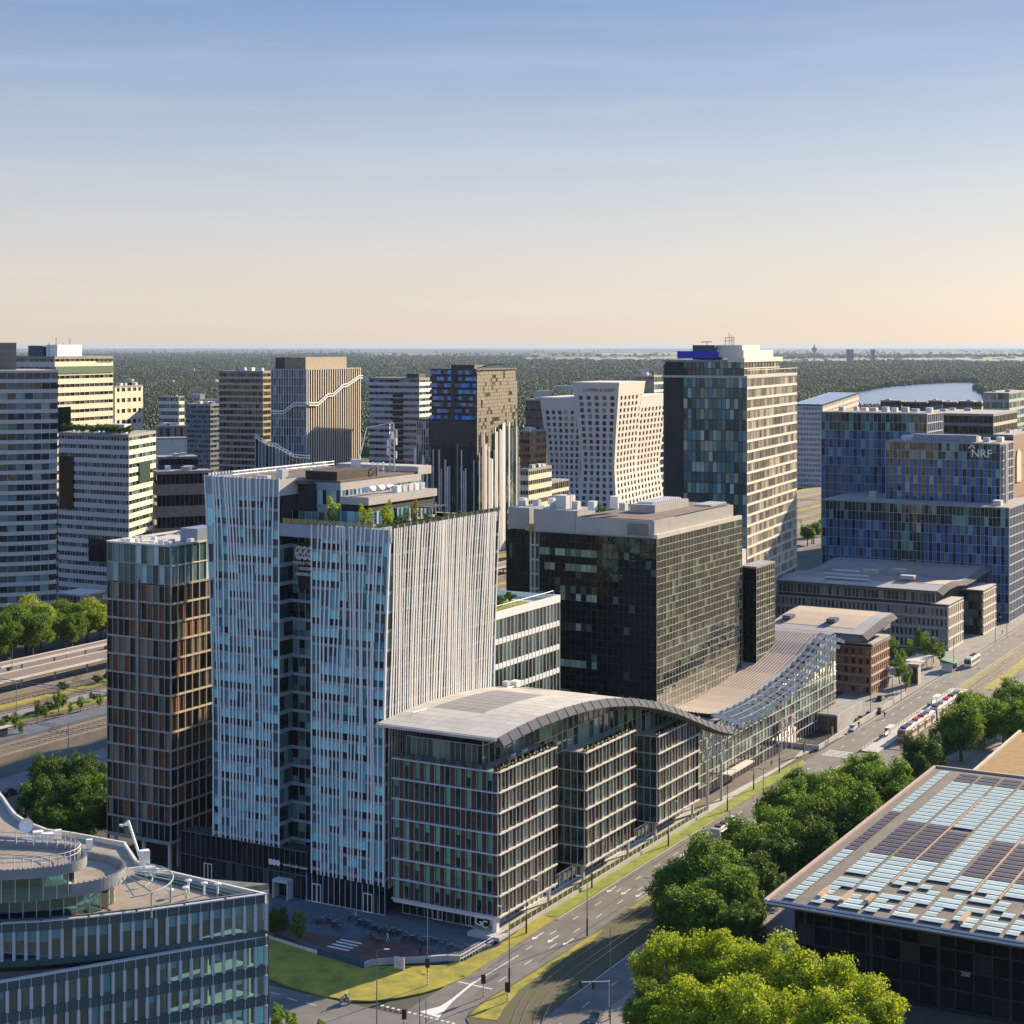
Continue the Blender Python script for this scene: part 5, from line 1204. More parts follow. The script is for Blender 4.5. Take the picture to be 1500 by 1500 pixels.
edge_p = mat('blue_solar', (.012, .02, .055), .2, coat=.6, rnd=.2)
n = 30
for i in range(n): q = sp(.35, LVv*(i+.5)/n); b.piece('edge_solar_panel', edge_p, (q.x, q.y, zS-.15), (LVv/n-.07, .95, .25), rz-math.pi/2)
q0, q1 = sp(-.25, 0), sp(-.25, LVv); m_ = (q0+q1)/2; b.piece('gutter', alu, (m_.x, m_.y, zS-.35), (LVv, .25, .3), rz-math.pi/2)
cw = 3.9; nc = int((LVv-3)/(cw+.6)); nr_ = int((LU-4)/2.6)
rz_p = rz-math.pi/2
for c in range(nc):
    for r in range(nr_):
        u = 3+r*2.6; v = 2.2+c*(cw+.6)
        fr = r/nr_
        if c == 0: kind, wd = pale_p, 2.0
        else: wd = cw; kind = pale_p
        if c in (1, 2, 3) and nr_*.32 <= r <= nr_*.56: kind = dark_p
        if c == 0 and nr_*.3 <= r <= nr_*.6: kind = dark_p
        if 5 <= c <= 8 and nr_*.26 <= r <= nr_*.5: kind = dark_p
        if r > nr_-4 and c > 0: kind = dark_p
        if c > 9 and r < 4: kind = dark_p
        if r < 3 and (r == 2 or R.random() < .35): 
            if c > 0: wd = 2.0
        if R.random() < .04: continue
        if kind is pale_p and wd > 3 and r < 7 and R.random() < .35: wd = 2.0; v += R.choice((0, 1.9))
        q = sp(u, v+wd/2); b.piece('solar_panel', kind, (q.x, q.y, zS+.12), (wd-.1, 1.0, .07), rz_p, .1); q = sp(u+1.12, v+wd/2); b.piece('solar_panel', kind, (q.x, q.y, zS+.12), (wd-.1, 1.0, .07), rz_p, -.1)
    q = sp(2+nr_*1.3, 2.2+c*(cw+.6)-.3); 
    if c in (3, 6, 7, 8, 9, 10): b.piece('cable_tray', ridge_p, (q.x, q.y, zS+.08), (nr_*1.7, .25, .2), rz)
for (u, v, l) in ((7, 7.4, 5), (7, 11.4, 5.5), (8, 15, 4), (6, 31, 5)): q = sp(u, v); b.piece('roof_light', ridge_p, (q.x, q.y, zS+.35), (l, .8, .6), rz)
q = sp(LU-5, 26); b.piece('roof_light', offwhite, (q.x, q.y, zS+.4), (5, 1.4, 1), rz)
g_s = glass('hall_glass', (.004, .006, .006), (.03, .035, .03), .12, 1.5, mid=(.008, .01, .01))
b.prism('core', corem, [sp(4.6, 4), sp(LU-3, 4), sp(LU-3, LVv), sp(4.6, LVv)], .1, zS-.9)
b.face(sp(4, 4), -V, LVv-4, .2, 3.15, 4, 20, g_s, dmetal, mw=.18, md=.3, th=.2)
b.face(sp(LU-2, 3.6), -U, LU-6, .2, 3.15, 4, 18, g_s, dmetal, mw=.18, md=.3, th=.2)
for v in (6, 17, 28, 39, 50): q = sp(2.2, v); B = MB().bar((q.x, q.y, .1), (q.x, q.y, zS-.9), .2, 8); b.mb('column', B, dmetal)
wall_text(b, '200', sp(3.9, 31), -V, 6.0, 1.0, offwhite, off=.3)
b.done()
# neighbouring dry-grass roof
zG = 12.0; g0 = G(1425, 1131, zG); b = Bld('grass_roof_hall', 'low hall with a dry orange grass roof and pale rim', g0+U*20-V*14)
def gp(u, v): return g0+U*u-V*v
b.prism('wall', concd, [gp(.5, .5), gp(45, .5), gp(45, 40), gp(.5, 40)], .1, zG-.5)
b.prism('grass_roof', mat('dry_sedum', (.32, .17, .045), .95, c2=(.2, .13, .04), scale=.5, bump=.8, bscale=3), [gp(.6, .6), gp(44, .6), gp(44, 40), gp(.6, 40)], zG-.5, zG)
for (a, c) in (((0, 0), (45, 0)), ((0, 0), (0, 40))):
    q0, q1 = gp(*a), gp(*c); m_ = (q0+q1)/2; d = q1-q0; b.piece('roof_rim', palest, (m_.x, m_.y, zG-.15), (d.length+.5, .6, .9), math.atan2(d.y, d.x))
b.done()
# concrete garage entrance, ramp walls
b = Bld('garage_entrance', 'brown-fronted concrete garage entrance box beside the brick office', UV(196, 3))
b.prism('box', conc, uvp((184, -1), (206, -1), (206, 6), (184, 6)), .1, 4.6); b.prism('front_wall', mat('brown_board', (.1, .06, .045), .8), uvp((183.8, -.8), (183.99, -.8), (183.99, 6), (183.8, 6)), .15, 4.3)
b.prism('roof_deck', roofgrey, uvp((184.3, -.7), (205.7, -.7), (205.7, 5.7), (184.3, 5.7)), 4.6, 4.7)
b.prism('ramp_wall', palepav, uvp((162, -3.4), (240, -3.4), (240, -3), (162, -3)), .1, 1.3); b.prism('ramp_wall', palepav, uvp((162, -3), (162.4, -3), (162.4, 5), (162, 5)), .1, 1.2)
b.prism('ramp_pit', black, uvp((163, -2.6), (183.7, -2.6), (183.7, 5), (163, 5)), .125, .15); b.done()  # flat black sheet on the paving paints the dark of the ramp mouth
# ================================================================== towers beyond the railway
def frame2(xc, Y, aR, xl, xr, aL=None):
    P = atY(xc, Y); ur = dirdeg(aR); ul = dirdeg(aL) if aL is not None else V2(-ur.y, ur.x)
    return P, ur, ul, run(P, ur, xr) if xr else 25, run(P, ul, xl)
def body(b, P, ur, ul, wr, wl, z0, z1, m=None, ins=.5, name='core'):
    return b.prism(name, m or corem, [P+ur*ins+ul*ins, P+ul*(wl-ins)+ur*ins, P+ur*(wr-ins)+ul*(wl-ins), P+ur*(wr-ins)+ul*ins], z0, z1)
def roofslab(b, P, ur, ul, wr, wl, z, h=.6, m=None, ov=.1): return b.prism('roof_deck', m or roofgrey, [P-ur*ov-ul*ov, P+ul*(wl+ov)-ur*ov, P+ur*(wr+ov)+ul*(wl+ov), P+ur*(wr+ov)-ul*ov], z-.02, z+h)
def units(b, P, ur, ul, wr, wl, z, n, s=(1.5, 4), h=(1, 2.5)):
    for i in range(n): q = P+ur*R.uniform(.2, .8)*wr+ul*R.uniform(.2, .8)*wl; b.piece('roof_unit', (offwhite, alu, conc, dmetal)[i % 4], (q.x, q.y, z+.5), (R.uniform(*s), R.uniform(*s), R.uniform(*h)), math.atan2(ur.y, ur.x))
def wp(b, P, ur, ul, u0, u1, v0, v1, z0, z1, m, name): return b.prism(name, m, [P+ur*u0+ul*v0, P+ur*u0+ul*v1, P+ur*u1+ul*v1, P+ur*u1+ul*v0], z0, z1)
g_bl = glass('blue_grey_glass', (.01, .024, .034), (.13, .23, .25), .28, 1.5, mid=(.04, .07, .085))
g_ol = glass('dark_olive_glass', (.02, .022, .017), (.12, .14, .1), .25, 1.5, mid=(.06, .06, .045))
creamp = mat('cream_panel', (.62, .55, .4), .7, var=.05); lilacp = mat('lilac_panel', (.46, .43, .44), .7, var=.06); pinkp = mat('pink_stone', (.42, .33, .29), .75, var=.08)  # on white and cream walls lilac paints the shaded face, cream the sunlit
palepk = mat('pale_rose_stone', (.58, .52, .47), .75, var=.05)
# white bent tower pair with small square windows ------------------------------------------------
Y = 985; P, ur, ul, wr, wl = frame2(900, Y, 23, 851, 934)
b = Bld('bent_stone_tower', 'pale stone tower kinked like an hourglass with small square windows and a roof name', P+ur*14+ul*14)
zt = zat(560, Y); FHt = 3.55
def kink(z, zt):                     # outward offset: narrowest a third of the way up
    t = z/zt; return 4.4*abs(t-.42)**1.2*2.2
def bent(P, ur, ul, wr, wl, zt, nl, nr, skipl=0, xl_flare=1):
    nf = int(zt/FHt); fh = zt/nf; c = P+ur*wr/2+ul*wl/2
    def cor(i, z):
        k = kink(z, zt); q = (P+ul*wl, P, P+ur*wr, P+ur*wr+ul*wl)[i]; e = q-c; du = 1 if e.dot(ur) > 0 else -1; dv = 1 if e.dot(ul) > 0 else -1
        return q+ur*du*k*.9+ul*dv*k*(.9 if i in (1, 2) else .7)*xl_flare
    B = MB(); W_ = MB()
    for f, (i0, i1, nb) in enumerate(((0, 1, nl), (1, 2, nr))):
        B = MB()
        for k in range(nf):
            za, zb_ = k*fh, (k+1)*fh
            A0, A1, B0, B1 = cor(i0, za), cor(i1, za), cor(i0, zb_), cor(i1, zb_)
            d = (A1-A0).normalized(); n = V2(d.y, -d.x)
            def pt(s, t): q = (A0+(A1-A0)*s)*(1-t)+(B0+(B1-B0)*s)*t; return (q.x, q.y, za+(zb_-za)*t)
            def quad(s0, s1, t0, t1): vs = [pt(s0, t0), pt(s1, t0), pt(s1, t1), pt(s0, t1)]; B.add(vs, [(0, 1, 2, 3)])
            if k >= nf-2 or k == 0: quad(0, 1, 0, 1); continue
            quad(0, 1, 0, .2); quad(0, 1, .82, 1); e = [0]
            for j in range(nb):
                s0 = .06+(.9*(j+.22+.06*(k % 2)))/nb; s1 = s0+.9*.52/nb; e += [s0, s1]
                vs = [pt(s0, .2), pt(s1, .2), pt(s1, .82), pt(s0, .82)]; iv = [(x-n.x*.5, y-n.y*.5, z) for x, y, z in vs]
                B.add([vs[0], vs[1], iv[1], iv[0]], [(0, 1, 2, 3)]); B.add([vs[1], vs[2], iv[2], iv[1]], [(0, 1, 2, 3)]); B.add([vs[3], vs[0], iv[0], iv[3]], [(0, 1, 2, 3)]); B.add([vs[2], vs[3], iv[3], iv[2]], [(0, 1, 2, 3)])
                cx_ = [sum(v[a] for v in iv)/4 for a in range(3)]; d2 = math.atan2(d.y, d.x)
                b.piece('window_pane', g_bl if f == 0 else g_ol, (cx_[0], cx_[1], cx_[2]), ((A1-A0).length*.9*.52/nb, .05, fh*.62), d2)
            e.append(1)
            for s0, s1 in zip(e[::2], e[1::2]): quad(s0, s1, .2, .82)
        b.mb('stone_wall', B, palepk)
    R4 = [cor(i, zt) for i in range(4)]; b.prism('roof_deck', palepk, R4, zt-1, zt-.01)
    B = MB()
    for k in range(nf):
        za, zb_ = k*fh, (k+1)*fh
        for i0, i1 in ((2, 3), (3, 0)):
            q = [(cor(i0, za), za), (cor(i1, za), za), (cor(i1, zb_), zb_), (cor(i0, zb_), zb_)]; B.add([(p.x, p.y, z) for p, z in q], [(0, 1, 2, 3)])
    b.mb('rear_wall', B, palepk)
    return cor
cor = bent(P, ur, ul, wr*.92, wl, zt, 5, 6)
P2 = P+ul*(wl+1.2)+ur*1.5; wl2 = run(P2, ul, 803); zt2 = zat(582, Y+10); bent(P2, ur, ul, wr*.9, wl2, zt2, 6, 5)
P3 = P+ur*(wr*.92+1)+ul*1.0; wr3 = run(P3, ur, 966); zt3 = zat(579, Y+30); bent(P3, ur, ul, wr3, wl*.9, zt3, 5, 7)
b.prism('joint', black, [P+ur*1.5+ul*1.5, P+ul*(wl+4)+ur*3, P+ur*(wr+6)+ul*8, P+ur*(wr+2)+ul*2], 0, zt3-6)
A_, B_ = cor(0, zt), cor(1, zt); d = (B_-A_).normalized(); wall_text(b, 'LOYENS & LOEFF', (A_+B_)/2+d*2, d, zt-5.2, 2.5, black, off=.3, align='CENTER')
b.done()
# dark textured tower on a striped base -----------------------------------------------------------
Y = 850; P, ur, ul, wr, wl = frame2(698, Y, 24, 630, 757)
b = Bld('dark_rock_tower', 'dark brown and blue tower with a shingled upper half over a striped glass base', P+ur*14+ul*12)
zt = zat(541, Y); zm = zat(655, Y)
slate = mat('dark_slate', (.03, .032, .035), .6, var=.3, scale=.4); bronze = mat('bronze_shingle', (.13, .1, .06), .6, var=.25, scale=.5)
g_blue = glass('bright_blue_glass', (.01, .02, .03), (.03, .2, .55), .55, 1.6, mid=(.02, .1, .3)); g_teal = glass('striped_glass', (.015, .03, .035), (.3, .33, .3), .28, 1.8, mid=(.05, .1, .11))
body(b, P, ur, ul, wr, wl, 0, zt-.5)
lw = 3.5
# leaning upper left face: pieces in a broken pattern
nf = 12; fh = (zt-zm)/nf
for i in range(nf):
    for j in range(13):
        s = (j+.5)*wl/13; z = zm+(i+.5)*fh; q = P+ul*(wl-s)-ur*(.1+.15*R.random())
        t = R.random(); m = g_blue if (i > 3 and t < .72 and j not in (6,)) else slate
        b.piece('facade_panel', m, (q.x, q.y, z), (wl/13*.96, .3, fh*(.94 if m is slate else .62)), math.atan2(-ul.y, -ul.x))
for i in range(int((nf+3)*1.6)):
    for j in range(22):
        s = (j+.5)*wr/22; z = zm-3*fh*.6+(i+.5)*fh*.56
        if z > zt-1: continue
        if j > 9 and z < zat(632, Y): continue
        q = P+ur*s-ul*(.1+.1*R.random()); m = bronze if R.random() < .84 else g_ol
        b.piece('facade_panel', m, (q.x, q.y, z), (wr/22*.96, .3, fh*.56*.93), math.atan2(ur.y, ur.x))
for O, d, W, n, top in ((P+ul*(wl+8)-ur*1.5, -ul, wl+8, 30, zm+4), (P-ul*.8, ur, wr, 26, zat(628, Y))):
    nn = V2(d.y, -d.x)
    for j in range(n):
        h = top*R.uniform(.72, 1.0) if d is not ur or j < 10 else top*R.uniform(.96, 1.04)
        q = O+d*((j+.5)*W/n)+nn*.35; m = (g_teal, g_teal, white, lilacp, palepk)[R.randrange(5)]
        b.piece('facade_strip', m, (q.x, q.y, h/2), (W/n*R.uniform(.35, .98), .3, h), math.atan2(d.y, d.x))
    b.face(O, d, W, 0, 3.7, int(top*.8/3.7), n//2, g_teal, darkm, mw=.1, th=.2)
P5 = P+ul*(wl+.5)+ur*2; wp(b, P5, ur, ul, 0, 20, 0, 8, 0, zat(617, Y), corem, 'side_wing')
b.face(P5+ul*8-ur*.5, -ul, 8, 0, 3.7, int(zat(617, Y)/3.7), 6, g_teal, offwhite, mw=.3, th=.2)
roofslab(b, P, ur, ul, wr, wl, zt-.5, .7, slate)
wp(b, P, ur, ul, 4, 14, 3, wl*.62, zt, zt+2.2, slate, 'roof_box'); B = MB(); q = P+ur*8+ul*3; B.bar((q.x, q.y, zt+.5), (q.x+9, q.y+2, zt+2.6), .25, 4); B.bar((q.x+9, q.y+2, zt+2.6), (q.x+12, q.y+2, zt+2.2), .2, 4); b.mb('window_cleaning_crane', B, dmetal)
q = P+ur*(wr*.38)-ul*.32; b.piece('opening', black, (q.x, q.y, zat(568, Y)), (2.4, .3, 2.6), math.atan2(ur.y, ur.x))
b.done()
# striped tower with zig-zag outside stair --------------------------------------------------------
Y = 800; P, ur, ul, wr, wl = frame2(449, Y, 20, 397, 528)
b = Bld('striped_stair_tower', 'vertically striped tower with a white zigzag stair climbing across it', P+ur*14+ul*10)
zt = zat(541, Y); nf = 24; body(b, P, ur, ul, wr, wl, 0, zt-.3)
g_v = glass('stripe_glass', (.012, .012, .012), (.08, .05, .04), .2, 1.4, mid=(.03, .022, .02))
b.face(P, ur, wr, 0, zt/6, 6, 24, g_v, creamst, mw=.62, md=.35, th=.12, inset=.35, notrans=True)
b.face(P+ul*wl, -ul, wl, 0, zt/nf, nf, 14, g_bl, palefin, mw=.3, md=.4, th=.18, inset=.2)
roofslab(b, P, ur, ul, wr, wl, zt-.3, .4)
wp(b, P, ur, ul, 3, wr*.8, 2, 13, zt, zt+5.6, mat('olive_plant_room', (.22, .18, .12), .7), 'plant_room'); wp(b, P, ur, ul, 3.2, wr*.6, 13, 18, zt, zt+5.5, dmetal, 'plant_room')
B = MB(); off = -ul*1.1
pts = [(0, 569), (14, 569), (24, 556), (33, 556), (42, 544), (52, 543), (62, 532)]
zz = lambda s: 0
steps = [(.0, 594), (.16, 594), (.34, 581), (.44, 580), (.62, 567), (.7, 566), (.93, 554), (1.0, 554)]
pv = None
for s, y in steps:
    q = P+ur*(wr*s)-ul*1.2; z = zat(y, q.y)
    if pv:
        for dz in (0, 1.2): B.bar((pv[0], pv[1], pv[2]+dz), (q.x, q.y, z+dz), .3, 4)
        d_ = V2(q.x-pv[0], q.y-pv[1]); B.add([(pv[0], pv[1], pv[2]), (q.x, q.y, z), (q.x+ul.x*1.1, q.y+ul.y*1.1, z), (pv[0]+ul.x*1.1, pv[1]+ul.y*1.1, pv[2])], [(0, 1, 2, 3)])
    pv = (q.x, q.y, z)
pv = None
for s, y in ((0, 594), (.3, 594), (.62, 606), (1.0, 606)):
    q = P+ul*(wl*s)-ur*1.2; z = zat(y, q.y)
    if pv:
        for dz in (0, 1.2): B.bar((pv[0], pv[1], pv[2]+dz), (q.x, q.y, z+dz), .3, 4)
    pv = (q.x, q.y, z)
b.mb('zigzag_stair', B, white)
# lower wedge in front with the same stair
Pq = atY(449, Y-26)-ul*2; 
wl3 = run(Pq, ul, 374); B = MB(); z_a = zat(640, Y-20); z_b = zat(676, Y-20)
q = [Pq+ur*16, Pq+ul*wl3+ur*0, Pq+ul*wl3+ur*16, Pq]
body(b, Pq, ur, ul, 15, wl3, 0, z_b-1)
O = Pq+ul*wl3; nn = 16
for j in range(nn+1):
    t = j/nn; zt_ = z_a+(z_b-z_a)*t; q = O-ul*(wl3*t); b.piece('mullion', palefin, (q.x, q.y, zt_/2), (.3, .4, zt_), math.atan2(-ul.y, -ul.x))
    if j < nn: q = O-ul*(wl3*(t+.5/nn))+ur*.2; b.piece('window_pane', g_bl, (q.x, q.y, (zt_-1)/2), (wl3/nn-.2, .06, zt_-1), math.atan2(-ul.y, -ul.x))
B = MB(); pv = None
for t, dz in ((0, 0), (.25, -4), (.38, -4.2), (.72, -9), (1.0, -9.3)):
    q = O-ul*(wl3*t)-ur*.8; z = z_a+dz
    if pv: B.bar(pv, (q.x, q.y, z), .3, 4); B.bar((pv[0], pv[1], pv[2]+1.2), (q.x, q.y, z+1.2), .25, 4)
    pv = (q.x, q.y, z)
b.mb('zigzag_stair', B, white); b.done()
# generic banded buildings ------------------------------------------------------------------------
def banded(name, label, xc, Y, aR, xl, xr, ytop, nf, nl, nr, gl, ml, mr, spf=.5, aL=None, ztop=None, zb=0, n_un=5, mw=.12, roofm=None, group=None, finish=True):
    P, ur, ul, wr, wl = frame2(xc, Y, aR, xl, xr, aL); zt = ztop or zat(ytop, Y); fh = (zt-zb)/nf
    b = Bld(name, label, P+ur*wr*.4+ul*wl*.4, group=group); body(b, P, ur, ul, wr, wl, zb, zt-.3)
    if wl > 1: b.face(P+ul*wl, -ul, wl, zb, fh, nf, nl, gl, ml, mw=mw, md=.2, sp=fh*spf, spm=ml, sp_out=.1, notrans=True, names=('window_pane', 'mullion', 'transom', 'wall_band'), inset=.25)
    b.face(P, ur, wr, zb, fh, nf, nr, gl, mr, mw=mw, md=.2, sp=fh*spf, spm=mr, sp_out=.1, notrans=True, names=('window_pane', 'mullion', 'transom', 'wall_band'), inset=.25)
    roofslab(b, P, ur, ul, wr, wl, zt-.3, 1.2, roofm); units(b, P, ur, ul, wr, wl, zt+.9, n_un)
    if finish: b.done()
    return b, P, ur, ul, wr, wl, zt
b, P, ur, ul, wr, wl, zt = banded('ochre_banded_tower', 'rose banded tower with ochre balconies beside the striped tower', 385, 880, 20, 321, 402, 546, 28, 12, 5, g_ol, pinkp, mat('ochre_panel', (.3, .2, .08), .7), .36, finish=False)
b.done()
b, P, ur, ul, wr, wl, zt = banded('white_banded_office', 'white banded office with a dark notched centre beside the dark tower', 614, 905, 22, 541, 632, 556, 26, 10, 4, g_bl, lilacp, white, .55, finish=False)
for i in range(2, 24):
    z = zt*i/26; q = P+ul*(wl*.42)-ur*.3; b.piece('notch_window', black, (q.x, q.y, z+1.6), (6, .5, 1.9), math.atan2(-ul.y, -ul.x))
wp(b, P, ur, ul, 4, 12, 2, 9, zt, zt+3, dmetal, 'plant_room'); b.done()
b, P, ur, ul, wr, wl, zt = banded('cream_banded_tower', 'cream banded tower with lettering on its sunlit top storey', 80, 750, 22, 22, 165.5, 525, 26, 8, 12, g_ol, lilacp, creamp, .62, finish=False)  # lilac left, cream right: shade and sun put into the band colours
B = b; wall_text(b, 'HOUTHOFF', P+ur*(wr*.86), ur, zt-2.0, 2.3, black, off=.5, align='CENTER')
q = P+ur*(wr*.5)-ul*.3; b.piece('glazed_storey', glass('top_storey_glass', (.03, .04, .03), (.2, .26, .18), .5), (q.x, q.y, zt-5.2), (wr*.99, .5, 3.2), math.atan2(ur.y, ur.x))
q = P+ur*(wr*.13)-ul*.35; b.piece('dark_glass_bay', g_dark, (q.x, q.y, zat(615, 750)), (wr*.24, .5, 11), math.atan2(ur.y, ur.x))
wp(b, P, ur, ul, 6, wr*.55, 3, 9, zt+.5, zt+6, white, 'plant_room'); wp(b, P, ur, ul, 5, wr*.3, 10, 18, zt+.5, zt+5.6, mat('dark_blue_panel', (.03, .06, .09), .4), 'plant_room')
for i in range(4): q = P+ur*(4+i*5)+ul*6; Bm = MB().bar((q.x, q.y, zt+.8), (q.x, q.y, zt+7+2*(i % 2)), .12, 4); b.mb('antenna', Bm, dmetal)
b.done()
b, P, ur, ul, wr, wl, zt = banded('white_banded_block', 'wide white banded block with roof shrubs and recessed dark glass bays', 188.5, 700, 7, 86, 228, 640, 18, 24, 8, g_bl, lilacp, creamp, .55, aL=A0-90, finish=False)  # one wall in two colours: lilac for shade, cream for sun
rzL = math.atan2(-ul.y, -ul.x)
for s, y0, y1, w_ in ((.88, 668, 744, 7.5), (.4, 790, 823, 8)): q = P+ul*(wl*s)-ur*.4; b.piece('dark_glass_bay', g_dark, (q.x, q.y, (zat(y0, q.y)+zat(y1, q.y))/2), (w_ if s > .5 else 12, .6, zat(y0, q.y)-zat(y1, q.y)), rzL)
q = P+ur*(wr*.55)-ul*.35; b.piece('dark_glass_bay', g_dark, (q.x, q.y, zat(692, 715)), (wr*.4, .6, 8), math.atan2(ur.y, ur.x))
wp(b, P, ur, ul, 8, 16, 6, 16, zt+.5, zt+4.5, lilacp, 'plant_room'); b.done(); WB = (P, ur, ul, wr, wl, zt)
banded('cream_flats', 'small cream apartment block with dark windows behind the banded towers', 168, 830, 20, 160, 209, 568, 16, 3, 5, g_ol, creamp, creamp, .62, mw=1.8)
banded('blue_grey_flats', 'blue-grey slab of flats with close rows of windows', 308, 1060, 25, 273, 322, 594, 22, 14, 3, g_bl, mat('slate_blue', (.13, .16, .21), .7), concd, .45)
banded('white_slab_flats', 'small pale slab of flats among the trees', 262, 1650, 20, 233, 270, 582, 8, 12, 3, g_bl, lilacp, creamp, .45, n_un=1)
b, P, ur, ul, wr, wl, zt = banded('terraced_cream_block', 'low cream terraced block with window bands below the bent tower', 774, 800, 24, 762, 808, 690, 10, 3, 12, g_ol, creamp, creamp, .55, finish=False)
Pq = P+ur*wr; w2 = run(Pq, ur, 833); wp(b, Pq, ur, ul, 0, w2, .3, 14, 0, zt-8, corem, 'core'); b.face(Pq, ur, w2, 0, (zt-8)/8, 8, 8, g_ol, creamp, sp=1.7, spm=creamp, sp_out=.1, notrans=True, names=('window_pane', 'mullion', 'transom', 'wall_band')); roofslab(b, Pq, ur, ul, w2, 14, zt-8, .8); b.done()
banded('terracotta_block', 'brown terraced apartment block with warm balconies behind the cream block', 776, 930, 24, 762, 800, 633, 14, 4, 8, g_ol, mat('terracotta', (.25, .12, .06), .8), mat('terracotta', (.25, .12, .06), .8), .5)
banded('brown_plant_block', 'plain dark brown block behind the bent tower', 800, 1150, 24, 770, 812, 587, 12, 8, 4, g_dark, roofbrown, roofbrown, .85, n_un=2)
banded('low_red_terrace', 'long low building with a red orange roof edge', 230, 1010, 70, 227, 274, 626, 4, 1, 14, g_bl, offwhite, mat('red_edge', (.45, .08, .04), .7), .35)
banded('pale_colonnade', 'pale low block with tall narrow windows under the red roofed terrace', 230, 960, 72, 227, 274, 644, 3, 1, 14, g_bl, offwhite, offwhite, .3, n_un=0, mw=1.2)
banded('dark_shed', 'long dark blue-grey hall roof between the banded block and the finned tower', 232, 880, 70, 226, 290, 672, 3, 1, 10, g_dark, concd, mat('navy_shed', (.035, .05, .075), .6), .8, n_un=3)
banded('brown_station_block', 'brown block with balconies behind the residential tower', 230, 690, 68, 224, 310, 694, 6, 1, 12, g_dark, roofbrown, mat('taupe_brick', (.2, .15, .12), .85), .5, n_un=6)
# curved grey tower at the left -------------------------------------------------------------------
Y = 615; b = Bld('curved_grey_tower', 'grey banded tower with a curved front that widens upward', atY(20, Y+12))
zt = zat(546, Y); nf = 26; fh = zt/nf; pts = []
Pr = atY(81, Y+6); cur = Pr; segs = 13; sl_ = 2.8; ptsr = [Pr]
for i in range(segs): a = 56+i*3.4; cur = cur-dirdeg(a)*sl_; ptsr.append(cur)
ptsr = ptsr[::-1]; cc_ = V2(Pr.x-14, Pr.y+18)
wdm = mat('grey_band', (.44, .42, .41), .6, var=.06)
def flr(i): return 1+.085*(i/nf)
def warp(p, i): return V2(cc_.x+(p.x-cc_.x)*flr(i), cc_.y+(p.y-cc_.y)*(1+(flr(i)-1)*.3))
for i in range(nf):
    for k in range(segs):
        A_, B_ = warp(ptsr[k], i), warp(ptsr[k+1], i); d = B_-A_; m_ = (A_+B_)/2; r_ = math.atan2(d.y, d.x); n_ = V2(d.y, -d.x).normalized()
        b.piece('wall_band', wdm, (m_.x, m_.y, i*fh+fh*.19), (d.length+.03, .3, fh*.38), r_); q = m_-n_*.2; b.piece('window_pane', g_bl, (q.x, q.y, i*fh+fh*.69), (d.length, .06, fh*.62), r_)
        q = A_+n_*.02; b.piece('mullion', wdm, (q.x, q.y, i*fh+fh*.69), (.1, .3, fh*.62), r_)
for i in range(nf): w_ = [warp(p, i) for p in ptsr]; b.prism('core', corem, [p+V2(-.2, .8) for p in w_]+[V2(Pr.x-16, Pr.y+26), V2(Pr.x-36, Pr.y+26)], i*fh, (i+1)*fh-.01)
w_ = [warp(p, nf-1) for p in ptsr]; b.prism('roof_deck', wdm, w_+[V2(Pr.x-14, Pr.y+26), V2(Pr.x-36, Pr.y+26)], zt, zt+.9)
b.prism('plant_room', mat('weathered_louvre', (.17, .14, .12), .8, var=.2, stretch=(.2, .2, 3)), [atY(-40, Y+12), atY(24, Y+12), atY(24, Y+22), atY(-40, Y+22)], zt+.9, zat(502, Y+14)); b.done()
# patterned white block with sloping solar roof, lakeside blocks ---------------------------------
Y = 1250; P, ur, ul, wr, wl = frame2(1204.5, Y, 28, 1160, 1257); b = Bld('lattice_white_block', 'white lattice office with a slanting panel-covered roof near the lake', P+ur*30+ul*14)
za, zb_ = zat(595, Y), zat(577, Y+90)
pts = [P, P+ul*wl, P+ur*wr+ul*wl, P+ur*wr]
B = MB().prism([tuple(p) for p in pts], 0, [za, za, zb_, zb_]); b.mb('core', B, corem)
b.punched('lattice_wall', P+ul*wl-ur*.6, -ul, wl, 0, za/16, 16, 20, lilacp, g_bl, .55, .6, .2, depth=.5)
Bw = MB(); n = 26
for j in range(n):
    t0, t1 = j/n, (j+1)/n
    for i in range(17):
        h0 = za+(zb_-za)*t0
        z = i*h0/17; q = P+ur*(wr*(t0+.5/n))-ul*.4; Bw.box((q.x, q.y, z+h0/34*.55), (wr/n, .4, h0/17*.55), math.atan2(ur.y, ur.x))
    q = P+ur*(wr*t0)-ul*.4; h0 = za+(zb_-za)*t0; Bw.box((q.x, q.y, h0/2), (wr/n*.55, .42, h0), math.atan2(ur.y, ur.x))
b.mb('lattice_wall', Bw, creamst)
B = MB().prism([tuple(p) for p in [P-ur*.5-ul*.5, P+ul*(wl+.5), P+ur*wr+ul*(wl+.5), P+ur*(wr+.5)-ul*.5]], [za+.05, za+.05, zb_+.05, zb_+.05], [za+.9, za+.9, zb_+.9, zb_+.9]); b.mb('roof', B, dmetal)
for i in range(8):
    for j in range(4):
        B = MB(); u0, u1, v0, v1 = wr*(i+.06)/8, wr*(i+.94)/8, wl*(j+.05)/4, wl*(j+.95)/4; q = [P+ur*u0+ul*v0, P+ur*u1+ul*v0, P+ur*u1+ul*v1, P+ur*u0+ul*v1]
        zz_ = [za+(zb_-za)*(u/wr)+1.3 for u in (u0, u1, u1, u0)]; B.add([(p.x, p.y, z) for p, z in zip(q, zz_)], [(0, 1, 2, 3)]); b.mb('roof_panel', B, skyl)
b.done()
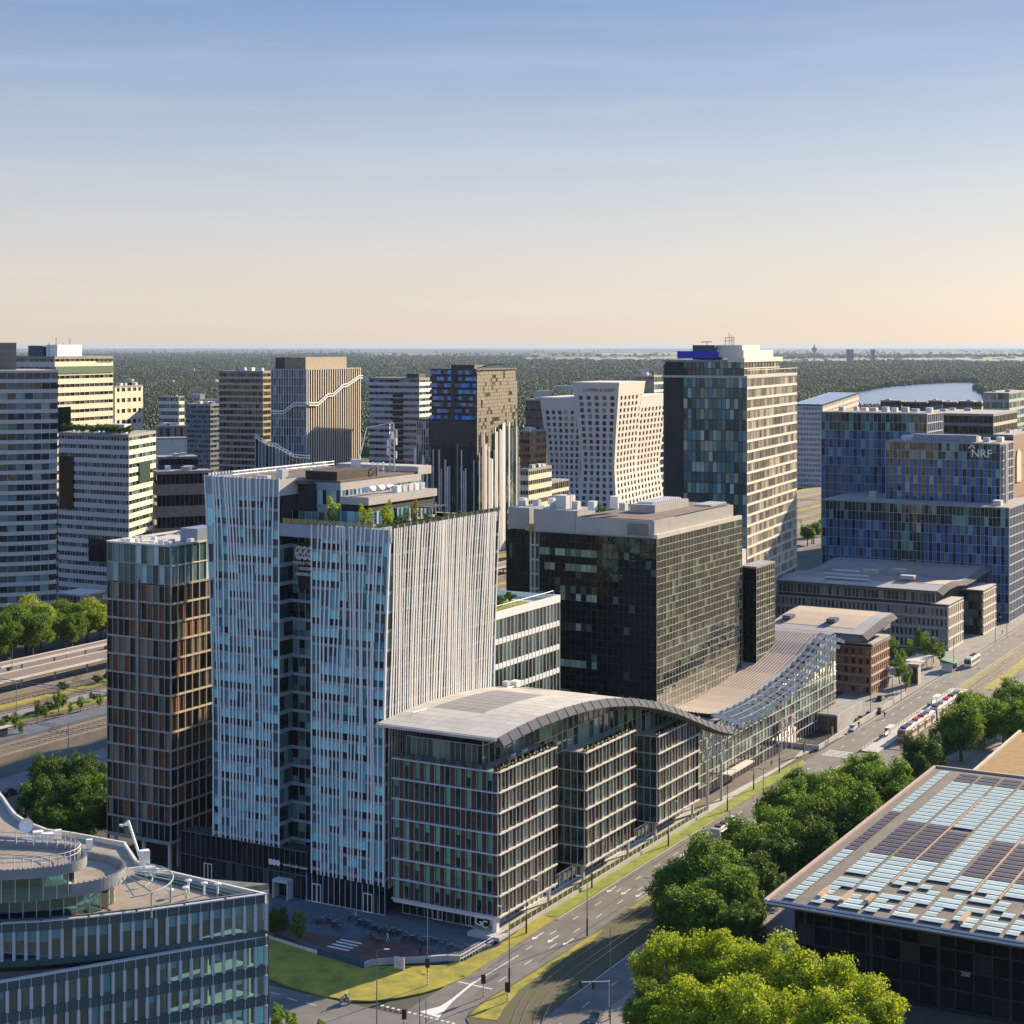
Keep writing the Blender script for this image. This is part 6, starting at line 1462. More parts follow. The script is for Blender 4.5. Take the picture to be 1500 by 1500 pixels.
banded('green_glass_block', 'green glass office with a rounded top beside the lake', 1478, 1420, 26, 1440, 1505, 577, 9, 12, 8, glass('pale_green_glass', (.05, .09, .08), (.2, .3, .26), .4), mat('green_band', (.25, .31, .29), .5), mat('pale_green_band', (.4, .44, .4), .5), .32, n_un=4)
for i, (x0, x1, yt, m) in enumerate(((1290, 1322, 588, roofbrown), (1322, 1360, 590, mat('navy_shed', (.035, .05, .075), .6)), (1360, 1382, 588, concd), (1382, 1404, 590, brickm), (1404, 1428, 589, concd), (1424, 1440, 590, mat('ochre_brick', (.45, .28, .12), .8)))):
    banded('lakeside_block', ('dark brown lakeside block', 'navy lakeside warehouse with a pitched grey roof', 'narrow dark lakeside house block', 'red brick lakeside house', 'grey lakeside house between brick ones', 'ochre sunlit lakeside house')[i]+' in the row along the lake', x1-2, 1500+i*8, 20, x0, x1+1, yt, 6, 7, 1, g_dark, m, m, .6, n_un=1, group='row of blocks along the lake')
b, P, ur, ul, wr, wl, zt = banded('dark_glass_pavilion', 'long dark glass office with a flat black roof behind the blue office', 1455, 900, 28, 1340, 1490, 609, 12, 16, 6, g_dark, concd, palest, .3, finish=False, n_un=3); b.done()
b, P, ur, ul, wr, wl, zt = banded('arched_brick_block', 'brown brick block with a tall pale arched window beside the blue office', 1484, 730, 29.25, 1455, 1540, 640, 10, 6, 6, g_dark, roofbrown, mat('brown_brick', (.26, .14, .09), .85, var=.15), .97, finish=False, n_un=2)
B = MB(); n = 14; q0 = P+ur*9-ul*.5; zb_ = zat(705, 740); hh = 10; ww2 = 4.2
prof = [(-ww2, 0), (ww2, 0)]+[(ww2*math.cos(math.pi*k/n), hh+ww2*math.sin(math.pi*k/n)) for k in range(n+1)]
B.add([(q0.x+ur.x*s, q0.y+ur.y*s, zb_+z) for s, z in prof], [tuple(range(len(prof)))]); b.mb('arched_window', B, creamst); b.done()
b, P, ur, ul, wr, wl, zt = banded('grey_rooftop_office', 'dark glazed office top behind the bent tower', 958, 1060, 23, 930, 972, 552, 18, 6, 3, g_bl, concd, palepk, .3, n_un=4)
# airport on the horizon --------------------------------------------------------------------------
hz = mat('distant_concrete', (.3, .32, .36), .9, var=.1)
t = thing('control_tower', 'slim airport control tower with a flared cab on the horizon', 'tower', (*atY(1193, 9500), 0)); B = MB().lathe([(8, 0), (5, 20), (4.5, 62), (9, 72), (15, 84), (15, 90), (8, 92), (5, 100), (1, 112)], n=14)
MB.obj(B, 'shaft', hz, t); B = MB().lathe([(13, 84.5), (15.4, 86), (15.4, 89), (13, 90)], n=14); B.obj('cab_glass', dmetal, t)
for x, w_, h_, lb in ((1245, 36, 84, 'broad grey airport office slab on the horizon beside the control tower'), (1278.5, 22, 84, 'narrow grey airport office slab on the horizon')):
    q = atY(x, 9300); t = thing('airport_office', lb, 'building', (q.x, q.y, 0)); MB().box((0, 0, h_/2), (w_, 20, h_)).obj('wall', hz, t); B = MB()
    for k in range(12): B.box((0, -10.3, 8+k*6), (w_-4, .5, 2.5))
    B.obj('window_band', dmetal, t)
B = MB(); rr = random.Random(11)
for i in range(520):
    Y = 1/rr.uniform(1/24000, 1/7800); x = rr.uniform(-60, 1560); q = atY(x, Y); h = rr.choice((6, 8, 10, 14)); l = rr.uniform(20, 90)
    B.box((q.x, q.y, h/2), (l, rr.uniform(10, 30), h), rr.uniform(-.2, .2))
for i in range(70):
    Y = 1/rr.uniform(1/7800, 1/2300); x = rr.uniform(160, 1000); q = atY(x, Y); h = rr.choice((14, 18, 22)); B.box((q.x, q.y, h/2), (rr.uniform(12, 40), rr.uniform(10, 16), h), rr.uniform(-.6, .6))
B.obj('distant_town', mat('distant_roofs', (.34, .34, .36), .9, var=.4, scale=.002), kind='stuff')
for x0, x1, y, lb in ((560, 612, 524, 'long pale airport shed beyond the woods, beside a white mast'), (655, 720, 524, 'long blue-grey hangar beyond the woods'), (720, 790, 523, 'low white hangar at the edge of the airfield')):
    P_, Q_ = G(x0, y), G(x1, y); m_ = (P_+Q_)/2; t = thing('hangar', lb, 'hangar', (m_.x, m_.y, 0)); MB().box((0, 0, 8), ((Q_-P_).length, 60, 16)).obj('wall', mat('hangar_blue', (.2, .27, .36), .7) if x0 != 720 else offwhite, t); MB().box((0, 0, 17), ((Q_-P_).length+4, 64, 2)).obj('roof', roofpale, t)
# ================================================================== trees
def leafmat(name, a, c, tr=.35):
    m, t, p = _nodes(name); N = t.nodes.new; K_ = t.links.new
    r_, h, g = _rand(t); ramp = N('ShaderNodeValToRGB'); ramp.color_ramp.elements[0].color = (*a, 1); ramp.color_ramp.elements[1].color = (*c, 1)
    K_(r_, ramp.inputs[0]); K_(ramp.outputs[0], p.inputs['Base Color']); p.inputs['Roughness'].default_value = .6; p.inputs['Specular IOR Level'].default_value = .25
    tl = N('ShaderNodeBsdfTranslucent'); K_(ramp.outputs[0], tl.inputs[0]); ms = N('ShaderNodeMixShader'); ms.inputs[0].default_value = tr
    K_(p.outputs[0], ms.inputs[1]); K_(tl.outputs[0], ms.inputs[2]); K_(ms.outputs[0], t.nodes['Material Output'].inputs[0]); MATS[name] = m; return m
leafA = leafmat('leaf_green', (.055, .12, .012), (.19, .3, .025), .45); leafB = leafmat('leaf_lime', (.15, .22, .012), (.42, .5, .025), .5); leafC = leafmat('leaf_dark', (.03, .075, .012), (.11, .19, .022), .4); leafD = leafmat('leaf_autumn', (.2, .15, .015), (.4, .3, .03))
bark = mat('bark', (.09, .07, .05), .95, var=.3, scale=3)
def crown_mesh(name, rx, rz_, n, leaf, m, seed, lobes=9, flat=1.0):
    g = np.random.default_rng(seed); lob = []
    for i in range(lobes*2):
        d = g.normal(size=3); d /= np.linalg.norm(d); d[2] = d[2]*.85+.12
        k = g.uniform(.45, .86); lob.append((d*np.array([rx, rx, rz_])*k, g.uniform(.17, .36)*rx))
    lob.append((np.zeros(3), rx*.6))
    C = np.array([l[0] for l in lob]); r = np.array([l[1] for l in lob]); w_ = r**2; idx = g.choice(len(lob), n, p=w_/w_.sum())
    d = g.normal(size=(n, 3)); d /= np.linalg.norm(d, axis=1)[:, None]
    # ragged shell: clumps on each lobe
    ncl = 26*len(lob); cd = g.normal(size=(ncl, 3)); cd /= np.linalg.norm(cd, axis=1)[:, None]
    ci = g.integers(0, 26, n)+idx*26; d = cd[ci]+g.normal(scale=.24, size=(n, 3)); d /= np.linalg.norm(d, axis=1)[:, None]
    rad = r[idx]*(.6+.5*g.random(n))*(1+.2*np.sin(ci*12.9898))
    pos = C[idx]+d*rad[:, None]*np.array([1, 1, rz_/rx*.95*flat])
    nrm = d*.8+g.normal(scale=.55, size=(n, 3)); nrm /= np.linalg.norm(nrm, axis=1)[:, None]
    up = g.normal(size=(n, 3)); a = np.cross(nrm, up); a /= np.linalg.norm(a, axis=1)[:, None]; c = np.cross(nrm, a)
    s = leaf*g.uniform(.6, 1.3, n)[:, None]
    v = np.empty((n, 4, 3)); v[:, 0] = pos-a*s; v[:, 1] = pos-c*s*.6; v[:, 2] = pos+a*s; v[:, 3] = pos+c*s*.6
    me = bpy.data.meshes.new(name); me.vertices.add(n*4); me.vertices.foreach_set('co', v.reshape(-1)); me.loops.add(n*4); me.loops.foreach_set('vertex_index', np.arange(n*4))
    me.polygons.add(n); me.polygons.foreach_set('loop_start', np.arange(0, n*4, 4)); me.materials.append(m); me.update(calc_edges=True); return me
def trunk_mesh(h, r, seed):
    g = random.Random(seed); B = MB(); B.bar((0, 0, -.2), (.15, .1, h), r, 8, r*.6)
    for i in range(6): a = i*1.05+g.random(); B.bar((.1, .05, h*.75+g.random()*h*.2), (math.cos(a)*h*.55, math.sin(a)*h*.55, h*1.35+g.random()), r*.45, 5, r*.15)
    return B.mesh('trunk', bark)
KIND = {}
def kind(key, rx, rz_, n, leaf, m, seed, th, lobes=9):
    KIND[key] = (crown_mesh('crown', rx, rz_, n, leaf, m, seed, lobes), trunk_mesh(th, max(.1, rx*.07), seed), th, rz_)
kind('big_lime', 6.6, 6.0, 26000, .2, leafB, 1, 3.2, 20); kind('big_lime2', 7.0, 5.6, 26000, .2, leafB, 2, 3.4, 20)
kind('mid_a', 6.0, 5.6, 18000, .2, leafA, 3, 2.6, 18); kind('mid_b', 5.6, 5.4, 16000, .2, leafA, 4, 2.5, 17); kind('mid_c', 5.2, 5.8, 15000, .2, leafC, 5, 2.5, 16)
kind('small', 1.3, 2.2, 1500, .13, leafA, 6, 1.4, 6); kind('shrub', 1.1, .9, 900, .12, leafC, 7, .4, 5); kind('tiny_gold', .9, 1.9, 900, .1, leafD, 8, 1.0, 5); kind('tiny_lime', 1.0, 2.0, 1000, .1, leafB, 9, 1.0, 5)
kind('far', 4.5, 4.2, 1500, .5, leafA, 10, 3.5, 10); kind('far_dark', 4.6, 4.4, 1500, .5, leafC, 12, 3.5, 10)
TN = {}
def tree(key, P, label, s=1.0, z=0, group=None, name='tree', cat='tree', flat=1):
    cm, tm, th, rz_ = KIND[key]; o = thing(name, label, cat, (P[0], P[1], z), R.uniform(0, 6.28), group); o.scale = (s, s, s*flat)
    c = link('crown', cm, (0, 0, th+rz_*.62), 0, o); link('trunk', tm, (0, 0, 0), 0, o); return o
# lime clump in the lower right: crown centre px, distance
for i, (x, y, k, s, hz_) in enumerate(((985, 1418, 'big_lime', 1.0, 0), (1060, 1412, 'big_lime2', 1.1, 0), (1140, 1425, 'big_lime', 1.15, 0), (1215, 1452, 'big_lime2', 1.1, 0), (1010, 1478, 'big_lime2', 1.0, 0), (1100, 1490, 'big_lime', 1.15, 0), (1190, 1500, 'big_lime2', 1.15, 0), (1270, 1490, 'big_lime', 1.0, 0), (960, 1470, 'mid_a', .9, 0))):
    zc = 8.0*s; P = G(x, y, zc); tree(k, P, 'bright lime green tree in the clump beside the solar roof hall', s, 0, 'lime green trees beside the solar roof hall')
for i, (x, y, k, s) in enumerate(((1020, 1290, 'mid_a', 1.1), (1045, 1275, 'mid_b', 1.2), (1085, 1312, 'mid_c', .95), (1100, 1240, 'mid_a', 1.0), (1130, 1250, 'mid_c', 1.05), (1150, 1180, 'mid_b', 1.05), (1185, 1195, 'mid_a', 1.1), (1175, 1235, 'mid_c', 1.1), (1225, 1165, 'mid_a', 1.05), (1255, 1190, 'mid_b', 1.1), (1290, 1150, 'mid_a', 1.1), (1000, 1338, 'mid_c', 1.0), (1020, 1340, 'mid_a', 1.0), (1215, 1210, 'mid_c', 1.0), (1265, 1135, 'mid_b', 1.0), (1115, 1290, 'mid_c', 1.0), (1060, 1310, 'mid_a', 1.1), (1140, 1215, 'mid_a', 1.0), (1200, 1170, 'mid_b', 1.0), (1240, 1215, 'mid_c', .9), (1300, 1170, 'mid_c', 1.0), (985, 1312, 'mid_b', .85), (1175, 1155, 'mid_c', .9), (1080, 1350, 'mid_c', .9))):
    s *= 1.15; P = G(x, y, 6.5*s); tree(k, P, 'mid green street tree in the row between tram line and solar hall', s, 0, 'street trees between the tram line and the solar hall')
for i, (x, y, k, s) in enumerate(((1352, 1098, 'mid_c', 1.1), (1408, 1065, 'mid_b', 1.35), (1440, 1050, 'mid_a', 1.3), (1470, 1045, 'mid_c', 1.25), (1425, 1035, 'mid_a', 1.0), (1490, 1062, 'mid_b', 1.2), (1488, 1025, 'mid_a', 1.2), (1340, 1118, 'mid_c', .8), (1385, 1085, 'mid_c', .9))):
    P = G(x, y, 6.5*s); tree(k, P, 'leafy tree by the tram stop behind the grass roof hall', s, 0, 'trees by the tram stop')
for i, (x, y, s) in enumerate(((405, 1492, 1.3), (425, 1500, 1.2), (468, 1496, .9))): tree('small', G(x, y, 4), 'small lime sapling at the foot of the round office', s, 0, 'saplings by the round office')
tree('small', G(437, 1368, 2.5), 'slim upright green tree on the shaded plaza', 1.35, .1); tree('mid_c', G(403, 1352, 3), 'dark shaded tree on the plaza beside the round office', .55, .1)
for i, (x, y, k, s) in enumerate(((70, 1130, 'mid_c', 1.1), (105, 1135, 'mid_c', 1.2), (140, 1140, 'mid_c', 1.15), (60, 1165, 'mid_c', 1.1), (95, 1170, 'mid_c', 1.25), (130, 1175, 'mid_c', 1.2), (160, 1185, 'mid_c', 1.1), (75, 1198, 'mid_c', 1.0), (110, 1208, 'mid_c', 1.0), (148, 1160, 'mid_a', 1.0))):
    tree(k, G(x, y, 6.5*s), 'dark shaded tree massed behind the round office', s, 0, 'shaded trees behind the round office')
for i in range(13):
    x = -5+i*12.5; tree(('mid_a', 'mid_b', 'mid_a', 'big_lime')[i % 4], UV(145+i*6.6+R.uniform(-2, 2), 274+R.uniform(-3, 7)), 'roadside tree along the motorway embankment', R.uniform(1.1, 1.5), 0, 'trees along the motorway')
for i, (x, y, s) in enumerate(((22, 1060, 1.0), (30, 1070, .9), (55, 1042, 1.0), (66, 1048, .9), (86, 1036, 1.3), (104, 1040, .8), (118, 1034, .9), (145, 1030, .9), (14, 982, 1.2), (5, 1065, .8))):
    tree('small', G(x, y, 3), 'young green tree between the railway platforms', s, 1.4, 'young trees between the platforms')
for i, (x, y) in enumerate(((1332, 962), (1346, 950), (1356, 958), (1368, 958), (1378, 962), (1318, 988), (1306, 960), (1326, 998), (1322, 975))):
    tree('small', G(x, y, 3), 'small leafy tree in front of the grey stone office', R.uniform(1.5, 2.2), 0, 'small trees in front of the grey stone office')
for i in range(12): tree(('far', 'far_dark')[i % 2], atY(855+i*6.5, 905+R.uniform(-15, 25)), 'sunlit tree at the foot of the bent tower', R.uniform(1.4, 2.0), 0, 'trees at the foot of the bent tower')
# roof terrace planting
for i, (u, v, k, s) in enumerate(((3.5, 29.5, 'tiny_lime', 1.1), (4.5, 32.0, 'tiny_lime', 1.25), (6, 27.2, 'tiny_lime', 1.5), (8, 28.5, 'tiny_lime', 1.1), (17, 28, 'tiny_gold', 1.3), (15, 29, 'tiny_lime', .9), (2.5, 37.5, 'tiny_lime', 1.6))): tree(k, UV(u, v), 'small yellow-green tree on the roof terrace of the finned tower', s, 70.2, 'small trees on the roof terrace')
for i in range(16): tree('shrub', UV(4+i*1.8, 25.7+R.uniform(0, 2.5)), 'low green shrub in the roof terrace planters', R.uniform(.7, 1.1), 70.3, 'shrubs on the roof terrace', 'shrub', 'shrub')
for i in range(10): tree('shrub', UV(40+i*2.4, 31+R.uniform(-1, 5)), 'low green shrub on the roof garden of the white link block', R.uniform(.9, 1.5), LINK_Z-.1, 'shrubs on the link block roof', 'shrub', 'shrub')
P, ur, ul, wr, wl, zt = WB
for i in range(14): q = P+ul*(wl*(i+.3)/14)+ur*R.uniform(2, 7); tree('shrub', q, 'green roof shrub on top of the white banded block', R.uniform(1.4, 2.4), zt+.9, 'shrubs on the white banded block', 'shrub', 'shrub')
# city trees in the middle distance: individual crowns
def ok_ground(u, v): return not (170 < v < 264 or (-40 < v < 10))
g2 = random.Random(5); n = 0
while n < 150:
    u = g2.uniform(420, 1450); v = g2.uniform(265, 700)
    P = UV(u, v); x = CX+F*P.x/P.y
    if not (-30 < x < 1530): continue
    tree(('far', 'far_dark')[n % 2], P, 'city tree among the buildings beyond the railway', g2.uniform(1.1, 1.7), -.2, 'city trees beyond the railway'); n += 1
n = 0
while n < 60:
    u = g2.uniform(560, 1400); v = g2.uniform(-150, 160)
    if -45 < v < 60: continue
    P = UV(u, v); x = CX+F*P.x/P.y
    if not (1130 < x < 1540): continue
    tree(('far', 'far_dark')[n % 2], P, 'city tree among the offices along the street', g2.uniform(1.1, 1.6), -.2, 'city trees along the far street'); n += 1
for i in range(9): tree(('far_dark', 'far')[i % 2], UV(330+i*7, 276+R.uniform(0, 14)), 'dark tree at the foot of the white banded block', 1.4, 0, 'trees at the foot of the white banded block')
# ------------------------------------------------------------------ woods to the horizon: one mass
pts = []; g3 = random.Random(9)
def inpoly(x, y, poly):
    c = False
    for (x0, y0), (x1, y1) in zip(poly, poly[1:]+poly[:1]):
        if (y0 > y) != (y1 > y) and x < (x1-x0)*(y-y0)/(y1-y0)+x0: c = not c
    return c
y = 511.5
while y < 668:
    Y = F*HC/(y-HY); step = max(4.2, 11.5*F/Y*.75)
    x = -140.0
    while x < 1640:
        xx = x+g3.uniform(-.5, .5)*step; yy = y+g3.uniform(-.6, .6); x += step
        if any(inpoly(xx, yy, p) for p in FIELDS) or inpoly(xx, yy, LAKE) or inpoly(xx, yy, LAKE2): continue
        if yy < 519 and g3.random() < .82: continue
        if yy < 527 and g3.random() < .35: continue
        if yy < 524 and 540 < xx < 1010 and g3.random() < .8: continue
        Yr = F*HC/(yy-HY)
        P = atY(xx, Yr); u, v = uv_of(P)
        if -330 < u < 1500 and -330 < v < 720: continue
        pts.append((P.x, P.y, g3.uniform(.75, 1.3)*max(6.6, min(13, Yr*.0015))))
    y += max(.8, 900/Y)
pts = np.array(pts); print('forest points', len(pts))
me = bpy.data.meshes.new('forest'); me.vertices.add(len(pts)); co = np.zeros((len(pts), 3)); co[:, :2] = pts[:, :2]; co[:, 2] = 5; me.vertices.foreach_set('co', co.reshape(-1))
at_ = me.attributes.new('size', 'FLOAT', 'POINT'); at_.data.foreach_set('value', pts[:, 2]); me.update()
fo = link('forest', me, kind='stuff'); fmat = leafmat('forest_green', (.04, .068, .016), (.085, .12, .026), .25); me.materials.append(fmat)
t_ = fmat.node_tree; gq = t_.nodes.new('ShaderNodeNewGeometry'); nq = t_.nodes.new('ShaderNodeTexNoise'); nq.inputs['Scale'].default_value = .0045; nq.inputs['Detail'].default_value = 5; t_.links.new(gq.outputs['Position'], nq.inputs['Vector'])
mq = t_.nodes.new('ShaderNodeMapRange'); mq.inputs['From Min'].default_value = .35; mq.inputs['From Max'].default_value = .68; mq.inputs['To Min'].default_value = .5; mq.inputs['To Max'].default_value = 1.6; t_.links.new(nq.outputs[0], mq.inputs[0])
hq = t_.nodes.new('ShaderNodeHueSaturation'); rq = [n_ for n_ in t_.nodes if n_.type == 'VALTORGB'][0]; t_.links.new(rq.outputs[0], hq.inputs['Color']); t_.links.new(mq.outputs[0], hq.inputs['Value'])
t_.links.new(hq.outputs[0], t_.nodes['Principled BSDF'].inputs['Base Color'])
ng = bpy.data.node_groups.new('forest_trees', 'GeometryNodeTree'); ng.interface.new_socket('Geometry', in_out='INPUT', socket_type='NodeSocketGeometry'); ng.interface.new_socket('Geometry', in_out='OUTPUT', socket_type='NodeSocketGeometry')
NN = ng.nodes.new; LK = ng.links.new; gi = NN('NodeGroupInput'); go = NN('NodeGroupOutput')
ico = NN('GeometryNodeMeshIcoSphere'); ico.inputs['Radius'].default_value = 1; ico.inputs['Subdivisions'].default_value = 4
sp_ = NN('GeometryNodeSetPosition'); nz = NN('ShaderNodeTexNoise'); nz.inputs['Scale'].default_value = 2.6; nz.inputs['Detail'].default_value = 3
nm_ = NN('GeometryNodeInputNormal'); sub = NN('ShaderNodeMath'); sub.operation = 'MULTIPLY_ADD'; sub.inputs[1].default_value = 1.7; sub.inputs[2].default_value = -.85
vm = NN('ShaderNodeVectorMath'); vm.operation = 'SCALE'; LK(nz.outputs[0], sub.inputs[0]); LK(nm_.outputs[0], vm.inputs[0]); LK(sub.outputs[0], vm.inputs['Scale'])
LK(ico.outputs['Mesh'], sp_.inputs['Geometry']); LK(vm.outputs[0], sp_.inputs['Offset'])
sm_ = NN('GeometryNodeSetMaterial'); sm_.inputs['Material'].default_value = fmat; LK(sp_.outputs[0], sm_.inputs[0])
ip = NN('GeometryNodeInstanceOnPoints'); LK(gi.outputs[0], ip.inputs['Points']); LK(sm_.outputs[0], ip.inputs['Instance'])
na = NN('GeometryNodeInputNamedAttribute'); na.data_type = 'FLOAT'; na.inputs['Name'].default_value = 'size'
rv = NN('FunctionNodeRandomValue'); rv.data_type = 'FLOAT_VECTOR'; rv.inputs['Max'].default_value = (.3, .3, 6.28); LK(rv.outputs[0], ip.inputs['Rotation'])
sc_ = NN('ShaderNodeCombineXYZ'); LK(na.outputs[0], sc_.inputs[0]); LK(na.outputs[0], sc_.inputs[1]); mz = NN('ShaderNodeMath'); mz.operation = 'MULTIPLY'; mz.inputs[1].default_value = 1.15; LK(na.outputs[0], mz.inputs[0]); LK(mz.outputs[0], sc_.inputs[2]); LK(sc_.outputs[0], ip.inputs['Scale'])
LK(ip.outputs[0], go.inputs[0]); md_ = fo.modifiers.new('trees', 'NODES'); md_.node_group = ng
# ================================================================== street lamps, signals, signs
lampm = mat('lamp_post_grey', (.16, .17, .17), .5, metal=.3); blackm = mat('post_black', (.02, .02, .022), .5)
def lamp(P, h, label, group, arm=1.6, rz_=0, sleeve=True, z=0.1):
    t = thing('street_lamp', label, 'street lamp', (P[0], P[1], z), rz_, group)
    MB().bar((0, 0, 0), (0, 0, h), .11, 8, .06).obj('post', lampm, t)
    if sleeve: MB().bar((0, 0, .02), (0, 0, h*.3), .17, 8, .15).obj('sleeve', blackm, t)
    if arm: B = MB().bar((0, 0, h-.05), (arm, 0, h+.25), .05, 5); B.obj('arm', lampm, t); MB().box((arm+.3, 0, h+.22), (.8, .28, .12)).obj('lamp_head', alu, t)
    return t
L1 = ('lamp post on the verge between promenade and road', 'lamps on the verge'); L2 = ('lamp post at the edge of the tram median', 'lamps on the tram median')
for x, y, h in ((771, 1368, 9.6), (867, 1302, 9.6), (979, 1240, 9.4), (1065.5, 1189, 9.4), (1104, 1158, 12), (1141.5, 1133, 13)): lamp(G(x, y), h, *L1, arm=1.5, rz_=math.atan2(-V.y, -V.x))
for x, y, h in ((746, 1455, 13.5), (860, 1372, 10.2), (1036, 1302, 8), (1069, 1250, 8.5), (1118, 1190, 9.5)): lamp(G(x, y), h, *L2, arm=1.5, rz_=math.atan2(V.y, V.x))
for x, y, h in ((552, 1508, 12), (615, 1506, 5), (624, 1512, 5)): lamp(G(x, y), h, 'slim lamp post at the near junction', 'posts at the near junction', arm=1.2 if h > 6 else 0, sleeve=False)
for x, y, h in ((894, 1502, 15), (958, 1512, 11), (973, 1512, 11)): lamp(G(x, y), h, 'tall bare mast beside the lime trees', 'masts beside the lime trees', arm=0, sleeve=False)
for x, y, h in ((1213, 1092, 13), (1275, 1045, 14), (1320, 1028, 13), (1307, 1018, 8), (1397, 984, 11), (1458, 942, 9), (1475, 935, 9)): lamp(G(x, y), h, 'lamp post along the far pavement', 'lamps along the far pavement', arm=1.4, rz_=math.atan2(-V.y, -V.x), sleeve=False)
for x, y, h in ((553, 1345, 4), (448, 1350, 4.5)): lamp(G(x, y), h, 'low lamp post on the shaded plaza', 'low lamps on the plaza', arm=0, sleeve=False)
for x, y, h in ((18, 1000, 12), (97, 978, 8), (100, 1096, 7), (24, 1068, 13)): lamp(G(x, y, 1.5), h, 'pale mast between the railway platforms', 'masts of the railway', arm=0, sleeve=False, z=1.4)
# striped signal posts
def signal(P, label, h=3.4, head=True, pole=0):
    t = thing('traffic_signal', label, 'traffic light', (P[0], P[1], .1)); H = max(h, pole)
    MB().bar((0, 0, 0), (0, 0, H), .09, 8).obj('post', lampm if pole else blackm, t)
    for k in range(4): MB().bar((0, 0, .25+k*.5), (0, 0, .5+k*.5), .12, 8).obj('white_stripe', white, t)
    if head:
        o = MB().box((0, -.12, h-.6), (.42, .34, 1.15)).obj('signal_head', blackm, t); MB().box((0, .03, h-.6), (.72, .04, 1.5)).obj('backboard', blackm, t)
    return t
signal(G(708, 1461), 'striped signal post on the tip of the tram median', 3.4); signal(G(743, 1469), 'second striped signal post on the tram median', 3.0)
signal(G(626, 1444), 'tall striped signal mast on the lawn corner', 4.2, True, 12.6); signal(G(592, 1510), 'dark signal post at the near junction', 3.0)
t = thing('signal_gantry', 'white cantilever signal arm over the turning lane', 'signal gantry', (*G(893, 1494), .1)); MB().bar((0, 0, 0), (0, 0, 6), .14, 8).obj('post', offwhite, t); MB().bar((0, 0, 5.9), (-4.6, 1.2, 5.3), .1, 6).obj('arm', offwhite, t)
for s in (.55, .98): MB().box((-4.6*s, 1.2*s-.1, 5.0), (.35, .3, 1.0)).obj('signal_head', blackm, t)
for s in range(3): MB().bar((0, 0, .4+s*.6), (0, 0, .7+s*.6), .17, 8).obj('black_band', blackm, t)
# flags
flagm = mat('flag_cloth', (.42, .33, .36), .95, c2=(.36, .12, .17), scale=.9, stretch=(1, 1, .5))
for i, (x, y) in enumerate(((1145, 1106), (1152, 1103), (1160, 1100))):
    t = thing('banner_flag', 'tall white and pink banner flag on its pole by the arcade', 'flag', (*G(x, y), .1), math.atan2(U.y, U.x), 'banner flags by the arcade'); MB().bar((0, 0, 0), (0, 0, 9.4), .07, 6).obj('pole', white, t)
    B = MB(); n = 8; vs = []; 
    for k in range(n+1):
        for j in (0, 1): vs.append((.1+j*1.5+.06*math.sin(k), .16*math.sin(k*1.3+i)*j, 9.3-k*.62))
    B.add(vs, [(2*k, 2*k+1, 2*k+3, 2*k+2) for k in range(n)]); B.add([(x_, y_+.03, z_) for x_, y_, z_ in vs], [(2*k, 2*k+2, 2*k+3, 2*k+1) for k in range(n)]); B.obj('cloth', flagm, t)
for x, y, lb in ((1178, 1107, 'black information panel on two posts by the garage exit'), (1219, 1085, 'black advertising panel on the traffic island')):
    t = thing('info_panel', lb, 'sign', (*G(x, y), .1), math.atan2(U.y, U.x)); MB().box((0, 0, 2.3), (1.5, .25, 2.6)).obj('panel', blackm, t)
    for s in (-.6, .6): MB().bar((s, 0, 0), (s, 0, 1.2), .07, 6).obj('post', lampm, t)
t = thing('plaza_sign', 'square white number board on the plaza wall', 'sign', (*G(585, 1421), .1), math.atan2(-V.y, -V.x)); MB().box((0, 0, 1.1), (2.0, .2, 2.0)).obj('panel', offwhite, t); o = link('lettering', text_mesh('40', 1.1, conc, .02, 'CENTER'), (0, -.13, .75), 0, t); o.rotation_euler = (math.pi/2, 0, 0)
# plaza edge walls and railing
def wallpx(name, lab, pts, h, th, m):
    t = thing(name, lab, 'wall', (*G(*pts[0]), .1)); B = MB(); o = G(*pts[0])
    for a, c in zip(pts, pts[1:]): P, Q = G(*a)-o, G(*c)-o; d = Q-P; q = (P+Q)/2; B.box((q.x, q.y, h/2), (d.length+.1, th, h), math.atan2(d.y, d.x))
    B.obj('wall', m, t); return t
wallpx('retaining_wall', 'curved pale concrete wall along the plaza edge', [(534, 1419), (545, 1415), (570, 1413), (610, 1411), (655, 1408), (674, 1409)], 1.0, .5, conc)
wallpx('retaining_wall', 'dark blue low wall on the shaded side of the plaza', [(466, 1399), (500, 1408), (532, 1419)], 1.1, .45, mat('navy_wall', (.03, .06, .12), .6))
wallpx('kerb_wall', 'low pale stone kerb with orange planting along the lawn', [(389, 1373), (420, 1383), (466, 1398)], .4, .5, offwhite)
t = thing('railing', 'white bar railing between plaza and lawn', 'railing', (*G(674, 1411), .1)); P0, P1 = V2(0, 0), G(722, 1383)-G(674, 1411)
for z in (.6, 1.2): MB().bar((0, 0, z), (P1.x, P1.y, z), .07, 6).obj('rail', palefin, t)
for k in range(12): q = P1*(k/11); MB().bar((q.x, q.y, 0), (q.x, q.y, 1.2), .06, 6).obj('post', palefin, t)
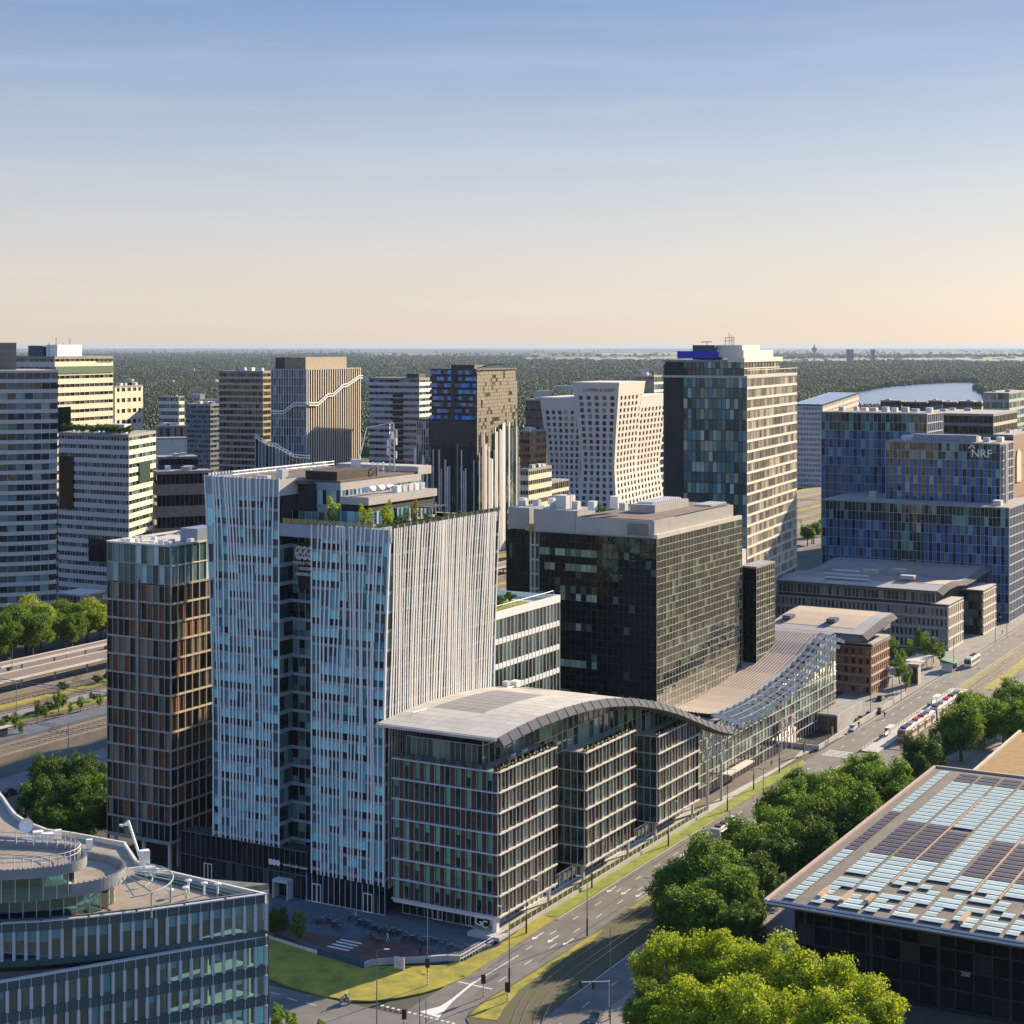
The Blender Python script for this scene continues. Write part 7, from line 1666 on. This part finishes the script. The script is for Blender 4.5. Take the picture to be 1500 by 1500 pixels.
# ================================================================== vehicles
tyre = mat('tyre', (.015, .015, .015), .8); carglass = mat('car_glass', (.015, .02, .024), .08, coat=.5); lightm = mat('headlight', (.7, .7, .65), .2); redl = mat('tail_light', (.35, .01, .01), .3)
def loft(sections, m, name, parent, smooth=False):       # sections: (x, half_width, z0, z1)
    B = MB(); vs = []
    for x, w_, z0, z1 in sections: vs += [(x, -w_, z0), (x, w_, z0), (x, w_*.98, z0+(z1-z0)*.6), (x, w_*.86, z1), (x, -w_*.86, z1), (x, -w_*.98, z0+(z1-z0)*.6)]
    fs = []
    for i in range(len(sections)-1):
        for k in range(6): fs.append((i*6+k, i*6+(k+1) % 6, i*6+6+(k+1) % 6, i*6+6+k))
    n = len(sections); fs += [tuple(range(6))[::-1], tuple(range(n*6-6, n*6))]; B.add(vs, fs); return B.obj(name, m, parent, smooth=smooth)
def wheel(parent, x, y, r=.32, w_=.22):
    o = MB().bar((x, y-w_/2, r), (x, y+w_/2, r), r, 12).obj('wheel', tyre, parent); MB().bar((x, y-w_/2-.01, r), (x, y+w_/2+.01, r), r*.6, 8).obj('rim', alu, o)
def car(P, rz_, colr, label, name='parked_car', z=.02, estate=False, group=None):
    t = thing(name, label, 'car', (P[0], P[1], z), rz_, group); cm = mat('car_paint_'+name+str(colr), colr, .3, metal=.2, coat=.8, var=.04)
    loft([(-2.15, .78, .32, .72), (-2.05, .86, .25, .95), (-1.2, .9, .22, 1.0), (.9, .9, .22, .98), (1.7, .87, .24, .82), (2.15, .74, .32, .62)], cm, 'body', t)
    loft([(-1.9 if estate else -1.55, .72, .93, 1.0), (-1.4 if estate else -.95, .74, .93, 1.42), (.1, .74, .93, 1.45), (1.05, .72, .92, .98)], carglass, 'windows', t)
    MB().box((-.4, 0, 1.455), (1.3 if not estate else 1.8, 1.2, .04)).obj('roof', cm, t)
    for x in (-1.35, 1.35):
        for y in (-.8, .8): wheel(t, x, y)
    for y in (-.6, .6): MB().box((2.1, y, .62), (.12, .3, .14)).obj('headlight', lightm, t); MB().box((-2.12, y, .75), (.1, .28, .16)).obj('tail_light', redl, t)
    return t
aU = math.atan2(U.y, U.x)
car(G(872, 1497), aU+math.pi+.25, (.03, .032, .035), 'dark grey car waiting in the turning lane below the signal arm', 'waiting_car')
car(G(1248, 1070), aU+math.pi, (.5, .52, .55), 'silver car driving past the garage entrance', 'silver_car')
car(G(1261, 1056), aU+math.pi, (.35, .03, .03), 'red hatchback stopped behind the silver car', 'red_car'); car(G(1273, 1050), aU+math.pi, (.3, .26, .18), 'beige car parked at the brick office kerb', 'beige_car', estate=True)
car(G(1289, 1044), aU, (.02, .02, .022), 'black car by the kerb of the brick office', 'black_car'); car(G(1290, 1026), aU, (.03, .025, .025), 'dark car parked behind the railing of the brick office', 'dark_car')
car(G(15, 1163), aU, (.025, .025, .028), 'black car on the back street behind the round office', 'back_street_car')
car(UV(178, 254), aU, (.55, .03, .02), 'red car on the motorway', 'motorway_car', 1.62)
t = thing('red_van', 'red and white delivery van on the motorway', 'van', (*UV(183, 252), 1.62), aU); loft([(-2.6, .9, .35, 2.2), (1.4, .95, .35, 2.25), (2.0, .92, .35, 1.6), (2.7, .85, .35, 1.0)], mat('van_red', (.5, .03, .03), .35, coat=.5), 'body', t); MB().box((1.95, 0, 1.5), (.5, 1.5, .6)).obj('windscreen', carglass, t); MB().box((-.6, 0, 2.28), (3.4, 1.6, .05)).obj('roof', white, t)
for x in (-1.6, 1.7):
    for y in (-.85, .85): wheel(t, x, y)
car(UV(192, 253), aU, (.6, .6, .58), 'white car ahead of the red van on the motorway', 'white_car', 1.62)
# tram of two coupled units
tramw = mat('tram_white', (.62, .58, .54), .4, coat=.4, var=.05); tramr = mat('tram_red', (.45, .02, .035), .4, coat=.4)
def tram(u0, lab):
    P = UV(u0, -19.75); t = thing('tram', lab, 'tram', (P.x, P.y, .2), aU, 'coupled tram units'); Lt = 30
    loft([(0, .95, .5, 2.3), (.5, 1.2, .35, 3.1), (1.2, 1.3, .3, 3.35), (Lt-1.2, 1.3, .3, 3.35), (Lt-.5, 1.2, .35, 3.1), (Lt, .95, .5, 2.3)], tramw, 'body', t)
    for s in (0, 1):
        x = .25 if s == 0 else Lt-.25; MB().box((x, 0, 2.1), (.5, 2.0, 1.3)).obj('windscreen', carglass, t); MB().box((x, 0, .85), (.62, 2.1, .7)).obj('red_nose', tramr, t); MB().box((x+(.3 if s == 0 else -.3), 0, 3.0), (.7, 1.9, .35)).obj('red_cap', tramr, t)
        for y in (-.75, .75): MB().box((x+(-.3 if s == 0 else .3), y, .9), (.1, .3, .2)).obj('headlight', lightm, t)
    for k in range(12):
        for y in (-1.3, 1.3): MB().box((2.6+k*2.25, y, 1.85), (1.85 if k % 3 else 1.3, .06, 1.1)).obj('window', carglass, t)
    for k in range(4):
        for y in (-1.305, 1.305): MB().box((5+k*6.7, y, 1.5), (1.3, .06, 2.1)).obj('door', dmetal, t)
    for k in range(5): MB().box((3.5+k*5.6, 0, 3.55), (3.4, 1.7, .45)).obj('roof_unit', (dmetal, metal, tramr)[k % 3], t)
    MB().box((Lt/2, -1.31, 2.9), (Lt-3, .05, .3)).obj('red_stripe', tramr, t)
    B = MB(); B.bar((14, 0, 3.7), (15.6, 0, 4.6), .05, 4); B.bar((15.6, 0, 4.6), (14.4, 0, 5.4), .05, 4); B.bar((14.4, -.8, 5.4), (14.4, .8, 5.4), .05, 4); B.obj('pantograph', dmetal, t)
    MB().box((Lt/2, 0, .3), (Lt-4, 2.1, .4)).obj('underframe', dmetal, t)
u_t = uv_of(G(1317, 1089))[0]; tram(u_t, 'leading white and red tram unit at the stop'); tram(u_t+31, 'rear white and red tram unit coupled behind the leading one')
# buses
def bus(P, rz_, lab, colr, boxes):
    t = thing('bus', lab, 'bus', (P[0], P[1], .02), rz_); bm = mat('bus_paint_'+str(colr), colr, .35, coat=.5, var=.04)
    loft([(-6, 1.22, .35, 3.0), (5.5, 1.25, .35, 3.05), (6, 1.18, .35, 2.7)], bm, 'body', t); MB().box((5.9, 0, 1.9), (.3, 2.15, 1.3)).obj('windscreen', carglass, t)
    for k in range(6):
        for y in (-1.24, 1.24): MB().box((-4.6+k*1.75, y, 1.9), (1.5, .06, 1.0)).obj('window', carglass, t)
    for k in range(boxes): MB().box((-3.5+k*3, 0, 3.12), (1.9, 1.5, .3)).obj('roof_hatch', dmetal, t)
    for x in (-3.6, 3.6):
        for y in (-1.1, 1.1): wheel(t, x, y, .48, .28)
bus(G(1424, 974), aU+math.pi, 'white city bus with a red front at the far stop', (.6, .58, .54), 2); bus(UV(78, -11.6), aU, 'white bus with dark roof hatches half hidden by the street trees', (.5, .47, .42), 3)
# motorbike with rider: the machine and the person apart
def skin_person(name, joints, edges, radii, m):
    me = bpy.data.meshes.new(name); me.from_pydata(joints, edges, []); o = bpy.data.objects.new(name, me); col.objects.link(o); sk = o.modifiers.new('s', 'SKIN'); 
    for i, r_ in enumerate(radii): me.skin_vertices[0].data[i].radius = (r_, r_)
    me.skin_vertices[0].data[0].use_root = True; ss = o.modifiers.new('d', 'SUBSURF'); ss.levels = 1
    dg = bpy.context.evaluated_depsgraph_get(); dg.update(); out = bpy.data.meshes.new_from_object(o.evaluated_get(dg)); bpy.data.objects.remove(o); out.materials.clear(); out.materials.append(m); return out
skinm = mat('skin', (.4, .25, .18), .6); hairm = mat('hair', (.03, .022, .016), .7)
def walker_mesh(st, m):
    j = [(0, 0, .95), (0, 0, 1.2), (0, 0, 1.42), (0, 0, 1.5), (.19, 0, 1.4), (.25, .05*st, 1.12), (.24, .2*st, .9), (-.19, 0, 1.4), (-.25, -.05*st, 1.12), (-.24, -.2*st, .9), (.1, 0, .9), (.1, -.16*st, .5), (.1, -.3*st, .07), (.1, -.16*st, .03), (-.1, 0, .9), (-.1, .2*st, .5), (-.1, .22*st, .07), (-.1, .36*st, .03)]
    e = [(0, 1), (1, 2), (2, 3), (2, 4), (4, 5), (5, 6), (2, 7), (7, 8), (8, 9), (0, 10), (10, 11), (11, 12), (12, 13), (0, 14), (14, 15), (15, 16), (16, 17)]
    return skin_person('body', j, e, [.15, .16, .15, .06, .08, .055, .045, .08, .055, .045, .1, .07, .05, .05, .1, .07, .05, .05], m)
COATS = [('dark coat', (.02, .022, .03)), ('white shirt', (.6, .58, .55)), ('blue jacket', (.05, .1, .25)), ('grey coat', (.2, .2, .21)), ('red jacket', (.4, .04, .03))]
WM = [walker_mesh(.6+.2*(i % 3), mat('cloth_'+c[0].replace(' ', '_'), c[1], .85)) for i, c in enumerate(COATS)]
headme = MB().sphere((0, .01, 1.64), .115, 10, 8, 1.15).mesh('head', skinm, True); hairme = MB().lathe([(.122, 1.66), (.115, 1.74), (.06, 1.79), (.01, 1.8)], n=10).mesh('hair', hairm, True); noseme = MB().box((0, .12, 1.63), (.03, .04, .05)).mesh('nose', skinm)
def person(P, k, where, z=.1, rz_=None):
    t = thing('person', 'person in a '+COATS[k][0]+' '+where, 'person', (P[0], P[1], z), R.uniform(0, 6.28) if rz_ is None else rz_); link('body', WM[k], parent=t); h = link('head', headme, parent=t); link('hair', hairme, parent=h); link('nose', noseme, parent=h)
for x, y, k, w_ in ((882, 1271, 0, 'walking on the promenade below the arched block'), (1130, 1124, 3, 'walking on the pale promenade near the flags'), (616, 1402, 0, 'standing at the plaza wall'), (475, 1358, 4, 'beside the parked bicycles near the lobby doors'), (481, 1352, 2, 'beside the parked bicycles near the lobby doors'), (503, 1372, 2, 'crossing the plaza zebra'), (521, 1348, 1, 'by the lobby glass of the finned tower'), (568, 1380, 1, 'in the middle of the plaza'), (610, 1382, 2, 'near the street block doors'), (1319, 1105, 1, 'waiting near the front of the tram'), (1258, 1066, 0, 'crossing the road by the silver car'), (1296, 1052, 0, 'on the pavement of the brick office'), (1314, 1022, 1, 'outside the brick office'), (268, 1274, 2, 'under the residential tower'), (1200, 1034, 1, 'on the roof of the garage entrance'), (1468, 930, 3, 'on the far pavement by the grey office')):
    person(G(x, y), k, w_)
mp = G(506, 1470); t = thing('motorcycle', 'motorcycle turning out of the shaded cross street', 'motorcycle', (mp.x, mp.y, .02), 2.9)
for x in (-.7, .75): o = MB().bar((x, -.07, .32), (x, .07, .32), .32, 14).obj('wheel', tyre, t); MB().bar((x, -.08, .32), (x, .08, .32), .18, 8).obj('rim', alu, o)
loft([(-.8, .16, .55, .85), (-.1, .2, .35, .9), (.35, .22, .35, 1.0), (.75, .15, .6, 1.05)], mat('bike_silver', (.4, .4, .42), .35, metal=.4), 'body', t); MB().box((-.3, 0, .88), (.8, .3, .12)).obj('seat', blackm, t); MB().bar((.5, -.38, 1.08), (.5, .38, 1.08), .03, 6).obj('handlebar', dmetal, t)
j = [(-.3, 0, .95), (-.2, 0, 1.25), (-.08, 0, 1.45), (-.04, 0, 1.54), (-.05, .2, 1.42), (.15, .32, 1.2), (.45, .34, 1.1), (-.05, -.2, 1.42), (.15, -.32, 1.2), (.45, -.34, 1.1), (-.25, .14, .93), (.2, .24, .82), (.05, .24, .4), (.2, .24, .34), (-.25, -.14, .93), (.2, -.24, .82), (.05, -.24, .4), (.2, -.24, .34)]
e = [(0, 1), (1, 2), (2, 3), (2, 4), (4, 5), (5, 6), (2, 7), (7, 8), (8, 9), (0, 10), (10, 11), (11, 12), (12, 13), (0, 14), (14, 15), (15, 16), (16, 17)]
t2 = thing('person', 'helmeted rider in dark clothes seated on the motorcycle', 'person', (mp.x, mp.y, .02), 2.9); link('body', skin_person('body', j, e, [.16, .17, .16, .07, .09, .06, .05, .09, .06, .05, .11, .08, .06, .055, .11, .08, .06, .055], MATS['cloth_dark_coat']), parent=t2); MB().sphere((0, 0, 1.68), .15, 10, 8).obj('helmet', white, t2, smooth=True)
# bicycles parked on the plaza
def bike():
    t = thing('bicycle', 'dark bicycle parked in the crowd on the shaded plaza', 'bicycle', (0, 0, .1), 0, 'bicycles parked on the plaza')
    for x in (-.52, .52): MB().lathe([(.33, -.02), (.35, 0), (.33, .02), (.31, 0), (.33, -.02)], n=14).obj('wheel', tyre, t, (x, 0, .35)).rotation_euler = (math.pi/2, 0, 0)
    B = MB()
    for a, c in (((-.52, 0, .35), (-.1, 0, .32)), ((-.1, 0, .32), (.38, 0, .82)), ((-.18, 0, .85), (-.1, 0, .32)), ((-.18, 0, .8), (.38, 0, .8)), ((-.52, 0, .35), (-.18, 0, .8)), ((.38, 0, .95), (.52, 0, .35))): B.bar(a, c, .025, 5)
    B.obj('frame', blackm, t); MB().box((-.2, 0, .92), (.26, .15, .07)).obj('saddle', blackm, t); MB().bar((.34, -.28, 1.02), (.34, .28, 1.02), .02, 5).obj('handlebar', alu, t); return t
proto = bike(); nb_ = 0; g4 = random.Random(21)
spots = []
for x0, y0, x1, y1, n in ((462, 1352, 500, 1362, 16), (512, 1350, 560, 1368, 24), (560, 1366, 625, 1386, 34), (625, 1384, 690, 1398, 16), (536, 1376, 560, 1384, 6)):
    for i in range(n): q = i/max(1, n-1); spots.append((x0+(x1-x0)*q+g4.uniform(-3, 3), y0+(y1-y0)*q+g4.uniform(-4, 4)))
for i, (x, y) in enumerate(spots):
    P = G(x, y); rz_ = aU+g4.uniform(-.35, .35)
    if i == 0: proto.location = (P.x, P.y, .1); proto.rotation_euler = (0, 0, rz_)
    else: copy_tree(proto, (P.x, P.y, .1), rz_)
# tram stop: platform, railing, shelters
t = thing('tram_platform', 'tram platform with glass railing between road and tracks', 'platform', (*UV(205, -14), 0)); b_ = UV(205, -14)
def loc(u, v): q = UV(u, v)-b_; return (q.x, q.y)
MB().prism([loc(166, -13.2), loc(258, -13.2), loc(258, -17.6), loc(166, -17.6)], 0, .32).obj('deck', palepav, t)
for k in range(36): q = loc(167+k*2.5, -13.5); MB().box((q[0], q[1], .85), (2.4, .05, .9), aU).obj('glass_panel', bal, t)
B = MB()
for k in range(37): q = loc(166+k*2.5, -13.5); B.bar((*q, .3), (*q, 1.35), .05, 5)
B.obj('railing', offwhite, t)
for u in (186, 232):
    s = thing('tram_shelter', 'glass tram shelter near the front of the stop' if u == 186 else 'glass tram shelter at the rear of the stop', 'shelter', (*UV(u, -15), .32), aU); MB().box((0, 0, 2.5), (5, 1.6, .14)).obj('roof', offwhite, s); MB().box((0, .75, 1.3), (4.8, .05, 2)).obj('glass_wall', bal, s)
    for x in (-2.3, 2.3): MB().bar((x, .7, 0), (x, .7, 2.45), .06, 6).obj('post', lampm, s)
    MB().box((0, .4, .5), (3, .4, .08)).obj('bench', metal, s)
# kiosk, terrace canopy and hedge walls beside the grey stone office
b = Bld('corner_kiosk', 'tall slim stone kiosk pillar on the pavement by the cafe terrace', G(1345, 1002), 'kiosk'); P = G(1345, 1004); b.prism('pillar', palest, [P, P+U*3, P+U*3+V*3, P+V*3], .1, 6); b.prism('cap', conc, [P-U*.3-V*.3, P+U*3.3-V*.3, P+U*3.3+V*3.3, P-U*.3+V*3.3], 6, 6.5); b.prism('dark_front', dmetal, [P-U*.06+V*.4, P-U*.02+V*.4, P-U*.02+V*2.6, P-U*.06+V*2.6], .4, 5.5); b.done()
P = G(1352, 985); t = thing('terrace_canopy', 'flat pale canopy over the cafe terrace', 'canopy', (P.x, P.y, .1), aU); MB().box((6, 3, 3.2), (14, 6, .3)).obj('roof', palest, t)
for x in (0, 6, 12):
    for y in (.4, 5.6): MB().bar((x, y, 0), (x, y, 3.1), .12, 6).obj('post', offwhite, t)
P = G(1396, 985); t = thing('green_kiosk', 'small kiosk with a green awning beside the bus stop', 'kiosk', (P.x, P.y, .1), aU); MB().box((3, 2, 1.4), (6, 3.5, 2.8)).obj('booth', offwhite, t); B = MB().prism([(-.5, -.6), (6.5, -.6), (6.5, 4), (-.5, 4)], 2.8, [2.9, 2.9, 3.8, 3.8]); B.obj('awning', mat('green_awning', (.03, .16, .08), .7), t); MB().box((3, .22, 1.4), (5, .08, 1.4)).obj('counter_window', carglass, t)
# railway platform canopies
for (v, z, u0, u1, lab) in ((229.5, 6.2, 96, 420, 'brown flat platform canopy beside the motorway'), (243.5, 6.6, 40, 420, 'long pale-edged platform canopy nearest the motorway')):
    P = UV(u0, v); t = thing('platform_canopy', lab, 'canopy', (P.x, P.y, 1.4), aU); MB().box(((u1-u0)/2, 0, z-1.4), (u1-u0, 9 if v < 240 else 5, .3)).obj('roof', mat('canopy_brown', (.2, .145, .11), .9, var=.12), t)
    for s in (-1, 1): MB().box(((u1-u0)/2, s*(4.6 if v < 240 else 2.6), z-1.4), (u1-u0+.1, .5, .6)).obj('fascia', offwhite, t)
    for k in range(int((u1-u0)/14)): MB().bar((3+k*14, 0, .2), (3+k*14, 0, z-1.6), .3, 8).obj('column', offwhite, t)
for u in (62, 118): 
    P = UV(u, 185); t = thing('platform_shelter', 'small glass shelter on the shaded platform '+('behind the residential tower' if u > 100 else 'near the trees'), 'shelter', (P.x, P.y, 2.3), aU); MB().box((0, 0, 2.6), (6, 2, .15)).obj('roof', palefin, t); MB().box((0, .8, 1.3), (5.6, .06, 2.2)).obj('glass_wall', bal, t)
    for x in (-2.8, 2.8): MB().bar((x, -.8, 0), (x, -.8, 2.5), .07, 6).obj('post', lampm, t)
# glass pavilion by the motorway trees
Pp = G(118, 905); b = Bld('glass_pavilion', 'small glass pavilion with a flat pale roof beyond the motorway trees', Pp); zt_ = zat(873, Pp.y)
w1, w2 = run(Pp, V, 86), run(Pp, U, 150); b.prism('core', corem, [Pp+U*.5+V*.5, Pp+V*(w1-.5)+U*.5, Pp+U*(w2-.5)+V*(w1-.5), Pp+U*(w2-.5)+V*.5], 0, zt_-.3); b.face(Pp+V*w1, -V, w1, .1, zt_/2-.1, 2, 6, g_wh, offwhite, mw=.2, th=.25); b.face(Pp, U, w2, .1, zt_/2-.1, 2, 8, g_wh, offwhite, mw=.2, th=.25); roofslab(b, Pp, U, V, w2, w1, zt_-.1, .7, roofpale, .8); b.done()
# far street traffic and a train near the gap
P = UV(640, 222); t = thing('train', 'orange brown train standing on the railway in the gap between the towers', 'train', (P.x, P.y, 1.7), aU); loft([(0, 1.3, .4, 3.0), (2, 1.45, .3, 3.8), (48, 1.45, .3, 3.8), (50, 1.3, .4, 3.0)], mat('train_orange', (.4, .14, .06), .5), 'body', t)
for k in range(14): MB().box((4+k*3.2, -1.46, 2.4), (2.2, .06, .9)).obj('window', carglass, t)

# overhead-line portals across the tracks, and bushes between them
for i, u in enumerate((40, 95, 150, 205, 420, 520, 640, 760)):
    P = UV(u, 172); t = thing('catenary_portal', 'grey overhead-line portal spanning the railway tracks', 'portal', (P.x, P.y, 1.4), aU, 'overhead-line portals over the railway')
    for y in (0, 25, 53): MB().bar((0, y, 0), (0, y, 7.5), .2, 6, .15).obj('post', lampm, t)
    B = MB(); B.bar((0, 0, 7.3), (0, 53, 7.3), .12, 5); B.bar((0, 0, 6.5), (0, 53, 6.5), .08, 5)
    for k in range(18): B.bar((0, k*3, 6.5), (0, k*3+1.5, 7.3), .05, 4)
    B.obj('beam', lampm, t)
for i in range(26): tree('shrub', UV(60+i*7+R.uniform(-3, 3), R.choice((199, 199, 215.3))+R.uniform(-.8, .8)), 'green bush on the verge between the railway tracks', R.uniform(1.4, 2.4), 1.6, 'bushes between the tracks', 'shrub', 'shrub')
print('objects', len(bpy.data.objects))
# ------------------------------------------------------------------ evening haze over the whole plain
hm = bpy.data.materials.new('haze'); hm.use_nodes = True; t = hm.node_tree; t.nodes.remove(t.nodes['Principled BSDF'])
pv = t.nodes.new('ShaderNodeVolumePrincipled'); pv.inputs['Color'].default_value = (.4, .53, .74, 1); pv.inputs['Density'].default_value = .00002; pv.inputs['Anisotropy'].default_value = .2
t.links.new(pv.outputs[0], t.nodes['Material Output'].inputs['Volume'])
B = MB().box((0, 30000-700, 56), (124000, 62000, 115)); o = B.obj('haze', hm, kind='stuff')
